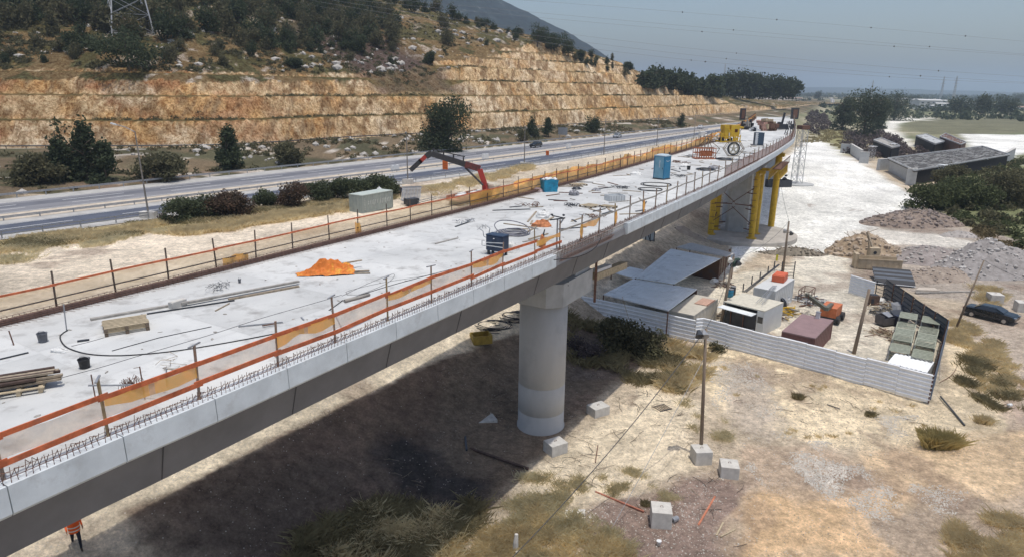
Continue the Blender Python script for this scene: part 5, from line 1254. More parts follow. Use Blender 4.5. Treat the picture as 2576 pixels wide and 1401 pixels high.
# orange signs and white blocks on the median
def osign(x,yb,yt,w,label):
    c=G(x,yb,5.0); d=math.hypot(c.x,c.y); hh=d*(yb-yt)/FPX; ww=d*w/FPX
    t=thing('road_sign',label,'road sign',c,-.45); q=MB(); q.box((0,0,hh*.58),(ww,.08,hh*.8)); q.build('orange_panel',mat('signal_orange',(.80,.16,.02),.5,n=.06),t)
    q=MB(); 
    for i in range(3): q.box((0,-.045,hh*(.38+.18*i)),(ww*.7,.01,hh*.05))
    q.build('marking',mat('sign_brown',(.55,.12,.03),.6),t)
    q=MB(); q.box((-ww*.35,.05,hh*.3),(.08,.08,hh*.6)).box((ww*.35,.05,hh*.3),(.08,.08,hh*.6)); q.build('leg',M_steel,t)
osign(1120,432,405,15,'bigger orange road works sign under the crane boom'); osign(1377,394,380,8,'small orange road works sign below the dark car')
for x,y,l in ((505,545,'white concrete block on the median, nearest to the left lamp'),(1001-7,433,'white concrete block on the median left of the crane boom'),(1223-2,401,'white concrete block on the median right of the orange sign'),(1430,374,'white concrete block on the median right of the dark car')):
    yy={505:548,994:432,1221:401,1430:374}[x]; c=G(x,yy,5.0)
    t=thing('median_block',l,'concrete block',c,.9,'white blocks along the median'); q=MB(); q.box((0,0,.65),(1.9,.7,1.3),taper=.9); q.build('block',M_white,t); q=MB(); q.box((0,0,1.34),(.5,.2,.08)); q.build('lifting_loop',M_steel,t)
t=thing('road_sign','back of a grey road sign board on two posts below the small pines','road sign',GH(1415,352),-.5); q=MB(); q.box((0,0,3.0),(3.4,.1,2.4)); q.build('board',M_steel,t)
for x in (-1.2,1.2): MB().box((x,.1,1.6),(.14,.14,3.6)).build('post',M_steel,t)
# ---------------------------------------------------------------- cars
def car(loc,rz,label,paint,L=4.5,W=1.8,Hh=1.45,kind='sedan',group=None):
    t=thing('parked_car' if group is None else 'car',label,'car',loc,rz,group)
    if kind=='sedan': P=[(-.5,.30),(-.5,.62),(-.44,.72),(-.30,.74),(-.17,.99),(.10,1.0),(.27,.72),(.44,.64),(.5,.50),(.5,.28)]
    else: P=[(-.5,.28),(-.5,.62),(-.47,.75),(-.42,.98),(.05,1.0),(.20,.72),(.44,.66),(.5,.52),(.5,.26)]
    n=len(P); q=MB(); rows=[]
    for y,kx,kz in ((-W/2,.985,.90),(-W/2*.96,1,.96),(-W*.33,1,1),(W*.33,1,1),(W/2*.96,1,.96),(W/2,.985,.90)):
        rows.append([(px_*L*kx, y*(1 if pz<.7 else (1-.20*(pz-.7)/.3)), (.27+(pz-.27)*(kz if pz<.7 else 1))*Hh if pz<.7 else pz*Hh-(.04*Hh if abs(y)>W*.4 else 0)) for px_,pz in P])
    o=0
    for r_ in rows: q.v+=r_
    for i in range(len(rows)-1):
        for j in range(n): j2=(j+1)%n; q.f.append((i*n+j,i*n+j2,(i+1)*n+j2,(i+1)*n+j))
    q.f.append(tuple(range(n))); q.f.append(tuple((len(rows)-1)*n+j for j in range(n))[::-1])
    b_=q.build('body',paint,t,smooth=False)
    sx=P[[i for i,p in enumerate(P) if p[1]>=.98][0]][0]; fx=P[[i for i,p in enumerate(P) if p[1]>=.98][1]][0]
    wy=W/2*.985
    for s_ in (-1,1):
        q=MB(); X0,X1=(-.27*L if kind=='sedan' else -.42*L),(.21*L if kind=='sedan' else .16*L); 
        y0=s_*(W/2*.99+.012); y1=s_*(W/2*.84)
        q.add([(X0,y0,.735*Hh),(X1,y0,.735*Hh),(fx*L-.02*L,y1,.925*Hh),(sx*L+.01*L,y1,.925*Hh)],[(0,1,2,3)] if s_<0 else [(3,2,1,0)]); q.build('side_window',M_glass,t)
        q=MB(); q.box((.475*L,s_*W*.36,.52*Hh),(.09*L,W*.16,.09*Hh)); q.build('headlight',M_chrome,t)
        q=MB(); q.box((-.487*L,s_*W*.37,.56*Hh),(.04*L,W*.15,.10*Hh)); q.build('tail_light',M_red,t)
        q=MB(); q.box((.16*L,s_*(W/2+.07),.74*Hh),(.16,.14,.11)); q.build('wing_mirror',paint,t)
        for x in (-.31,.31):
            wl=MB(); r=.32*Hh/1.45; wl.tube((x*L,s_*(W/2-.2),r),(x*L,s_*(W/2+.015),r),r,20); wl=wl.build('wheel',M_black,t); q=MB(); q.tube((x*L,s_*(W/2),r),(x*L,s_*(W/2+.03),r),r*.62,14); q.build('rim',M_chrome,wl)
    q=MB(); a=P[[i for i,p in enumerate(P) if p[1]>=.98][1]]; c_=P[[i for i,p in enumerate(P) if p[1]>=.98][1]+1]
    e=.02; q.add([((a[0]+.012)*L+e,-W*.36,.975*Hh),((a[0]+.012)*L+e,W*.36,.975*Hh),(c_[0]*L+e,W*.42,.745*Hh),(c_[0]*L+e,-W*.42,.745*Hh)],[(0,1,2,3)[::-1]]); q.build('windscreen',M_glass,t)
    a=P[[i for i,p in enumerate(P) if p[1]>=.98][0]]; c_=P[[i for i,p in enumerate(P) if p[1]>=.98][0]-1]
    q=MB(); q.add([((a[0]-.01)*L-e,-W*.36,.965*Hh),((a[0]-.01)*L-e,W*.36,.965*Hh),(c_[0]*L-e,W*.42,.76*Hh),(c_[0]*L-e,-W*.42,.76*Hh)],[(0,1,2,3)]); q.build('rear_window',M_glass,t)
    return t
P_blk=mat('black_car_paint',(.012,.018,.024),.18,.1,n=.05,spec=.6); P_sil=mat('silver_car_paint',(.50,.51,.52),.3,.5,n=.04); P_wht=mat('white_car_paint',(.75,.75,.74),.3,n=.03)
def hang(x,y):
    p=G(x,y,5.03); return p,HN.ang(float(HN.inv(p.x,p.y)[0][0]))
p,a=hang(1348,371.5); car(p,a+math.pi,'dark people carrier driving on the far carriageway of the highway',P_blk,4.6,1.85,1.7,'van','moving')
p,a=hang(1553,347); car(p,a+math.pi,'silver car driving behind the dark one on the far carriageway',P_sil,4.4,1.8,1.45,'sedan','moving')
p,a=hang(1762,324); car(p,a,'white car on the highway beyond the orange railing near the bridge end',P_wht,4.5,1.8,1.5,'sedan','moving')
for o_ in list(COL.objects):
    if o_.get('group')=='moving': o_['group']='cars driving on the highway'
# ---------------------------------------------------------------- container, scrap, loader crane, worker (left strip)
def ccontainer(c,rz,L,W,Hh,m,label,name='shipping_container',rib=.28,roofm=None,doorside=True,cat='container'):
    t=thing(name,label,cat,c,rz)
    def wall(p0,p1,nrm,nm):
        p0=Vector(p0);p1=Vector(p1);d=p1-p0;Lw=d.length;d/=Lw;n=int(Lw/rib)*2; q=MB(); pts=[]
        for i in range(n+1):
            k=i%4; off=-.02 if k in(1,2) else -.055
            pts.append(p0+d*(Lw*i/n)+Vector(nrm)*off)
        for p in pts: q.v+= [(p.x,p.y,.14),(p.x,p.y,Hh-.1)]
        for i in range(n): q.f.append((2*i,2*i+2,2*i+3,2*i+1))
        q.build(nm,m,t)
    wall((-L/2,-W/2,0),(L/2,-W/2,0),(0,-1,0),'side_wall'); wall((L/2,W/2,0),(-L/2,W/2,0),(0,1,0),'side_wall')
    wall((L/2,-W/2,0),(L/2,W/2,0),(1,0,0),'end_wall'); wall((-L/2,W/2,0),(-L/2,-W/2,0),(-1,0,0),'end_wall')
    q=MB(); q.box((0,0,Hh-.05),(L,W,.1)); q.build('roof',roofm or m,t)
    q=MB()
    for x in (-L/2+.06,L/2-.06):
        for y in (-W/2+.06,W/2-.06): q.box((x,y,Hh/2-.03),(.13,.13,Hh-.12))
    for y in (-W/2+.05,W/2-.05): q.box((0,y,.07),(L-.26,.11,.14))
    for x in (-L/2+.05,L/2-.05): q.box((x,0,.07),(.11,W-.26,.14))
    q.build('frame',m,t)
    return t
a=G(937,538,5.0); b_=G(989,521,5.0)
a=G(912,538,5.0); b_=G(989,522,5.0); dv=(b_-a).normalized(); rz=math.atan2(dv.y,dv.x); L=(b_-a).length
nv=Vector((-dv.y,dv.x,0)); c=(a+b_)/2+nv*1.2
M_cont=mat('grey_green_container',(.30,.335,.31),.6,n=.1,sc=1,dirt=((.20,.14,.10),1.5,.62,.9))
t=ccontainer(c,rz,L,2.44,2.5,M_cont,'grey-green shipping container with white vertical-bar lettering beyond the left railing',roofm=mat('container_roof_pale',(.45,.50,.46),.6,n=.1))
q=MB()
for i in range(14):
    if i in (6,): continue
    x=-L*.30+i*L*.055; q.box((x,-1.235,1.32+R.uniform(-.03,.03)),(L*.018,.012,R.uniform(.5,.72)))
for i in range(7): q.box((-L*.42,-1.235,.5+i*.24),(.14,.012,.1))
q.build('lettering',mat('worn_white_print',(.60,.62,.60),.7,n=.3,sc=6),t)
# tank and stick behind container
t=thing('water_tank','small white tank in the hedge behind the container','tank',G(955,498,5.6)); MB().lathe((0,0,0),[(.4,0),(.4,1.3),(.25,1.5)],12).build('tank_body',M_white,t); MB().tube((0,0,1.4),(.0,0,1.7),.1,6).build('cap',M_white,t)
# scaffold scrap heap
c=G(1040,512,5.2); t=thing('frame_stack','leaning grey scaffold frames and a dark bin right of the container','scaffold frames',c,.5)
for k in range(4):
    q=MB(); y=k*.35
    for i in range(6): q.beam((-1.5+i*.5,y,.4),(-.9+i*.5,y+.9,2.2),.08,.06)
    q.beam((-1.6,y,.4),(1.2,y,.4),.08,.08).beam((-1.0,y+.9,2.2),(1.8,y+.9,2.2),.08,.08); q.build('frame',M_steel,t)
q=MB(); q.box((-.6,-.8,.45),(1.9,1.2,.9),.2); q.build('bin',M_dark,t)
q=MB(); q.beam((.2,-1.2,.5),(3.6,.2,.7),.16,.1).beam((.2,-1.5,.3),(3.6,-.1,.5),.16,.1).beam((0,-1.7,.1),(4.2,-.6,.15),.2,.14); q.build('beam',M_woodgrey,t)
# loader crane truck
c=G(1190,505,5.0); u=Vector((math.cos(BR.ang(S0+30)),math.sin(BR.ang(S0+30)),0)); rz=math.atan2(u.y,u.x)
c=G(1222,506,4.6); dC=math.hypot(c.x,c.y)
t=thing('crane_truck','lorry with a red and black folding loader crane behind the orange netting','truck',c,rz)
q=MB(); q.box((-4.8,0,1.25),(8.2,2.4,.25)); 
for y in (-1.2,1.2): q.box((-4.8,y,1.6),(8.2,.06,.5))
q.build('flatbed',mat('faded_orange_paint',(.50,.25,.16),.7,n=.25,sc=1.5),t)
q=MB(); q.box((-4,0,.95),(9,.9,.3)); q.build('chassis',M_dark,t)
for x in (-7.6,-6.4,1.4):
    for y in (-1.1,1.1):
        wl=MB(); wl.tube((x,y-.17,.5),(x,y+.17,.5),.5,18); wl=wl.build('wheel',M_black,t); MB().tube((x,y-.19,.5),(x,y+.19,.5),.25,10).build('rim',M_steel,wl)
q=MB(); q.box((1.6,0,1.55),(1.9,2.3,1.7)); q.box((1.5,0,2.5),(1.7,2.2,.3),taper=.85); q.build('cab',mat('cream_cab',(.58,.52,.42),.5,n=.1),t); q=MB(); q.box((1.75,-1.16,1.85),(.9,.03,.6)).box((1.75,1.16,1.85),(.9,.03,.6)).box((2.56,0,1.85),(.03,1.9,.65)); q.build('cab_window',M_glass,t)
q=MB(); 
for i in range(12): q.box((-5+R.uniform(-3,3),R.uniform(-.8,.8),1.55+R.uniform(0,.35)),(R.uniform(.6,2),R.uniform(.3,.8),.25),R.uniform(-.2,.2))
q.build('load',M_sack,t)
def cp(x,y,dd=0): a=ray(x,y); k=(c.y+dd)/a[1]; w_=Vector((a[0]*k,a[1]*k,CAMH+a[2]*k))-c; w_=Matrix.Rotation(-rz,3,'Z')@w_; return w_
A0=cp(1222,480);A1=cp(1220,466);A2=cp(1207,427);A2b=cp(1170,414);A3=cp(1087,388);A4=cp(1072,393);Am=cp(1056,408);A5=cp(1033,429)
MR=mat('crane_red',(.42,.045,.035),.45,n=.1,dirt=((.05,.03,.03),3,.58,.78)); MK=mat('crane_black',(.045,.045,.05),.5,n=.2)
q=MB(); q.beam(Vector((A0.x,A0.y,1.1)),A0,.8,.8); q.beam(A0,A1,.7,.7); q.beam(A1,A2,.55,.8); q.build('crane_column',MR,t)
q=MB(); q.beam(A2+Vector((.1,0,.1)),A2b,.6,.95); q.build('crane_knuckle',mat('crane_dark_red',(.16,.035,.035),.5,n=.3,sc=3,c2=(.04,.03,.03)),t)
q=MB(); q.beam(A2b.lerp(A3,-.05),A3,.55,.85); q.beam(A2b+Vector((0,0,1.15)),A3+Vector((0,0,.7)),.14,.16)
for f in (.05,.35,.65,.95): q.beam(A2b.lerp(A3,f),A2b.lerp(A3,f)+Vector((0,0,1.0)),.16,.16)
q.build('crane_boom',MK,t)
q=MB(); q.tube(A1+Vector((-.5,0,0)),A2b+Vector((0,0,-.5)),.16,8); q.build('lift_cylinder',MK,t)
q=MB(); q.beam(A3+Vector((0,0,.2)),A4+Vector((0,0,-.1)),.5,.9); q.build('crane_tip_joint',MK,t)
q=MB(); q.beam(A4,Am,.5,.62); q.build('crane_jib',MR,t)
q=MB(); q.beam(A4.lerp(Am,.75),A5,.5,.72); q.build('crane_jib_end',MK,t)
q=MB(); q.tube(A5,A5-Vector((0,0,2.6)),.03,4); q.build('hook_line',M_steel,t)
# ---------------------------------------------------------------- people
def person(loc,rz,label,P,parts,shirt,trousers,skin=None,k=1.0,hair=True,helmet=None):
    """P: joints in metres, x = forward, y = left, z = up"""
    t=thing('person',label,'person',loc,rz)
    me=bpy.data.meshes.new('body'); names=list(P); idx={n_:i for i,n_ in enumerate(names)}
    me.from_pydata([P[n_][:3] for n_ in names],[(idx[a],idx[b]) for a,b in parts],[])
    o=bpy.data.objects.new('body',me); COL.objects.link(o); o.parent=t
    o.modifiers.new('skin','SKIN'); sv=me.skin_vertices[0].data
    for n_ in names: r=P[n_][3]; sv[idx[n_]].radius=(r,r*(P[n_][4] if len(P[n_])>4 else 1)); 
    for n_ in names: sv[idx[n_]].use_root=(n_=='pelvis')
    s=o.modifiers.new('sub','SUBSURF'); s.levels=s.render_levels=2
    dg=bpy.context.evaluated_depsgraph_get(); m2=bpy.data.meshes.new_from_object(o.evaluated_get(dg)); o.modifiers.clear(); o.data=m2
    for m_ in (trousers,shirt,M_skin,M_boot): m2.materials.append(m_)
    for f in m2.polygons:
        c_=f.center; f.material_index=3 if c_.z<.13 else (0 if c_.z<.93 else (2 if c_.z>1.47 else 1)); f.use_smooth=True
        if c_.z<1.0 and abs(c_.y)>.24: f.material_index=2
    return t
M_skin=mat('skin',(.36,.20,.13),.6,n=.08); M_boot=mat('work_boot',(.06,.045,.03),.8); M_nav=mat('navy_trousers',(.018,.022,.035),.85,n=.15,sc=6); M_shirtg=mat('dark_shirt',(.05,.05,.06),.85); M_vest=mat('hivis_orange',(.85,.13,.02),.6,n=.08,sc=4); M_refl=mat('reflective_tape',(.75,.74,.68),.4)
def walkP(a=.30,b=-.28):
    return {'pelvis':(0,0,.95,.15),'waist':(0,0,1.08,.135),'chest':(.02,0,1.30,.16,1.15),'neck':(.03,0,1.47,.06),'chin':(.06,0,1.56,.07),'head':(.045,0,1.66,.095),'nose':(.13,0,1.62,.03),'top':(.03,0,1.73,.075),
    'hipL':(0,.10,.90,.10),'kneeL':(a*.75+.06,.11,.50,.065),'ankL':(a*.9,.11,.09,.045),'toeL':(a*.9+.18,.12,.04,.04),
    'hipR':(0,-.10,.90,.10),'kneeR':(b*.25,-.11,.50,.065),'ankR':(b*1.25,-.11,.14,.045),'toeR':(b*1.25+.16,-.12,.04,.04),
    'shL':(.01,.19,1.41,.06),'elL':(-.10,.27,1.15,.045),'wrL':(.02,.30,.93,.03),'haL':(.05,.30,.87,.035),'shR':(.01,-.19,1.41,.06),'elR':(-.02,-.28,1.14,.045),'wrR':(.16,-.28,.98,.03),'haR':(.21,-.28,.94,.035)}
WE=[('pelvis','waist'),('waist','chest'),('chest','neck'),('neck','chin'),('chin','head'),('head','nose'),('head','top'),('pelvis','hipL'),('hipL','kneeL'),('kneeL','ankL'),('ankL','toeL'),('pelvis','hipR'),('hipR','kneeR'),('kneeR','ankR'),('ankR','toeR'),('chest','shL'),('shL','elL'),('elL','wrL'),('wrL','haL'),('chest','shR'),('shR','elR'),('elR','wrR'),('wrR','haR')]
def fingers(t,side,P):
    w=Vector(P['ha'+side][:3]); q=MB(); d=(w-Vector(P['wr'+side][:3])).normalized(); s=1 if side=='L' else -1
    for i in range(4):
        o_=w+Vector(((i-1.5)*.02,0,0)); L_=(.055,.065,.06,.045)[i]; q.path([o_,o_+d*L_*.6,o_+d*L_+Vector((.012,-s*.012,0))],.009,5,True,[.011,.010,.007])
    o_=w-d*.02+Vector((.035,0,0)); q.path([o_,o_+Vector((.025,0,-.02)),o_+Vector((.03,-s*.01,-.045))],.01,5,True,[.012,.010,.008])
    q.build('hand',M_skin,t,smooth=True)
P_=walkP(.34,-.30); pp=GH(195,1376); t=person(pp,RAD(-50),'person in an orange high-visibility vest and dark trousers walking out from under the bridge',P_,WE,M_vest,M_nav)
fingers(t,'L',P_); fingers(t,'R',P_)
q=MB()   # vest: sleeveless shell with two reflective bands
pr_=[(.19,.80),(.20,1.0),(.195,1.15),(.205,1.3),(.20,1.40),(.11,1.47)]
q.lathe((0.01,0,0),pr_,20,False); q.v=[(x,y*1.12,z) for x,y,z in q.v]; ve=q.build('vest',M_vest,t,smooth=True)
for z in (.90,1.06):
    q=MB(); q.lathe((.01,0,0),[(.203,z),(.206,z+.05)],20,False); q.v=[(x,y*1.12,zz_) for x,y,zz_ in q.v]; q.build('reflective_band',M_refl,ve,smooth=True)
q=MB(); q.lathe((.035,0,0),[(.10,1.66),(.105,1.72),(.08,1.78),(.02,1.80)],14); q.build('hair',mat('dark_hair',(.02,.015,.012),.7),t,smooth=True)
P_=walkP(.06,-.04); P_['ankR']=(0,-.11,.09,.045); P_['toeR']=(.17,-.12,.04,.04); pp=G(1010,497,5.3)
t=person(pp,RAD(-80),'person in a white helmet and dark clothes standing behind the container',P_,WE,M_shirtg,M_nav); fingers(t,'L',P_); fingers(t,'R',P_)
q=MB(); q.lathe((.03,0,0),[(.15,1.66),(.125,1.68),(.125,1.74),(.09,1.81),(.02,1.83)],14); q.build('helmet',M_white,t,smooth=True)
# weeds and dry grass along the left strip
def blades(name,pts,m,h,n,w=.03,spread=.25,seed=1,kind='stuff',lean=.35):
    P=np.repeat(np.array([tuple(p) for p in pts]),n,0); rs=np.random.RandomState(seed); N_=len(P)
    base=P.copy(); base[:,:2]+=rs.normal(size=(N_,2))*spread
    hh=h*rs.uniform(.4,1.15,N_); th=rs.uniform(0,6.28,N_); ln=rs.normal(size=(N_,2))*lean*1.9*hh[:,None]
    tip=base.copy(); tip[:,:2]+=ln; tip[:,2]+=hh; mid=base.copy(); mid[:,:2]+=ln*.35; mid[:,2]+=hh*.55
    wv=np.stack([np.cos(th),np.sin(th),0*th],1)*(w*rs.uniform(.6,1.3,N_))[:,None]/2
    base[:,2]-=.05
    V=np.stack([base-wv,base+wv,mid+wv*.8,tip],1).reshape(-1,3); V2=np.arange(N_*4).reshape(-1,4)
    o=npmesh(name,V,V2,m,smooth=False); return tag(recenter(o),kind=kind)
def zpts(poly,z,n,seed,thr=.0,sc=3.):
    PP=[(p[0],p[1]) for p in PZ(poly,z)]; rs=np.random.RandomState(seed); bx=[p[0] for p in PP]; by=[p[1] for p in PP]; out=[]
    k=0
    while len(out)<n and k<60:
        x=rs.uniform(min(bx),max(bx),n*2); y=rs.uniform(min(by),max(by),n*2); m=inpoly(x+(fbm(x,y,1.5,2,seed+5)-.5)*3,y+(fbm(x,y,1.5,2,seed+6)-.5)*3,PP)&((fbm(x,y,sc,3,seed)-thr)/.22>rs.rand(len(x))); x,y=x[m],y[m]
        z_=Hraw(x,y) if len(x) else []
        out+=[(a,b__,c__) for a,b__,c__ in zip(x,y,z_)]; k+=1
    return out[:n]
LP=[(-300,690),(0,640),(430,575),(880,522),(1000,500),(1000,492),(870,503),(400,558),(0,604),(-300,640)]
blades('strip_weeds',zpts(LP,5,1500,3,.45,5),F_dry,.5,26,.05,.4,3); blades('strip_weeds',zpts(LP,5,1100,4,.5,4),F_weed,.45,24,.05,.35,4)
blades('strip_weeds',zpts([(0,625),(430,572),(450,600),(200,640),(0,670)],5,500,5,.48,3),F_dry2,.4,20,.05,.3,5)
blades('strip_weeds',zpts([(1080,478),(1330,415),(1340,425),(1100,492)],5,500,6,.4,3),F_dry,.7,24,.07,.5,6)
blades('strip_weeds',zpts([(430,585),(880,520),(880,535),(430,602)],4.9,800,7,.3,3),F_dry,.7,30,.05,.4,7)
# ================================================================ CONTRACTOR'S YARD
def D5(x,y): return (1502.6+x*.1979,581.4+y*.1979)
def D6(x,y): return (1717+x/3,467+y/3)
def D8(x,y): return (859+x/3,934+y/3)
def D9(x,y): return (1717+x/3,934+y/3)
def DL(x,y): return (2075+x*.2681,626+y*.2681)
def D3(x,y): return (1717+x/3,y/3)
def boxfrom(A,B,C,h,z0=0):
    a,b_,c=G(*A,h),G(*B,h),G(*C,h); d=b_-a; L=d.length; d/=L; n_=Vector((-d.y,d.x,0)); W=abs((c-b_).dot(n_)); ce=(a+b_)/2+n_*W/2; ce.z=z0
    return ce,math.atan2(d.y,d.x),L,W
M_corr=mat('corrugated_white',(.86,.88,.90),.5,0,n=.06,sc=1.5,dirt=((.42,.38,.33),1.2,.6,.95))
M_corrd=mat('corrugated_dark_blue',(.085,.10,.125),.5,.2,n=.12,sc=1)
M_shed=mat('shed_roof_metal',(.74,.78,.80),.6,0,n=.08,sc=.7,dirt=((.25,.25,.26),.9,.56,.8))
def corrfence(pts,h,label,m,mpost,z0=None,seg=2.4,rib=6,name='sheet_fence',lean=0):
    P=[G(*p,0) if len(p)==2 and not isinstance(p,Vector) else p for p in pts]
    t=thing(name,label,'fence',P[0])
    for a,b_ in zip(P[:-1],P[1:]):
        L=(b_-a).length; n=max(1,round(L/seg)); d=(b_-a)/L; nv=Vector((d.y,-d.x,0))
        for i in range(n):
            p0=a+d*(L*i/n); p1=a+d*(L*(i+1)/n-.01); q=MB(); prof=[]
            dz=R.uniform(-.05,.05); off=.012*(i%2)
            for k in range(rib):
                z=.06+h*k/rib; w=h/rib
                prof+=[(off+0,z),(off+0,z+w*.55),(off+.075,z+w*.62),(off+.075,z+w*.80),(off+0,z+w*.87)]
            prof.append((off,.06+h))
            for p in (p0,p1): q.v+=[tuple(p+nv*o_+Vector((0,0,z+dz))) for o_,z in prof]
            m_=len(prof)
            for j in range(m_-1): q.f.append((j,m_+j,m_+j+1,j+1))
            q.build('sheet_panel',m,t,True)
            MB().box(tuple(p0-nv*.06+Vector((0,0,h*.52))),(.07,.07,h*1.04)).build('post',mpost,t,True)
    return t
corrfence([(1400,782),(1560,818),(1746,862)],2.15,'white corrugated sheet fence left of the corner, half in the shadow of the bridge',M_corr,M_steel)
corrfence([(1746,862),(1764,860),(2337,1014)],2.25,'long bright corrugated sheet fence closing the yard toward the viewer',M_corr,M_steel,rib=7)
corrfence([(2337,1014),(2374,866)],2.25,'short dark sheet fence seen edge-on at the right corner of the yard',M_corrd,M_rust)
corrfence([(2374,866),(2220,752)],2.3,'dark blue-grey sheet fence along the right side of the yard, rusty posts inside',M_corrd,M_rust,rib=5)
corrfence([(2134,737),(2196,757)],2.1,'loose corrugated gate panel left of the dark fence',M_corr,M_steel,rib=7,name='sheet_gate')
t=thing('bar_gate','dark steel gate leaf with bars between the corrugated gate and dark fence','gate',G(*DL(465,475),0)); a=G(*DL(465,475),0); b_=G(*DL(535,500),0); q=MB()
for i in range(6): q.beam(a+Vector((0,0,.2+i*.38)),b_+Vector((0,0,.2+i*.38)),.05,.05)
q.beam(a,a+Vector((0,0,2.2)),.07,.07).beam(b_,b_+Vector((0,0,2.2)),.07,.07); q.build('bars',M_dark,t,True)
def shed(C,h,label,m=None,walls=(),posts=True,rib=False,slope=0):
    P=[G(*c,h) for c in C]; c0=sum(P,Vector())/len(P); c0.z=0; t=thing('open_shed',label,'shed',c0)
    q=MB(); n_=len(P); lo=[p-Vector((0,0,.09)) for p in P]; q.add(P+lo,[tuple(range(n_))[::-1],tuple(range(n_,2*n_))]+[(i,(i+1)%n_,n_+(i+1)%n_,n_+i) for i in range(n_)])
    o=q.build('roof',m or M_shed,t,True)
    bm=bmesh.new(); bm.from_mesh(o.data); bmesh.ops.recalc_face_normals(bm,faces=bm.faces); bm.to_mesh(o.data); bm.free()
    if n_==4:
        q=MB(); N_=int((P[1]-P[0]).length/(.45 if not rib else .3))
        for i in range(1,N_):
            a=P[0].lerp(P[1],i/N_); b_=P[3].lerp(P[2],i/N_); q.beam(a+Vector((0,0,.018)),b_+Vector((0,0,.018)),.03 if not rib else .12,.03 if not rib else .05)
        q.build('roof_ribs',m or M_shed,t,True)
    for i,p in enumerate(P):
        MB().tube((p.x,p.y,-.1),(p.x,p.y,h-.1),.06,6).build('post',M_rust,t,True)
    for (i,j) in walls:
        a,b_=P[i],P[j]; q=MB(); q.beam(Vector((a.x,a.y,h/2)),Vector((b_.x,b_.y,h/2)),.06,h-.15); q.build('wall_sheet',mat('shed_wall_dark',(.07,.055,.05),.8,n=.4,sc=1.5,c2=(.14,.07,.04)),t,True)
    return t
import bmesh
shed([D5(80,800),D5(900,1005),D5(1265,735),D5(470,600)],2.7,'lower large flat-roofed open shed behind the white fence, nearest the pier',walls=((2,3),))
shed([D5(485,588),D5(975,665),D5(1560,350),D5(935,225)],2.9,'upper large flat-roofed open shed with stained grey roof',walls=((2,3),))
shed([D5(180,515),D5(478,604),D5(590,492),D5(415,455)],2.75,'small triangular-looking lean-to roof left of the upper shed')
shed([D5(1010,205),D5(1640,322),D5(1740,285),D5(1185,150)],3.1,'light ribbed roof strip at the far end of the sheds',m=mat('light_ribbed_roof',(.50,.50,.50),.5,n=.1),rib=True)
# stored things beneath
t=thing('timber_screen','row of rusty upright planks under the right edge of the upper shed','screen',G(*D5(1580,600),0))
for i in range(11):
    a=G(*D5(1500+i*18,640-i*22),0); MB().box((a.x,a.y,1.1),(.22,.1,2.2),R.uniform(0,1)).build('plank',M_rust if i%2 else M_wood,t,True)
c=G(*D5(1490,665),0); lump(*D5(1490,668),1.1,.8,.6,M_sack,'white sack at the mouth of the upper shed','sack','sack',z=0,seed=21)
# containers and cabins
Mwc=mat('white_cabin_paint',(.60,.62,.62),.5,n=.06,sc=1,dirt=((.42,.36,.28),1,.62,.95))
ce,rz,L,W=boxfrom(D5(1990,712),D5(2270,765),D5(2520,610),2.6); print('white container',L,W)
ccontainer(ce,rz,L,W,2.6,Mwc,'tall white container with an orange-red crate on its roof',rib=.3)
c2,r2_,L2,W2=boxfrom(D5(1600,885),D5(2130,1015),D5(2190,860),2.45); print('cabin',L2,W2)
t=thing('site_cabin','small white site cabin with a dark open front and grey canopy','cabin',c2,r2_)
q=MB(); q.box((0,0,2.4),(L2,W2,.1)); q.build('roof',mat('cream_roof',(.60,.57,.48),.7,n=.1,dirt=((.4,.33,.24),1,.6,.9)),t)
q=MB(); q.box((L2/2-.35,0,1.17),(.7,W2,2.34)); q.build('right_wall',Mwc,t); q=MB(); q.box((-L2/2+.04,.1,1.17),(.08,W2-.1,2.34)).box((0,W2/2-.04,1.17),(L2-.2,.08,2.34)); q.build('back_wall',Mwc,t)
q=MB(); q.beam((-L2/2,-W2/2-.5,2.05),(L2/2-.75,-W2/2-.5,2.0),1.1,.05); q.build('canopy',M_shed,t)
q=MB(); q.box((-.2,-W2/2+.12,1.0),(L2-1.2,.05,1.9)); q.build('dark_front',M_dark,t)
q=MB(); 
for x in (-L2*.28,.1): q.box((x,-W2/2-.0,1.0),(.08,.08,2.0))
q.build('front_post',M_rust,t)
q=MB(); q.box((L2/2-.35,-W2/2-.02,1.5),(.5,.03,.6)); q.build('window',M_glass,t)
bucketc=G(*D5(1715,1195),0); t=thing('water_barrel','white round barrel in front of the site cabin','barrel',bucketc); MB().lathe((0,0,0),[(.3,0),(.33,.4),(.31,.85),(.31,.9)],16).build('barrel_body',M_white,t,smooth=True); MB().lathe((0,0,.9),[(.33,0),(.33,.04)],16).build('rim',M_white,t)
t=thing('roof_crate','orange-red box-shaped crate lying on the roof of the white container','crate',G(*D6(732,715),2.61),rz+.1)
a,b_=G(*D6(663,700),3.2),G(*D6(745,712),3.2); Lr=1.5
q=MB(); q.box((0,0,.36),(1.25,2.0,.7)); ob=q.build('box_body',mat('red_orange_crate',(.60,.13,.06),.6,n=.08,sc=2),t); ob.modifiers.new('b','BEVEL').width=.06
MB().box((0,0,.73),(1.1,1.8,.04)).build('lid',MATS['red_orange_crate'],t)
t=thing('roof_rods','bundle of thin steel rods lying over the white container and cabin roofs','rods',G(*D5(2100,800),2.66))
for i in range(7):
    a=G(*D5(2230+i*9,690),2.75+.02*i); b_=G(*D5(2010+i*22+R.uniform(-20,20),900+R.uniform(-40,30)),2.75); MB().tube(a,b_,.022,5).build('rod',M_steel,t,True)
t=thing('rail_rack','rack of dark rails with upright stops running behind the white container','rack',G(*D5(2050,620),2.2))
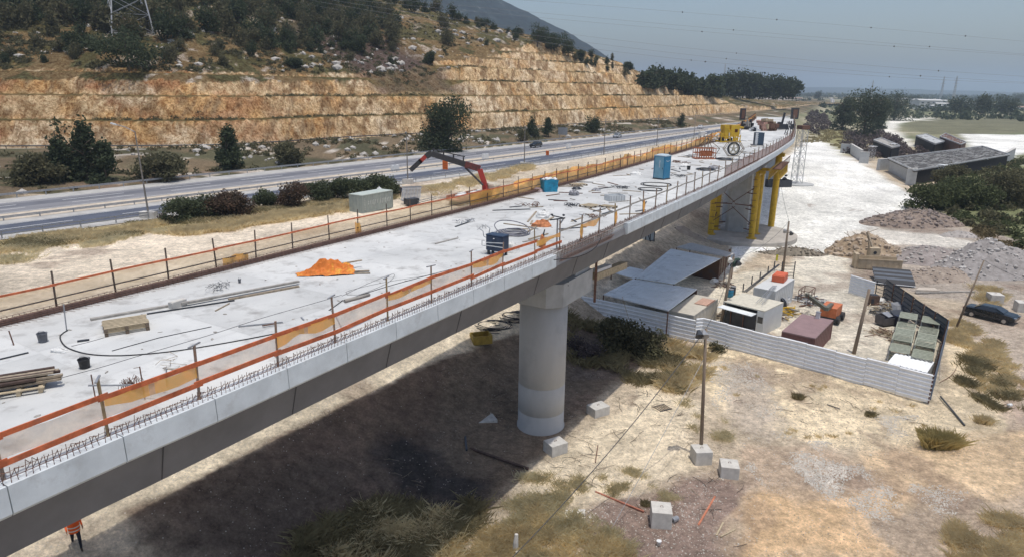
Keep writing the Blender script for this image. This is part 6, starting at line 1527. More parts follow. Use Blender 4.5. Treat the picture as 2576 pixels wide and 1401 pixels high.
for i in range(3): MB().beam(G(*D5(1850+i*22,775),2.2+i*.02),G(*D5(2300+i*10,425),2.2),.06,.06).build('rail',M_dark,t,True)
for x,y in ((1850,740),(1960,650),(2065,590),(2165,515),(2245,450)): a=G(*D5(x,y+30),2.0); MB().beam(a,a+Vector((0,0,.9)),.09,.09).build('stop_post',M_dark,t,True)
for x,y in ((2330,600),(2490,600)): a=G(*D5(x,y),2.2); MB().beam(a,a+Vector((0,0,1.9)),.08,.08).build('stop_post',M_dark,t,True)
for i in range(5): MB().beam(G(*D5(2330,600),2.2)+Vector((0,0,.3+.35*i)),G(*D5(2490,600),2.2)+Vector((0,0,.3+.35*i)),.04,.05).build('rail',M_dark,t,True)
ce,rz,L,W=boxfrom(D5(905,1003),D5(1230,1070),D5(1505,850),2.3); print('beige',L,W)
ccontainer(ce,rz,L,W,2.3,mat('beige_container',(.55,.51,.43),.6,n=.1,sc=1,dirt=((.38,.27,.20),1.3,.6,.9)),'beige corrugated container with pinkish patches, at the fence corner',rib=.42)
q=thing('roof_sheet','pinkish sheet lying on the roof of the beige container','sheet',G(*D5(1370,900),2.32),rz); MB().box((0,0,.03),(1.3,2.2,.05)).build('sheet',mat('pink_sheet',(.52,.33,.25),.8,n=.15),q); MB().box((.6,0,.07),(.05,2.2,.05)).build('edge_strip',M_rust,q)
ce,rz,L,W=boxfrom(D6(750,1095),D6(1003,1150),D6(1092,1003),1.9); print('brown',L,W)
Mbr=mat('maroon_container',(.16,.075,.07),.6,n=.12,sc=1); Mbr2=mat('maroon_roof',(.27,.18,.18),.6,n=.1,sc=1,dirt=((.36,.29,.27),1.2,.58,.85))
t=ccontainer(ce,rz,L,W,1.9,Mbr,'maroon-brown container with a dusty roof beside the bright fence',rib=.3,roofm=Mbr2)
t=thing('roof_box','small white box standing on the maroon container','box',G(*D6(1020,1000),1.91),rz); MB().box((0,0,.3),(.32,.3,.6)).build('box_body',M_white,t); MB().box((.0,0,.62),(.4,.38,.05)).build('lid',M_steel,t)
ce,rz,L,W=boxfrom(DL(585,1062),DL(962,1152),DL(1000,1045),.9); print('sheet stack',L,W)
t=thing('sheet_stack','low stack of white corrugated sheets in the near right corner of the yard','sheets',ce,rz); 
q=MB(); nn=int(L/.16)
q.box((0,0,.42),(L,W,.84)); 
for i in range(int(L/.32)): q.box((-L/2+.16+i*.32,0,.86),(.16,W+.02,.05))
q.build('sheets',M_corr,t); MB().box((0,0,.02),(L+.1,.2,.04)).build('bearer',M_wood,t)
# formwork stacks
def stack(A,B,w,label,n=5):
    for k in range(1):
        a,b_=G(*A,1.3),G(*B,1.3); d=(b_-a); L=d.length; rz=math.atan2(d.y,d.x); t=thing('formwork_stack',label,'formwork stack',Vector(((a.x+b_.x)/2,(a.y+b_.y)/2,0)),rz,'stacks of slatted formwork trays')
        for i in range(n):
            x0=-L/2+L*i/n; h=1.0+.22*math.sin(i*1.7)+.1*i; wl=w*(1+.05*math.sin(i*3))
            for lv in range(4):
                q=MB(); z=h*(lv+1)/4
                q.box((x0+L/n/2,-wl/2,z),(L/n*.94,.07,.12)).box((x0+L/n/2,wl/2,z),(L/n*.94,.07,.12))
                if lv==3:
                    for s_ in range(6): q.box((x0+L/n*(s_+.5)/6,0,z+.03),(L/n/6*(.45 if i%2 else .85),wl,.04))
                else:
                    q.box((x0+.1,0,z),(.1,wl,.1))
                q.build('tray',[mat('tray_greygreen',(.27,.29,.23),.75,n=.2,sc=4),mat('tray_pale',(.36,.38,.30),.7,n=.15,sc=4)][i%2],t)
            q=MB()
            for y in (-wl/2,wl/2): q.box((x0+.05,y,h/2),(.08,.09,h))
            q.build('corner_post',M_steel,t)
stack(DL(700,940),DL(790,620),1.45,'left one of two stacks of slatted grey-green formwork trays',5)
stack(DL(915,1000),DL(1000,660),1.45,'right one of two formwork tray stacks, along the dark fence',5)
def heap(px,py,w,d,h,n,mats,label,name='scrap_heap',cat='scrap',z=0,L=(.4,1.6),rz=0,sec=.07):
    c=G(px,py,z); c.z=z; t=thing(name,label,cat,c,rz)
    for j,(m,f) in enumerate(mats):
        for k in range(max(1,int(n*f/9))):
            q=MB()
            for i in range(9):
                x,y=R.gauss(0,w*.24),R.gauss(0,d*.24); zz_=max(.03,h*(1-((x/w*1.8)**2+(y/d*1.8)**2)))*R.random()+.03; a=R.uniform(0,3.14); l=R.uniform(*L); v=Vector((math.cos(a)*l/2,math.sin(a)*l/2,R.uniform(-.12,.12)*l))
                p=Vector((x,y,zz_+abs(v.z))); q.beam(p-v,p+v,R.uniform(.6,1.6)*sec,R.uniform(.5,1.2)*sec)
            q.build(['light_pieces','dark_pieces','coloured_pieces'][j],m,t)['kind']='stuff'
    return t
heap(*D6(1540,920),3.2,2.2,.7,70,[(M_pallet,.5),(M_woodgrey,.3),(M_rust,.2)],'heap of pale broken boards along the dark fence')
heap(*D6(1540,1130),2.6,3.0,.35,90,[(mat('tan_batten',(.44,.35,.24),.9,n=.2),.7),(M_rust,.3)],'flat spread of tan battens left of the formwork stacks',L=(.5,1.3),sec=.05)
heap(*D6(1000,900),3.2,2.0,.8,60,[(M_sack,.4),(M_steel,.3),(M_rust,.3)],'heap of grey pipe rings and cement lumps beneath the boom lift',sec=.1)
heap(*D6(760,960),2.6,2.4,.6,40,[(M_yellow,.6),(M_woodgrey,.4)],'yellow steel pieces and grey boards right of the white container',L=(.8,2.2),sec=.14)
heap(*D6(640,1060),1.6,1.0,.4,20,[(M_sack,.5),(M_steel,.5)],'little grey scrap pile between the cabin and the maroon container')
heap(*D5(1600,700),2.0,1.4,.6,40,[(M_rust,.5),(M_woodgrey,.5)],'rusty boards piled at the open side of the upper shed')
heap(*D5(1560,1100),1.6,1.0,.5,30,[(M_steel,.5),(M_wood,.5)],'small heap between the beige container and the site cabin')
heap(*D5(2250,1120),2.4,1.2,.5,40,[(M_steel,.4),(M_rust,.3),(M_yellow,.3)],'mixed steel scraps between the cabin and maroon container')
heap(*D6(900,860),2.2,1.0,.6,30,[(M_steel,.5),(M_dark,.5)],'grey tube scraps right of the white container')
heap(*D6(1480,960),2.6,1.6,.6,50,[(M_pallet,.4),(M_steel,.3),(M_dark,.3)],'mixed boards and tubes before the dark fence bins')
heap(*D6(980,1010),1.8,1.0,.5,24,[(M_sack,.6),(M_rust,.4)],'cement lumps behind the maroon container')
for x_,y_,l_,m_ in ((1690,835,'blue barrel behind the site cabin',M_blue),(1720,800,'dark barrel behind the blue barrel',M_dark),(1330,1190,'rusty barrel in the fence corner',M_rust),(2400,930,'white barrel right of the white container',M_white)):
    t=thing('barrel',l_,'barrel',G(*D5(x_,y_),0)); MB().lathe((0,0,0),[(.29,0),(.3,.28),(.31,.3),(.3,.32),(.3,.58),(.31,.6),(.3,.62),(.29,.88)],16).build('drum_body',m_,t,smooth=True); MB().lathe((0,0,.88),[(.31,0),(.31,.03)],16).build('rim',M_steel,t)
t=thing('round_pads','two dark round pads standing against the yellow steel','pads',G(*D5(2300,1010),0),.5)
for i in range(2): MB().tube((i*.35,0,.75),(i*.35+.14,0,.75),.65,16).build('pad',M_steel if i else M_dark,t)
t=thing('scrap_bin','open dark metal bin lying among the boards','bin',G(*DL(565,700),0),.3); q=MB(); q.box((0,0,.5),(1.5,1.1,.06)).box((-.75,0,.5),(.05,1.1,.9)).box((.75,0,.5),(.05,1.1,.9)).box((0,.55,.5),(1.5,.05,.9)).box((0,-.55,.4),(1.5,.05,.7)); q.build('bin_body',mat('grey_bin',(.10,.095,.10),.6,n=.2),t); MB().box((.2,0,.95),(1.0,.8,.06),.2,.3).build('lid',M_steel,t)
t=thing('scrap_bin','dark navy bin right of the open metal bin','bin',G(*DL(680,700),0),.2); MB().box((0,0,.5),(1.2,1.1,1.0),taper=1.15).build('bin_body',mat('navy_bin',(.03,.035,.06),.5,n=.2),t); lid=MB().box((0,.1,1.05),(1.3,1.0,.06),0,.4).build('lid',M_dark,t)
t=thing('folded_tarp','folded grey tarpaulin leaning on the dark fence','tarp',G(*DL(715,600),0),.4); MB().prism([(-1,-.6,0),(1,-.6,0),(.8,.1,.9),(-.6,.2,.8)],(0,.7,.1)).build('cloth',mat('grey_tarp',(.22,.23,.25),.7,n=.15),t); MB().beam((-1,-.62,.05),(1,-.62,.05),.06,.06).build('edge_batten',M_wood,t)
t=thing('small_generator','brown box generator by the wooden pole','generator',G(*DL(445,520),0),.1); MB().box((0,0,.55),(1.0,.8,1.0)).build('housing',mat('brown_paint',(.14,.09,.07),.7,n=.2),t); MB().box((0,0,1.08),(.8,.6,.06)).box((-.3,-.42,.5),(.3,.04,.5)).build('vent_panel',M_dark,t)
lump(*DL(515,505),1.2,.8,.55,M_sack,'white sack beside the brown generator','sack','sack',z=0,seed=31)
# boom lift
c=G(*D6(1110,1010),0); t=thing('boom_lift','orange boom lift with its dark arm folded back toward a rusty cage','boom lift',c,.9)
def loc_(px,py,z): v=G(px,py,z)-c; return Matrix.Rotation(-.9,3,'Z')@v
q=MB(); q.box((0,0,1.0),(2.3,1.5,1.1)); q.build('turret',mat('lift_orange',(.55,.17,.07),.55,n=.15,sc=2),t)
q=MB(); q.box((0,0,.4),(2.4,1.7,.35)); q.build('chassis',M_dark,t)
for x in (-.9,.9):
    for y in (-.95,.95): MB().tube((x,y-.15,.4),(x,y+.15,.4),.4,14).build('wheel',M_black,t)
A_=loc_(*D6(1085,930),2.0); B_=loc_(*D6(935,820),2.0); q=MB(); q.beam((0,0,1.6),A_,.35,.35); q.beam(A_,B_,.3,.35); q.build('arm',mat('lift_arm',(.13,.13,.10),.5,n=.2),t)
q=MB(); 
for dx in (-1.1,0,1.1):
    for dy in (-.5,.5): q.beam(B_+Vector((dx,dy,-.6)),B_+Vector((dx,dy,.6)),.05,.05)
for z in (-.6,0,.6):
    for dy in (-.5,.5): q.beam(B_+Vector((-1.1,dy,z)),B_+Vector((1.1,dy,z)),.05,.05)
    for dx in (-1.1,1.1): q.beam(B_+Vector((dx,-.5,z)),B_+Vector((dx,.5,z)),.05,.05)
q.build('cage',M_rust,t)
# ---------------------------------------------------------------- wooden poles, floodlights, cables
POLES={}
M_polew=mat('wooden_pole',(.24,.19,.145),.9,n=.25,sc=3,streak=(6,6,.6))
def pole(key,base,top,label,r=.14,z=0,lights=(),rt=None):
    b_=G(*base,z); b_.z=z; a=ray(*top); k=b_.y/a[1]; tp=Vector((a[0]*k,b_.y,CAMH+a[2]*k)); POLES[key]=tp
    t=thing('wooden_pole',label,'pole',b_); q=MB(); q.tube((0,0,-.2),tp-b_,r,9,(rt or r*.7)); q.build('shaft',M_polew,t,smooth=True)
    for f,dx,m in lights:
        p=(tp-b_)*f+Vector((dx,-.15,0)); l=MB(); l.beam((tp-b_)*f,p,.06,.06); l=l.build('bracket',M_dark,t)
        q=MB(); q.tube(p+Vector((0,.12,.12)),p+Vector((0,-.22,-.14)),.10,12,.27); q.build('floodlight',m,l)
    return t
pole('a',D6(1290,1270),D6(1410,780),'thick leaning wooden pole inside the yard before the long bright fence',.17)
pole('b',D6(2055,1090),D6(2275,565),'thin strongly leaning wooden pole outside the yard beside the black car',.11,rt=.06)
pole('c',(1764,1128),(1776,826),'wooden pole set in a concrete block, standing before the bright fence',.12,z=.6,lights=((.97,-.45,M_dark),(.97,-.15,M_steel)))
pole('d',D6(288,1045),D6(385,540),'wooden pole with a lit-looking white floodlight and green junction between cabin and sheds',.16,lights=((.97,-.35,M_white),(.93,.5,M_dark)))
pole('e',D6(757,650),D6(803,270),'far wooden pole with two floodlights at the edge of the white gravel',.15,lights=((.82,-.45,M_steel),(.78,.35,M_dark)))
pole('f',(2150,850),(2150,850-4),'x',.01) if False else None
t=thing('junction_box','dark green ragged junction bundle on the pole between cabin and sheds','junction box',POLES['d']+Vector((.3,.1,-.6))); q=MB()
for i in range(6): q.rock((R.uniform(-.3,.4),0,R.uniform(-.3,.4)),.28)
q.build('wrap',mat('green_wrap',(.06,.10,.08),.8,n=.3),t); MB().box((0,-.1,0),(.4,.3,.5)).build('box',M_dark,t)
def wire3(a,b_,sag,label,r=.02,m=None,name='overhead_wire'):
    q=MB(); q.path([a.lerp(b_,i/24)-Vector((0,0,4*sag*(i/24)*(1-i/24))) for i in range(25)],r,5,False); return solo(q,name,m or M_dark,label,'wire',smooth=True)
wire3(POLES['e'],BR.at(s2-3,.0,ZD-2.6),.5,'wire running from the far wooden pole up to the yellow tower')
wire3(POLES['c'],G(1215,1475,.2),.7,'long black cable sloping from the pole in the concrete block to the bottom border',.024)
wire3(POLES['c'],POLES['d'],.8,'wire between the block pole and the pole by the cabin',.016)
wire3(POLES['c']-Vector((0,0,2)),G(1535,1335,.02),.1,'thin grey stay wire from the block pole down to the dark soil',.014,M_steel)
wire3(POLES['b'],G(2700,740,3),.4,'thin wire leaving the strongly leaning pole toward the right border',.014)
wire3(G(1565,745,4.5),G(*D5(500,1400),0),.1,'pale stay cable slanting in front of the sheds and fence',.02,M_pallet)
wire3(POLES['d'],POLES['e'],.9,'sagging wire between the two floodlight poles',.018)
t=thing('yellow_flag','small yellow flag on a wire stick behind the cabin','flag',G(*D5(2265,380),1.5)); MB().tube((0,0,-1.5),(0,0,.9),.02,5).build('stick',M_steel,t); MB().sheet(lambda u,v:(u*.25,.05*math.sin(u*5),v*.8),3,3).build('cloth',mat('flag_yellow',(.65,.60,.05),.7),t)
# ---------------------------------------------------------------- concrete blocks
def cblock(px,py,w,h,label,rz,loop=True,d=None):
    c=G(px,py,0); c.z=0; t=thing('concrete_block',label,'concrete block',c,rz); q=MB(); q.box((0,0,h/2-.03),(w,d or w,h)); o=q.build('block',M_conc2,t); m_=o.modifiers.new('b','BEVEL'); m_.width=.03; m_.segments=2
    if loop: q=MB(); q.path([(-.08,0,h-.03),(-.06,0,h+.06),(.06,0,h+.06),(.08,0,h-.03)],.014,5); q.build('lifting_loop',M_rust,t)
cblock(1762,1160,1.05,.95,'concrete block holding the foot of the wooden pole',.10)
cblock(1832,1195,1.05,.85,'pale concrete block standing right of the pole block',-.18)
cblock(1661,1315,1.05,1.0,'near concrete block on the dark soil, a wire over it',-.12)
cblock(1397,1135,1.2,.75,'concrete block cut by the edge of the bridge shadow, nearer of two',.55,d=1.0)
cblock(1504,1042,1.3,.75,'concrete block at the shadow edge behind the nearer one',.55,d=1.0)
cblock(2500,762,1.3,1.1,'concrete block directly behind the black car',-.2)
cblock(2570,783,1.3,1.1,'concrete block at the right border past the black car',-.3)
cblock(*D8(1040,400),2.2,.5,'low dark concrete slab in the shade left of the round pier',.4,False,1.2)
# black car
a=G(*DL(1385,640),0); b_=G(*DL(1655,702),0); d=(b_-a).normalized(); n_=Vector((-d.y,d.x,0)); car((a+b_)/2+n_*.9,math.atan2(d.y,d.x),'black saloon car parked on the dirt track right of the yard',P_blk,4.55,1.8,1.42)
# ---------------------------------------------------------------- heaps of earth and rubble
def mound(px,py,rx,ry,h,col,c2,label,rz=0,nr=60,rr=(.12,.4),rcol=None,seed=1,name='rubble_heap',cat='heap',z=0,nst=0):
    c=G(px,py,z); c.z=z; t=thing(name,label,cat,c,rz); q=MB()
    def f(u,v):
        a=u*6.2832; r=v; k=1+.35*(float(vn(math.cos(a)*1.6+9,math.sin(a)*1.6+9,seed))-.5)
        x=math.cos(a)*rx*r*k; y=math.sin(a)*ry*r*k; hh=h*(1-r*r)**1.3*(.55+.9*float(fbm(x+50,y+50,max(rx,ry)*.45,3,seed)))+ (float(fbm(x,y,.8,3,seed+3))-.5)*.5*(1-r)
        return (x,y,max(hh,-.2) if v<.97 else -.3)
    q.sheet(f,64,26); q.build('earth',mat('heap_'+label[:12].replace(' ','_'),col,.95,n=.25,sc=1.2,c2=c2,bump=.8,bs=4),t,smooth=False)
    q=MB()
    for i in range(nr):
        a=R.uniform(0,6.28); v=math.sqrt(R.random())*.95; p=f(a/6.2832,v); q.rock((p[0],p[1],p[2]+.03),R.uniform(*rr)*R.random()**.7,.7)
    q.build('rubble',mat('rub_'+label[:12].replace(' ','_'),rcol or c2,.9,n=.3,sc=1),t)['kind']='stuff'
    if nst:
        q=MB()
        for i in range(nst):
            a=R.uniform(0,6.28); v=math.sqrt(R.random())*.9; p=Vector(f(a/6.2832,v)); b2=R.uniform(0,3.14); l=R.uniform(.4,1.5); w_=Vector((math.cos(b2)*l,math.sin(b2)*l,R.uniform(-.1,.5)*l)); q.beam(p,p+w_,.06,.06)
        q.build('sticks',M_wood,t)
mound(*D6(1750,290),9,4.5,2.6,(.27,.215,.175),(.13,.10,.085),'long mauve-brown debris heap beyond the white gravel edge',.1,420,(.15,.55),(.24,.20,.18),2,nst=90)
mound(*D6(1390,520),5.5,4.0,2.6,(.37,.29,.20),(.21,.15,.10),'tan rubble heap behind the tipper body',0,260,(.15,.6),(.42,.34,.26),3,nst=50)
mound(*D6(2330,640),9,5.5,3.0,(.29,.27,.26),(.19,.175,.165),'big grey gravel heap at the right border',.2,420,(.1,.4),(.44,.42,.40),4)
mound(*D6(1880,560),6,4.0,1.8,(.29,.26,.245),(.19,.16,.15),'grey-brown gravel heap between the tan and big grey heaps',.1,260,(.1,.4),(.42,.39,.36),5)
mound(*D6(2080,385),3.2,1.8,.9,(.36,.33,.31),(.26,.24,.22),'small pale gravel heap right of the long debris heap',0,80,(.08,.25),(.46,.43,.40),6)
mound(*D6(1950,690),6,3,1.0,(.30,.25,.205),(.2,.16,.13),'low brown rubble spread in front of the gravel heaps',.2,200,(.1,.35),(.40,.34,.29),7)
mound(*D5(950,150),6,4,2.6,(.36,.30,.24),(.26,.21,.17),'sandy earth heap in the shade beyond the sheds',.3,60,(.1,.4),None,8)
mound(*D6(830,520),5.2,1.7,.8,(.22,.19,.15),(.13,.115,.09),'low scrubby dirt ridge at the foot of the far floodlight pole',0,160,(.08,.3),None,9,nst=60)
c=G(*D6(1465,625),0); t=thing('tipper_body','dusty beige tipper body lying in front of the tan rubble heap','tipper body',c,-.18)
q=MB(); q.box((0,-1.0,.75),(5.2,.1,1.3)).box((0,1.0,.75),(5.2,.1,1.3)).box((-2.6,0,.9),(.12,2.1,1.7)).box((0,0,.3),(5.2,2.0,.1)); q.build('tub',mat('beige_tub',(.48,.39,.27),.7,n=.15,sc=1.5),t)
q=MB()
for i in range(8): q.box((-2.3+i*.66,-1.07,.75),(.07,.06,1.2))
q.box((0,-1.08,1.38),(5.3,.1,.1)).box((-2.75,-.3,1.0),(.5,1.2,1.9)); q.build('rib',MATS['beige_tub'],t)
q=MB(); q.box((0,-.5,.12),(5,.3,.2)).box((0,.5,.12),(5,.3,.2)); q.build('runner',M_dark,t)
c=G(*D6(1435,545),.6); t=thing('digger_arm','beige digger arm with a pierced box end sunk in the tan rubble heap','digger arm',c,-.1)
q=MB(); q.box((0,0,.8),(1.3,1.0,1.2)); q.build('box_end',MATS['beige_tub'],t); q=MB(); q.tube((.0,-.52,.8),(0,-.5,.8),.22,12); q.build('hole',M_dark,t); q=MB(); q.beam((-.2,.2,1.3),(-.7,1.2,3.2),.25,.3).beam((-.5,0,.9),(-.7,.3,2.2),.2,.2); q.build('arm',M_wood,t)
t=thing('sheet_pile_stack','leaning stack of white-edged dark corrugated sheets behind the dark fence','sheets',G(*DL(655,340),0),-.35)
for i in range(7): q=MB(); q.box((0,i*.55,.35+.1*i),(4.2,.9,.04),0,.45); q.build('sheet',M_corrd if i%2 else M_black,t); MB().box((0,i*.55-.40,.16+.1*i),(4.3,.06,.07)).build('sheet_edge',M_corr,t)
plankw([DL(850,418),DL(1405,412)],0,.22,.2,'long grey log lying behind the dark fence, pointing to the leaning pole',M_woodgrey,'log','log')
t=thing('slab_piece','pale broken concrete slab resting on the long log','slab',G(*DL(940,405),0),0); MB().prism([(-1.4,-.4,.1),(1.2,-.5,.1),(1.3,.4,.15),(-.4,.6,.12)],(0,0,.28)).build('slab',mat('pale_slab',(.50,.44,.37),.9,n=.12),t); MB().rock((1.5,0,.2),.25).build('fragment',MATS['pale_slab'],t)
# ---------------------------------------------------------------- by the piers
t=thing('upright_formwork','tall blue-grey formwork panel with dark bars standing under the bridge','panel',G(*D5(415,405),0)); a=G(*D5(415,405),0); b_=G(*D5(705,355),0)
q=MB(); q.beam(Vector((a.x,a.y,2.4)),Vector((b_.x,b_.y,2.4)),.06,4.6); q.build('sheet',mat('panel_bluegrey',(.42,.47,.50),.6,n=.06),t,True)
nv=(b_-a).normalized(); nn=Vector((nv.y,-nv.x,0))*.08
q=MB()
for f in (.02,.2,.4,.6,.8,.98): p=a.lerp(b_,f)+nn; q.beam(p,p+Vector((0,0,4.8)),.09,.09)
for z in (1.2,2.6,4.0): q.beam(a+nn*1.5+Vector((0,0,z)),b_+nn*1.5+Vector((0,0,z)),.07,.07)
q.beam(a.lerp(b_,.45)+nn*12,a.lerp(b_,.2)+nn+Vector((0,0,3.4)),.08,.08).beam(a.lerp(b_,.95)+nn*12,a.lerp(b_,.7)+nn+Vector((0,0,3.4)),.08,.08)
q.build('bar',M_dark,t,True)
cblock(*D5(520,480),1.2,.9,'dark concrete block at the foot of the blue-grey formwork panel',.4,False)
a=BR.at(sp+4.2,op-1.6,9.7); b_=BR.at(sp+9,op-1.9,9.5)
t=thing('pier_scaffold','timber beam with bright plank reaching out behind the round pier cap','scaffold',BR.at(sp+4,op-1.4,9.0)); MB().beam(a,b_,.5,.5).build('beam',M_pallet,t,True); MB().beam(a+Vector((0,0,.4)),a.lerp(b_,.45)+Vector((0,0,.4)),.5,.2).build('bright_plank',M_white,t,True); MB().beam(BR.at(sp+3.9,op-1.85,8.0),BR.at(sp+3.9,op-1.85,11.0),.15,.15).build('hanger',M_rust,t,True)
t=thing('yellow_skip','small yellow skip with a long drawbar in the shade left of the pier','skip',GH(1210,860),.35); c0=.0
q=MB(); q.box((0,-.55,.35),(1.5,.06,.7)).box((0,.55,.35),(1.5,.06,.7)).box((-.75,0,.35),(.06,1.1,.7)).box((.75,0,.35),(.06,1.1,.7)).box((0,0,.08),(1.5,1.1,.06)); q.build('tub',mat('mustard',(.36,.25,.05),.7,n=.2),t); MB().beam((-.75,0,.2),(-2.6,.3,.1),.08,.08).build('drawbar',M_rust,t)
def coilg(px,py,r0,n,label,seed):
    c=GH(px,py); q=MB(); rr=random.Random(seed)
    for k in range(n):
        r=r0*rr.uniform(.6,1.1); q.path([(c.x+r*1.4*math.cos(a)+rr.uniform(-.05,.05),c.y+r*math.sin(a),c.z+.05+k*.05+.06*math.sin(a*2+k)) for a in np.linspace(rr.uniform(0,2),rr.uniform(5,6.4),18)],.035,5)
    return solo(q,'cable_coil',M_black,label,'coil',smooth=True)
coilg(1297,803,1.2,9,'coil of thick black cable on the ground right beside the round pier',1)
coilg(1240,826,1.1,8,'loose dark cable loops above the yellow skip',2)
# scaffold stair tower and its pad
c=G(2003,464,0); t=thing('lattice_tower','tall grey lattice scaffold tower with a wrapped top, on a round pad','scaffold tower',c,.3)
q=MB(); lattice(q,1.9,1.7,.2,13.2,7,.11,.05); q.build('lattice',M_pyl,t); q=MB(); q.box((0,0,13.6),(2.2,2.0,.9)); q.build('top_cage',M_rust,t); MB().lathe((0,0,-.1),[(4.0,0),(4.0,.3),(3.6,.34)],24).build('round_pad',M_conc,t)
c=G(1955,470,0); t=thing('dark_skip','long dark open skip beside the round pad','skip',c,.1); q=MB(); q.box((0,-1.1,.8),(6,.1,1.6)).box((0,1.1,.8),(6,.1,1.6)).box((-3,0,.8),(.1,2.2,1.6)).box((3,0,.8),(.1,2.2,1.6)).box((0,0,.15),(6,2.2,.1)); q.build('tub',M_dark,t); MB().rock((1.6,0,1.8),.8).rock((2,.2,2.6),.4).build('load',M_black,t)
# ---------------------------------------------------------------- unfinished structure beyond the gravel
def boxstruct(C,h,label,wallm,topm,name='concrete_structure',rods=0,walls=None,slab=.35,z=0):
    P=[G(*c,h) for c in C]; c0=sum(P,Vector())/4; c0.z=z; t=thing(name,label,'structure',c0)
    q=MB(); lo=[p-Vector((0,0,slab)) for p in P]; q.add(P+lo,[(3,2,1,0)[::-1],(4,5,6,7)[::-1]]+[(i,4+i,4+(i+1)%4,(i+1)%4) for i in range(4)]); q.build('top_slab',topm,t,True)
    for k,(i,j) in enumerate(walls or ((0,1),(1,2),(2,3),(3,0))):
        a=P[i].lerp(c0+Vector((0,0,h)),.05); b_=P[j].lerp(c0+Vector((0,0,h)),.05); a=Vector((a.x,a.y,(h-slab)/2)); b_=Vector((b_.x,b_.y,(h-slab)/2)); MB().beam(a,b_,.5,h-slab-.01).build('wall',wallm[k%len(wallm)],t,True)
    if rods:
        q=MB()
        for i in range(rods):
            u,v=R.random(),R.random(); a=P[0].lerp(P[1],u); b_=P[3].lerp(P[2],u); p=a.lerp(b_,v); d=(b_-a).normalized() if i%7 else (P[1]-P[0]).normalized(); l=R.uniform(1.5,5); p=p+Vector((0,0,.08)); e_=p+d*l
            q.beam(p,e_,.22,.14)
        q.build('bars_and_boards',mat('pale_bars',(.40,.39,.37),.8,n=.3),t,True)['kind']='stuff'
        q=MB()
        for i in range(4): q.beam(P[i]+Vector((0,0,.12)),P[(i+1)%4]+Vector((0,0,.12)),.25,.35)
        q.build('edge_boards',M_conc,t,True)
    return t
M_wdark=mat('black_formwork_wall',(.012,.012,.014),.8,n=.3,sc=.6)
boxstruct([D3(1550,1200),D3(1752,1292),D3(2470,1172),D3(2262,1108)],3.7,'long low unfinished culvert with bars and boards on its roof and a black side',[M_conc,M_wdark,M_wdark,M_conc],mat('dark_cluttered_slab',(.09,.085,.08),.9,n=.4,sc=.6),rods=300)
boxstruct([D3(1442,1062),D3(1580,1118),D3(1640,1105),D3(1500,1045)],4.2,'tall black formwork wall block left of the culvert',[M_wdark],M_woodgrey,name='formwork_wall',rods=10)
boxstruct([D3(1762,1028),D3(1905,1090),D3(1975,1072),D3(1840,1015)],4.0,'black formwork wall block behind the culvert',[M_wdark],M_conc,name='formwork_wall',rods=10)
boxstruct([D3(1942,1035),D3(2100,1095),D3(2140,1078),D3(1985,1010)],4.6,'brown rusty reinforcement frame behind the culvert',[M_rust],M_rust,name='rebar_structure',rods=40,slab=.15)
def wallp(A,B,h,w,label,m):
    a,b_=G(*A,0),G(*B,0); t=thing('wing_wall',label,'wall',a.lerp(b_,.5)); MB().beam(Vector((a.x,a.y,h/2)),Vector((b_.x,b_.y,h/2)),w,h).build('wall_panel',m,t,True); MB().beam(Vector((a.x,a.y,h+.08)),Vector((b_.x,b_.y,h+.08)),w+.1,.16).build('coping',M_conc2,t,True)
wallp(D3(1190,1155),D3(1262,1160),3.2,.5,'leftmost pale wing wall of the unfinished structure',M_conc)
wallp(D3(1265,1160),D3(1345,1215),3.4,.6,'grey wall with a brown base between the two pale wing walls',M_conc)
wallp(D3(1330,1235),D3(1400,1240),3.6,.6,'middle pale wing wall, standing before the black formwork wall',M_conc)
wallp(D3(1470,1290),D3(1545,1285),3.2,.8,'pale stub wall at the left corner of the culvert',M_conc)
wallp(D3(1680,1395),D3(1755,1400),3.9,.9,'pale end wall at the near corner of the culvert',M_conc)
wallp(D3(2415,1245),D3(2490,1200),3.6,.8,'pale splayed wall at the far right end of the culvert',M_conc)
for x,y in ((1420,1215),(1575,1190),(1945,1390)):
    c=G(*D3(x,y),0); t=thing('scaffold_stair',{1420:'white scaffold stair beside the black wall block',1575:'scaffold ladder at the right of the black wall block',1945:'white-roofed scaffold stair against the black side of the culvert'}[x],'scaffold',c,.3)
    q=MB(); lattice(q,1.4,1.4,0,4.6,4,.09,.05); q.build('frame',M_pyl,t); MB().box((0,0,4.7),(2.2,2.0,.12)).build('platform',M_white,t)
# ---------------------------------------------------------------- vegetation at the right
TT=[(2118,330,247,44,'left eucalyptus of the tall pair beyond the bridge'),(2172,348,238,82,'tallest eucalyptus of the pair beyond the bridge'),(2247,304,246,70,'eucalyptus right of the tall pair'),(2212,325,285,24,'small tree at the right foot of the tall pair')]
for x,yb,yt,w,l in TT: tree(G(x,yb,0),math.hypot(*G(x,yb,0)[:2])*(yb-yt)/FPX,w*1.15/FPX*G(x,yb,0).length,l,m=F_euc,kind='tall',name='eucalyptus',nleaf=6500,ls=.55,z0=.0,multi=3)
for x,yb,yt,w,l in ((2056,254,231,16,'lone small tree in the plain past the bridge end'),(2072,281,259,14,'small square-looking tree by the road past the bridge end'),(2415,292,252,54,'left round tree on the far side of the green field'),(2466,294,250,52,'middle round tree on the far side of the green field'),(2515,293,252,52,'right round tree on the far side of the green field'),(2520,262,239,42,'dark tree on the ridge at the upper right'),(2566,262,240,36,'dark tree at the right border on the ridge'),(2300,262,244,30,'dark tree clump in the middle of the plain')):
    p=G(x,yb,0); tree(p,p.length*(yb-yt)/FPX,w/FPX*p.length,l,m=F_euc,kind='round',name='plain_tree',nleaf=1800,ls=1.1,z0=0)
gi=0
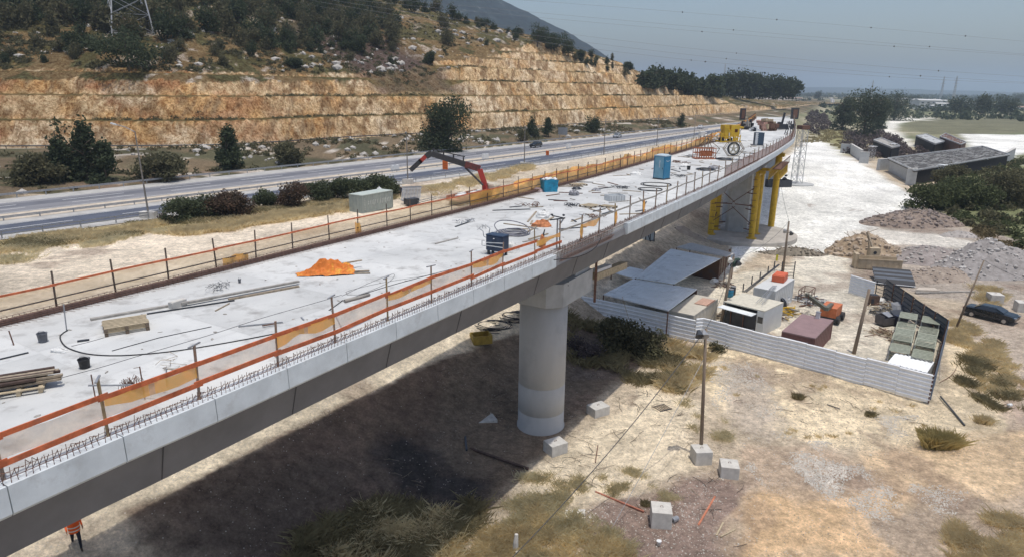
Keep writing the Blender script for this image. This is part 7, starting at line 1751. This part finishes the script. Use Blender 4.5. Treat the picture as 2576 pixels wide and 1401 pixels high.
for x,yb,yt in [(1618,222,190),(1640,224,178),(1662,226,180),(1684,228,180),(1706,230,184),(1728,236,190),(1752,238,196),(1778,240,192),(1800,242,190),(1822,243,186),(1846,245,184),(1868,246,188),(1890,247,190),(1912,248,192),(1934,248,194),(1956,248,196),(1976,247,202),(1992,247,208),(1860,240,184),(1905,242,190)]:
    yb-=6 if x<1720 else 0; yt-=4 if x<1720 else 0; p=hill_ray(x,yb) or G(x,yb,3)
    if p.length<350 or p.length>1100: p=RD(x,yb,620)
    d=p.length; h=d*(yb-yt)/FPX; p.z-=.5; tree(p,h+.5,h*.95,'tree of the dark grove on the low hill beyond the cutting',m=F_pine,kind='round',name='grove_tree',nleaf=1500,ls=1.2,z0=0,group='dark grove beyond the cutting')
def shrubs(name,poly,z,n,m,h,w,ls,seed,nper=60):
    scatter_leaf(name,[Vector(p) for p in zpts(poly,z,n,seed,.42,4)],m,h,w,nper,ls)
shrubs('bush_belt',[(2330,500),(2400,450),(2460,425),(2600,400),(2600,640),(2500,590),(2420,565),(2335,525)],0,150,F_green,1.9,3.0,.3,1,90)
shrubs('bush_belt',[(2330,500),(2400,450),(2460,425),(2600,400),(2600,640),(2500,600),(2420,565)],0,130,F_olive,2.0,3.0,.3,2,90)
shrubs('mauve_scrub',[(2130,395),(2110,340),(2220,330),(2290,380),(2270,400),(2200,400)],0,160,F_mauve,3.2,5,.5,3,60)
shrubs('mauve_scrub',[(2020,330),(2035,296),(2075,294),(2090,325),(2050,345)],0,70,F_mauve,3.6,6,.7,4,60)
shrubs('mauve_scrub',[(2225,400),(2330,370),(2345,395),(2270,415)],0,50,F_mauve,2.4,4,.5,5,60)
shrubs('field_scrub',[(2020,360),(2060,320),(2180,340),(2140,385),(2090,362)],0,140,F_weed,1.0,4,.45,6,40)
shrubs('dry_scrub',[(2440,560),(2600,600),(2600,680),(2480,620)],0,120,leafmat('dry_scrub',(.20,.16,.085),(.10,.08,.045)),.9,2.4,.2,7,40)
for x,yb,yt,w,l in ((2345,528,470,90,'bright green bush at the edge of the white gravel'),(2430,520,455,110,'dark green bush right of the bright one'),(2530,515,440,120,'large dark bush at the right border'),(2395,470,425,70,'dark bush in front of the culvert')):
    tree(G(x,yb,0),G(x,yb,0).length*(yb-yt)/FPX,w*1.1/FPX*G(x,yb,0).length,l,m=F_green if 'bright' in l else F_olive,kind='round',name='bush',cat='bush',nleaf=6000,ls=.3,z0=-.08)
# far woods and town in the plain
pts=[]
for i in range(420):
    x=R.uniform(1990,2620); d=R.uniform(700,2600); a=ray(x,230); k=d/math.hypot(a[0],a[1]); p=Vector((a[0]*k,a[1]*k,0)); 
    if vn(p.x/160,p.y/120,71)>.50: pts.append(p)
scatter_leaf('far_wood',pts,F_euc,9,26,34,2.4)
pts=[]
for i in range(900):
    x=R.uniform(1700,2700); d=R.uniform(2400,6500); a=ray(x,230); k=d/math.hypot(a[0],a[1]); p=Vector((a[0]*k,a[1]*k,0)); pts.append(p)
scatter_leaf('far_wood',pts,F_euc,14,110,14,9)
M_bw=mat('far_white_wall',(.55,.55,.54),.8,n=.1); M_bo=mat('far_roof',(.35,.22,.16),.8)
FB=[((1752,797),14,9,'narrow white block building in the plain'),((1845,800),40,9,'wide pale building left of the far market'),((1930,790),26,7,'first white hall of the far market'),((1965,815),24,6,'second white hall of the far market'),((1905,830),18,5,'small white hut in front of the far market'),((1700,765),60,6,'long low grey warehouse right of the tall trees'),((840,765),30,6,'red-roofed shed past the bridge end'),((760,760),24,4,'white shed before the dark grove'),((1250,748),18,7,'tiny white house in the middle of the plain'),((2170,800),20,6,'small pale house behind the round trees'),((2480,830),40,4,'low brown shed at the far right')]
for (x,y),w,h,l in FB:
    c=G(*D3(x,y),0); t=thing('far_building',l,'building',c,R.uniform(-.3,.3)); MB().box((0,0,h/2),(w,w*.6,h)).build('wall',M_bw,t); MB().prism([(-w/2-.5,-w*.32,h),(-w/2-.5,w*.32,h),(-w/2-.5,0,h+h*.25)],(w+1,0,0)).build('roof',M_bo if 'red' in l or 'brown' in l else M_bw,t)
    q=MB()
    for i in range(4): q.box((-w*.36+i*w*.24,-w*.301,h*.55),(w*.1,.1,h*.25))
    q.build('windows',M_glass,t)
k=0; pr=None
for i in range(70):
    x,y=[(R.uniform(1740,2010),R.uniform(775,835)),(R.uniform(640,960),R.uniform(750,772)),(R.uniform(0,520),R.uniform(560,600))][0 if i<46 else 1]
    if pr is None: pr=tag(MB().box((0,0,1.0),(4.6,2,1.0)).box((-.2,0,1.9),(2.6,1.8,.8),taper=.85).build('parked_vehicle',M_bw),'tiny pale vehicle parked among many others in the far plain','vehicle','vehicles parked in the far plain'); o=pr
    else: o=pr.copy(); COL.objects.link(o)
    o.location=G(*D3(x,y),0); o.rotation_euler=(0,0,R.uniform(0,3)); o.scale=(R.uniform(.8,1.6),)*3
    if i%3==0 and i: o.material_slots[0].link='OBJECT'; o.material_slots[0].material=R.choice([M_dark,M_steel,M_bo])
for x,yb,yt,l in ((1945,760,618,'left one of the far transmission masts'),(2040,765,618,'middle far transmission mast'),(2180,700,622,'right far transmission mast, faintest'),(1420,745,632,'far mast above the tall eucalyptus'),(315,580,495,'slim mast behind the dark grove')):
    p=G(*D3(x,yb),0) if x!=315 else RD(*D3(x,yb),900); h=p.length*(yb-yt)/3/FPX; t=thing('transmission_mast',l,'mast',p); q=MB(); lattice(q,h*.09,h*.02,0,h,6,h*.009,h*.005); q.build('lattice',M_pyl,t)
    q=MB()
    for z in (.7,.85): q.box((0,0,h*z),(h*.22,h*.01,h*.012))
    q.build('cross_arm',M_pyl,t)
# white blocks along the deck end road, small road pieces
M_track=mat('pale_track',(.50,.46,.40),.95,n=.12,sc=.3)
def road(pts,w,z,m,name='dirt_track',zf=None):
    Q=Path([tuple(G(*p,z if zf is None else zf)[:2]) for p in pts],3.0); q=MB(); o=0
    for s in Q.t:
        for e in (w/2,-w/2): v=Q.at(s,e,z+.03); q.v.append(tuple(v))
    for i in range(len(Q.t)-1): q.f.append((2*i,2*i+1,2*i+3,2*i+2))
    return tag(q.build(name,m),kind='structure')
# ================================================================ NEAR GROUND
ST=mat('crushed_white_stone',(.60,.56,.50),.9,n=.2,sc=2)
ST2=mat('tan_stone',(.46,.37,.28),.9,n=.25,sc=2)
def stones(name,poly,n,m,r,seed,z=0,thr=.45,sc=2.0):
    rs=np.random.RandomState(seed); P=np.array(zpts(poly,z,n,seed,thr,sc))
    if not len(P): return
    N_=len(P); rad=rs.uniform(r[0],r[1],N_)*rs.uniform(.4,1,N_)
    B=np.array([(1,0,0),(-1,0,0),(0,1,0),(0,-1,0),(0,0,1),(0,0,-1)],float); F=np.array([(0,2,4),(2,1,4),(1,3,4),(3,0,4),(2,0,5),(1,2,5),(3,1,5),(0,3,5)])
    V=(B[None]*rs.uniform(.6,1.2,(N_,6,1))+rs.normal(size=(N_,6,3))*.12)*rad[:,None,None]*np.array([1,1,.7]); th=rs.uniform(0,6.28,N_); c,s=np.cos(th)[:,None],np.sin(th)[:,None]
    V=np.stack([V[...,0]*c-V[...,1]*s,V[...,0]*s+V[...,1]*c,V[...,2]],-1)+P[:,None,:]
    FF=(F[None]+np.arange(N_)[:,None,None]*6).reshape(-1,3); o=npmesh(name,V.reshape(-1,3),FF,m,smooth=False); tag(recenter(o),kind='stuff')
stones('white_stones',[(1850,1120),(2050,1110),(2200,1150),(2260,1250),(2120,1290),(1980,1240),(1870,1200)],3800,ST,(.03,.10),1,thr=.48)
stones('white_stones',[(2140,1240),(2330,1215),(2450,1230),(2480,1280),(2300,1290),(2160,1310)],1900,ST,(.03,.09),2,thr=.5)
stones('white_stones',[(1780,900),(1900,930),(1970,1010),(1960,1100),(1850,1110),(1790,1020)],3000,ST,(.03,.10),3,thr=.46)
stones('white_stones',[(2190,1040),(2330,1050),(2360,1110),(2240,1120)],1100,ST,(.03,.08),4,thr=.48)
stones('white_stones',[(1500,1180),(1720,1200),(1900,1230),(1880,1420),(1500,1420)],900,ST,(.02,.08),5,thr=.4,sc=4)
stones('tan_stones',[(1770,870),(2340,1015),(2420,840),(2600,1000),(2600,1130),(1900,1130)],3500,ST2,(.02,.08),6,thr=.40,sc=4)
stones('tan_stones',[(1770,1100),(2600,1080),(2600,1420),(1800,1420)],3500,ST2,(.02,.07),7,thr=.42,sc=3)
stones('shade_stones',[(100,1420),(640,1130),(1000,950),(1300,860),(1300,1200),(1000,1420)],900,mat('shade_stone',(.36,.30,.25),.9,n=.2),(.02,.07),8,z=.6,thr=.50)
stones('verge_gravel',[(0,1420),(260,1270),(620,1090),(980,930),(1290,800),(1300,770),(1140,810),(640,1050),(0,1380)],2600,ST2,(.02,.06),9,z=2,thr=.3)
stones('pale_stones',[(1350,1150),(1500,1050),(1640,960),(1750,1030),(1740,1180),(1560,1240),(1400,1280)],1400,ST2,(.02,.06),10,thr=.45)
# dry grass
blades('dry_grass',zpts([(1640,860),(1760,880),(1765,970),(1720,990),(1600,960)],0,142,11,0.44,1.2),F_dry,0.68,50,0.022,.25,11)
blades('dry_grass',zpts([(1590,900),(1690,900),(1700,990),(1590,980)],0,54,12,0.48,1.2),F_weed,0.68,50,0.024,.25,12)
blades('shade_grass',zpts([(1420,830),(1650,850),(1620,900),(1560,940),(1430,930)],0,115,13,0.46,1.5),F_weed,0.68,45,0.024,.3,13)
blades('dry_grass',zpts([(1060,1420),(1150,1330),(1300,1270),(1420,1300),(1500,1340),(1600,1420)],.2,299,14,0.44,.9),F_dry,0.41,60,0.013,.2,14)
blades('dry_grass',zpts([(1180,1420),(1270,1250),(1420,1240),(1530,1300),(1640,1420)],.2,161,15,0.50,.9),F_dry2,0.38,50,0.013,.2,15)
blades('dry_grass',zpts([(1200,1290),(1290,1200),(1480,1160),(1500,1230),(1380,1290),(1560,1330),(1540,1400)],.2,96,16,0.54,1.0),F_dry2,0.30,50,0.013,.2,16)
blades('shade_grass',zpts([(700,1420),(800,1320),(960,1250),(1230,1240),(1250,1290),(1080,1420)],.4,299,17,0.44,.9),F_weed,0.52,60,0.016,.22,17)
blades('shade_grass',zpts([(760,1420),(900,1300),(1180,1280),(1100,1420)],.4,138,18,0.48,.9),F_dry,0.60,46,0.014,.22,18)
blades('dry_grass',zpts([(2390,1340),(2500,1300),(2600,1310),(2600,1420),(2380,1420)],0,230,19,0.44,.9),F_dry,0.38,60,0.013,.2,19)
blades('dry_grass',zpts([(2370,830),(2420,800),(2500,870),(2570,980),(2560,1010),(2470,1000),(2440,900)],0,322,20,0.44,1.0),F_dry,0.41,40,0.020,.22,20)
blades('green_grass',zpts([(2390,900),(2480,900),(2550,960),(2540,1040),(2440,1000)],0,103,21,0.53,1.0),F_weed,0.45,50,0.020,.22,21)
blades('dry_grass',zpts([(2440,720),(2530,740),(2560,790),(2470,770)],0,68,22,0.44,1.0),F_dry,0.52,40,0.028,.3,22)
blades('dry_grass',zpts([(1800,900),(2300,1020),(2350,1120),(1850,1120)],0,24,23,0.60,1.5),F_dry,0.22,40,0.016,.12,23)
blades('dry_grass',zpts([(1740,1000),(1850,1100),(1820,1130),(1740,1080)],0,36,24,0.50,1.0),F_dry2,0.26,40,0.016,.2,24)
blades('dry_grass',zpts([(1590,1180),(1700,1230),(1620,1260),(1500,1200)],0,59,25,0.53,1.0),F_dry2,0.22,40,0.014,.18,25)
def tuft(px,py,w,h,label,m=F_dry2,n=60):
    c=G(px,py,0); rs=random.Random(px); o=blades('grass_tuft',[(c.x+rs.gauss(0,w*.25),c.y+rs.gauss(0,w*.12),H1(c)) for i in range(n)],m,h,34,.02,.10,px,None,.22); del_=o.pop('kind',None); tag(o,label,'grass tuft')
tuft(2365,1120,1.7,.95,'big upright olive tuft of dry grass on the sandy slope',leafmat('tuft_olive',(.62,.50,.22),(.34,.28,.12)),110)
tuft(2007,1003,.5,.4,'small green tuft on the sand below the bright fence',F_weed,20)
tuft(2188,1043,.5,.35,'small dark tuft on the sand farther right below the fence',F_weed,16)
tuft(2475,1060,.7,.5,'orange dry tuft at the right beyond the sandy slope',F_dry,40)
tuft(1625,1330-60,.4,.3,'small weed beside the near concrete block',F_weed,14)
# boards, pipes and litter
plankw([D8(1915,912),D8(2282,1062)],0,.09,.09,'long reddish pipe lying on the dark soil before the near concrete block',mat('red_brown_pipe',(.36,.14,.09),.7,n=.2),'pipe','pipe')
plankw([D9(245,945),D9(120,1160)],0,.10,.05,'reddish board lying alone on the soil right of the near concrete block',mat('red_board',(.50,.19,.11),.8,n=.2),'board','board')
plankw([D9(308,1140),D9(255,1238)],0,.08,.04,'upper pale board of the crossed pair at the bottom',M_pallet,'board','board')
plankw([D9(402,1190),D9(285,1247)],0,.08,.04,'lower pale board of the crossed pair at the bottom',M_pallet,'board','board')
plankw([D8(1915,690),D8(1935,560)],0,.06,.06,'rusty rod lying on the pale sand near the dead twigs',M_rust,'rod','rod')
plankw([D9(1090,250),D9(1190,285)],0,.07,.05,'dark board on the sandy slope under the long fence',M_dark,'board','board')
plankw([D9(825,95),D9(885,160)],0,.06,.05,'thin stick close below the long fence',M_wood,'stick','stick')
plankw([D9(1945,190),D9(2128,410)],0,.09,.09,'dark pipe running down from the fence corner',M_dark,'pipe','pipe')
plankw([D9(705,285),D9(835,302)],0,.08,.05,'brown board lying with twigs in the white stones',M_wood,'board','board')
plankw([D8(905,240),D8(945,600)],.3,.12,.12,'dark pipe in the shade left of the round pier',M_dark,'pipe','pipe')
plankw([D8(950,580),D8(1410,740)],.05,.14,.12,'long dark timber on the shaded soil reaching the shadow edge',mat('burnt_timber',(.09,.06,.05),.9,n=.3),'timber','timber_plank')
t=thing('wooden_grate','small dark wooden grate lying near the shadow edge','grate',G(1666,1026,0),.5)
for i in range(6): MB().box((-.45+i*.18,0,.05),(.05,.8,.04)).build('slat',M_wood,t)
MB().box((0,-.4,.03),(1.1,.06,.05)).box((0,.4,.03),(1.1,.06,.05)).build('rail',M_dark,t)
t=thing('white_pail','small white pail lying on the dark soil at the bottom','pail',G(1657,1370,0)); MB().lathe((0,0,0),[(.09,0),(.12,.22),(.13,.24)],14).build('pail_body',M_white,t,smooth=True); MB().lathe((0,0,.24),[(.13,0),(.13,.015)],14).build('lid',M_white,t)
t=thing('scrap_roll','crumpled roll of metal right beside the near concrete block','roll',G(1697,1312,0),.6); MB().tube((-.2,0,.17),(.2,0,.17),.17,12,.14).build('roll_body',M_steel,t); MB().tube((-.22,0,.17),(-.2,0,.17),.09,10).build('hole',M_dark,t)
t=thing('white_can','white container lying at the right border','can',G(2539,1022,0),.3); MB().tube((-.16,0,.12),(.16,0,.12),.12,12).build('can_body',M_white,t,smooth=True); MB().tube((.16,0,.12),(.22,0,.12),.04,8).build('neck',M_dark,t)
t=thing('stump_post','rough upright concrete stump in the dry grass at the bottom','stump',G(1296,1385,0)); q=MB(); q.path([(0,0,-.1),(.02,0,.5),(.05,.02,.95)],.11,8,True,[.16,.13,.09]); q.build('stump',M_conc2,t); MB().rock((.1,-.1,.05),.2).build('fragment',M_conc2,t)
t=thing('broken_slab','pale broken slab half sunk in the soil near the grass','slab',G(*D8(1750,1090),0),.2); MB().prism([(-.7,-.35,0),(.5,-.45,0),(.75,.3,0),(-.3,.4,0)],(0,0,.14)).build('slab',M_conc2,t); MB().rock((.8,-.4,.05),.14).build('fragment',M_conc2,t)
cable([DL(1085,840),DL(1110,930),DL(1080,1120),DL(1075,1230)],.03,M_woodgrey,'grey hose running down outside the yard corner',z=.02,name='hose',cat='hose')
cable([DL(1260,800),DL(1200,960),DL(1235,1100),DL(1180,1190),DL(1075,1255)],.025,M_rust,'brown hose curving over the sandy slope to the fence corner',z=.02,name='hose',cat='hose')
pr=MB(); pr.path([(-.5,0,.02),(-.1,.05,.05),(.2,.02,.03),(.5,-.06,.02)],.012,5); pr.path([(0,.04,.04),(.2,.25,.08)],.008,4); pr=tag(pr.build('dead_stick',M_wood),'dead forked twig, one of many strewn over the near ground','twig','dead twigs strewn over the near ground')
DK=mat('dark_twig',(.05,.04,.035),.9)
k=0
AR=[([(1350,1100),(1560,960),(1700,1000),(1750,1100),(1600,1230),(1420,1250)],80),([(1770,900),(2300,1020),(2340,1110),(1850,1110)],34),([(700,1250),(1000,1050),(1280,950),(1290,1180),(1000,1330)],50),([(1500,1200),(1900,1200),(1900,1400),(1500,1400)],26)]
for poly,n_ in AR:
    for p in zpts(poly,0,n_,k+70,.45,2.5):
        o=pr if k==0 else pr.copy()
        if k: COL.objects.link(o)
        o.location=p; o.rotation_euler=(0,0,R.uniform(0,6.28)); s_=R.uniform(.4,1.3); o.scale=(s_,s_,1)
        if k%2: o.material_slots[0].link='OBJECT'; o.material_slots[0].material=DK
        k+=1
# person-high reeds growing at the fence in the shade
tree(G(1560,880,0),3.2,4.6,'dark leafy bush in front of the shaded part of the white fence',m=F_olive,kind='round',name='bush',cat='bush',nleaf=5000,ls=.16,z0=-.1)
tree(G(1640,905,0),2.6,3.2,'dark bush right of the first, at the shadow edge by the fence',m=F_olive,kind='round',name='bush',cat='bush',nleaf=3500,ls=.14,z0=-.1)
tree(G(1470,900,0),1.6,3.4,'low dark brushwood right of the round pier',m=F_mauve,kind='round',name='bush',cat='bush',nleaf=2600,ls=.12,z0=-.1)
tree(G(1800,885,0),1.0,1.5,'small green bush under the fence beside the block pole',m=F_olive,kind='round',name='bush',cat='bush',nleaf=1200,ls=.09,z0=-.1)
# ================================================================ CAMERA, LIGHT, AIR
cam=bpy.data.cameras.new('camera'); co=bpy.data.objects.new('camera',cam); COL.objects.link(co); scn.camera=co
cam.sensor_width=36; cam.lens=36*FPX/2576; cam.clip_end=30000; cam.clip_start=.1
co.location=(0,0,CAMH)
co.matrix_world=Matrix.Translation((0,0,CAMH))@Matrix.Rotation(RAD(90-PITCH),4,'X')@Matrix.Rotation(RAD(ROLL),4,'Z')
SD=Vector((.094,-.148,1)).normalized()
sun=bpy.data.lights.new('sun','SUN'); sun.energy=SUN_E; sun.angle=RAD(.55); sun.color=(1,.955,.88)
so=bpy.data.objects.new('sun',sun); COL.objects.link(so); so.rotation_euler=SD.to_track_quat('Z','Y').to_euler(); so.location=(0,0,80)
w=bpy.data.worlds.new('World'); scn.world=w; w.use_nodes=True; N=w.node_tree.nodes; L=w.node_tree.links
sk=N.new('ShaderNodeTexSky'); sk.sky_type='NISHITA'; sk.sun_disc=False; sk.sun_elevation=math.asin(SD.z); sk.sun_rotation=math.atan2(SD.x,SD.y)
sk.air_density=SKY[1]; sk.dust_density=SKY[2]; sk.ozone_density=SKY[3]
L.new(sk.outputs[0],N['Background'].inputs[0]); N['Background'].inputs[1].default_value=SKY[0]
hz=MB(); hz.box((2500,6500,(-6+140)/2+90),(24000,19000,330)); 
hm=bpy.data.materials.new('haze'); hm.use_nodes=True; nt=hm.node_tree; nt.nodes.remove(nt.nodes['Principled BSDF']); pv=nt.nodes.new('ShaderNodeVolumePrincipled')
pv.inputs['Color'].default_value=(.58,.71,.86,1); pv.inputs['Density'].default_value=HAZE; pv.inputs['Anisotropy'].default_value=.2
nt.links.new(pv.outputs[0],nt.nodes['Material Output'].inputs['Volume'])
if HAZE>0: tag(hz.build('haze',hm),kind='stuff')
scn.view_settings.view_transform='Standard'; scn.view_settings.look='None'; scn.view_settings.exposure=EXPO; scn.view_settings.gamma=1
scn.render.engine='CYCLES'
scn.cycles.transparent_max_bounces=16; scn.cycles.max_bounces=6; scn.cycles.volume_bounces=1
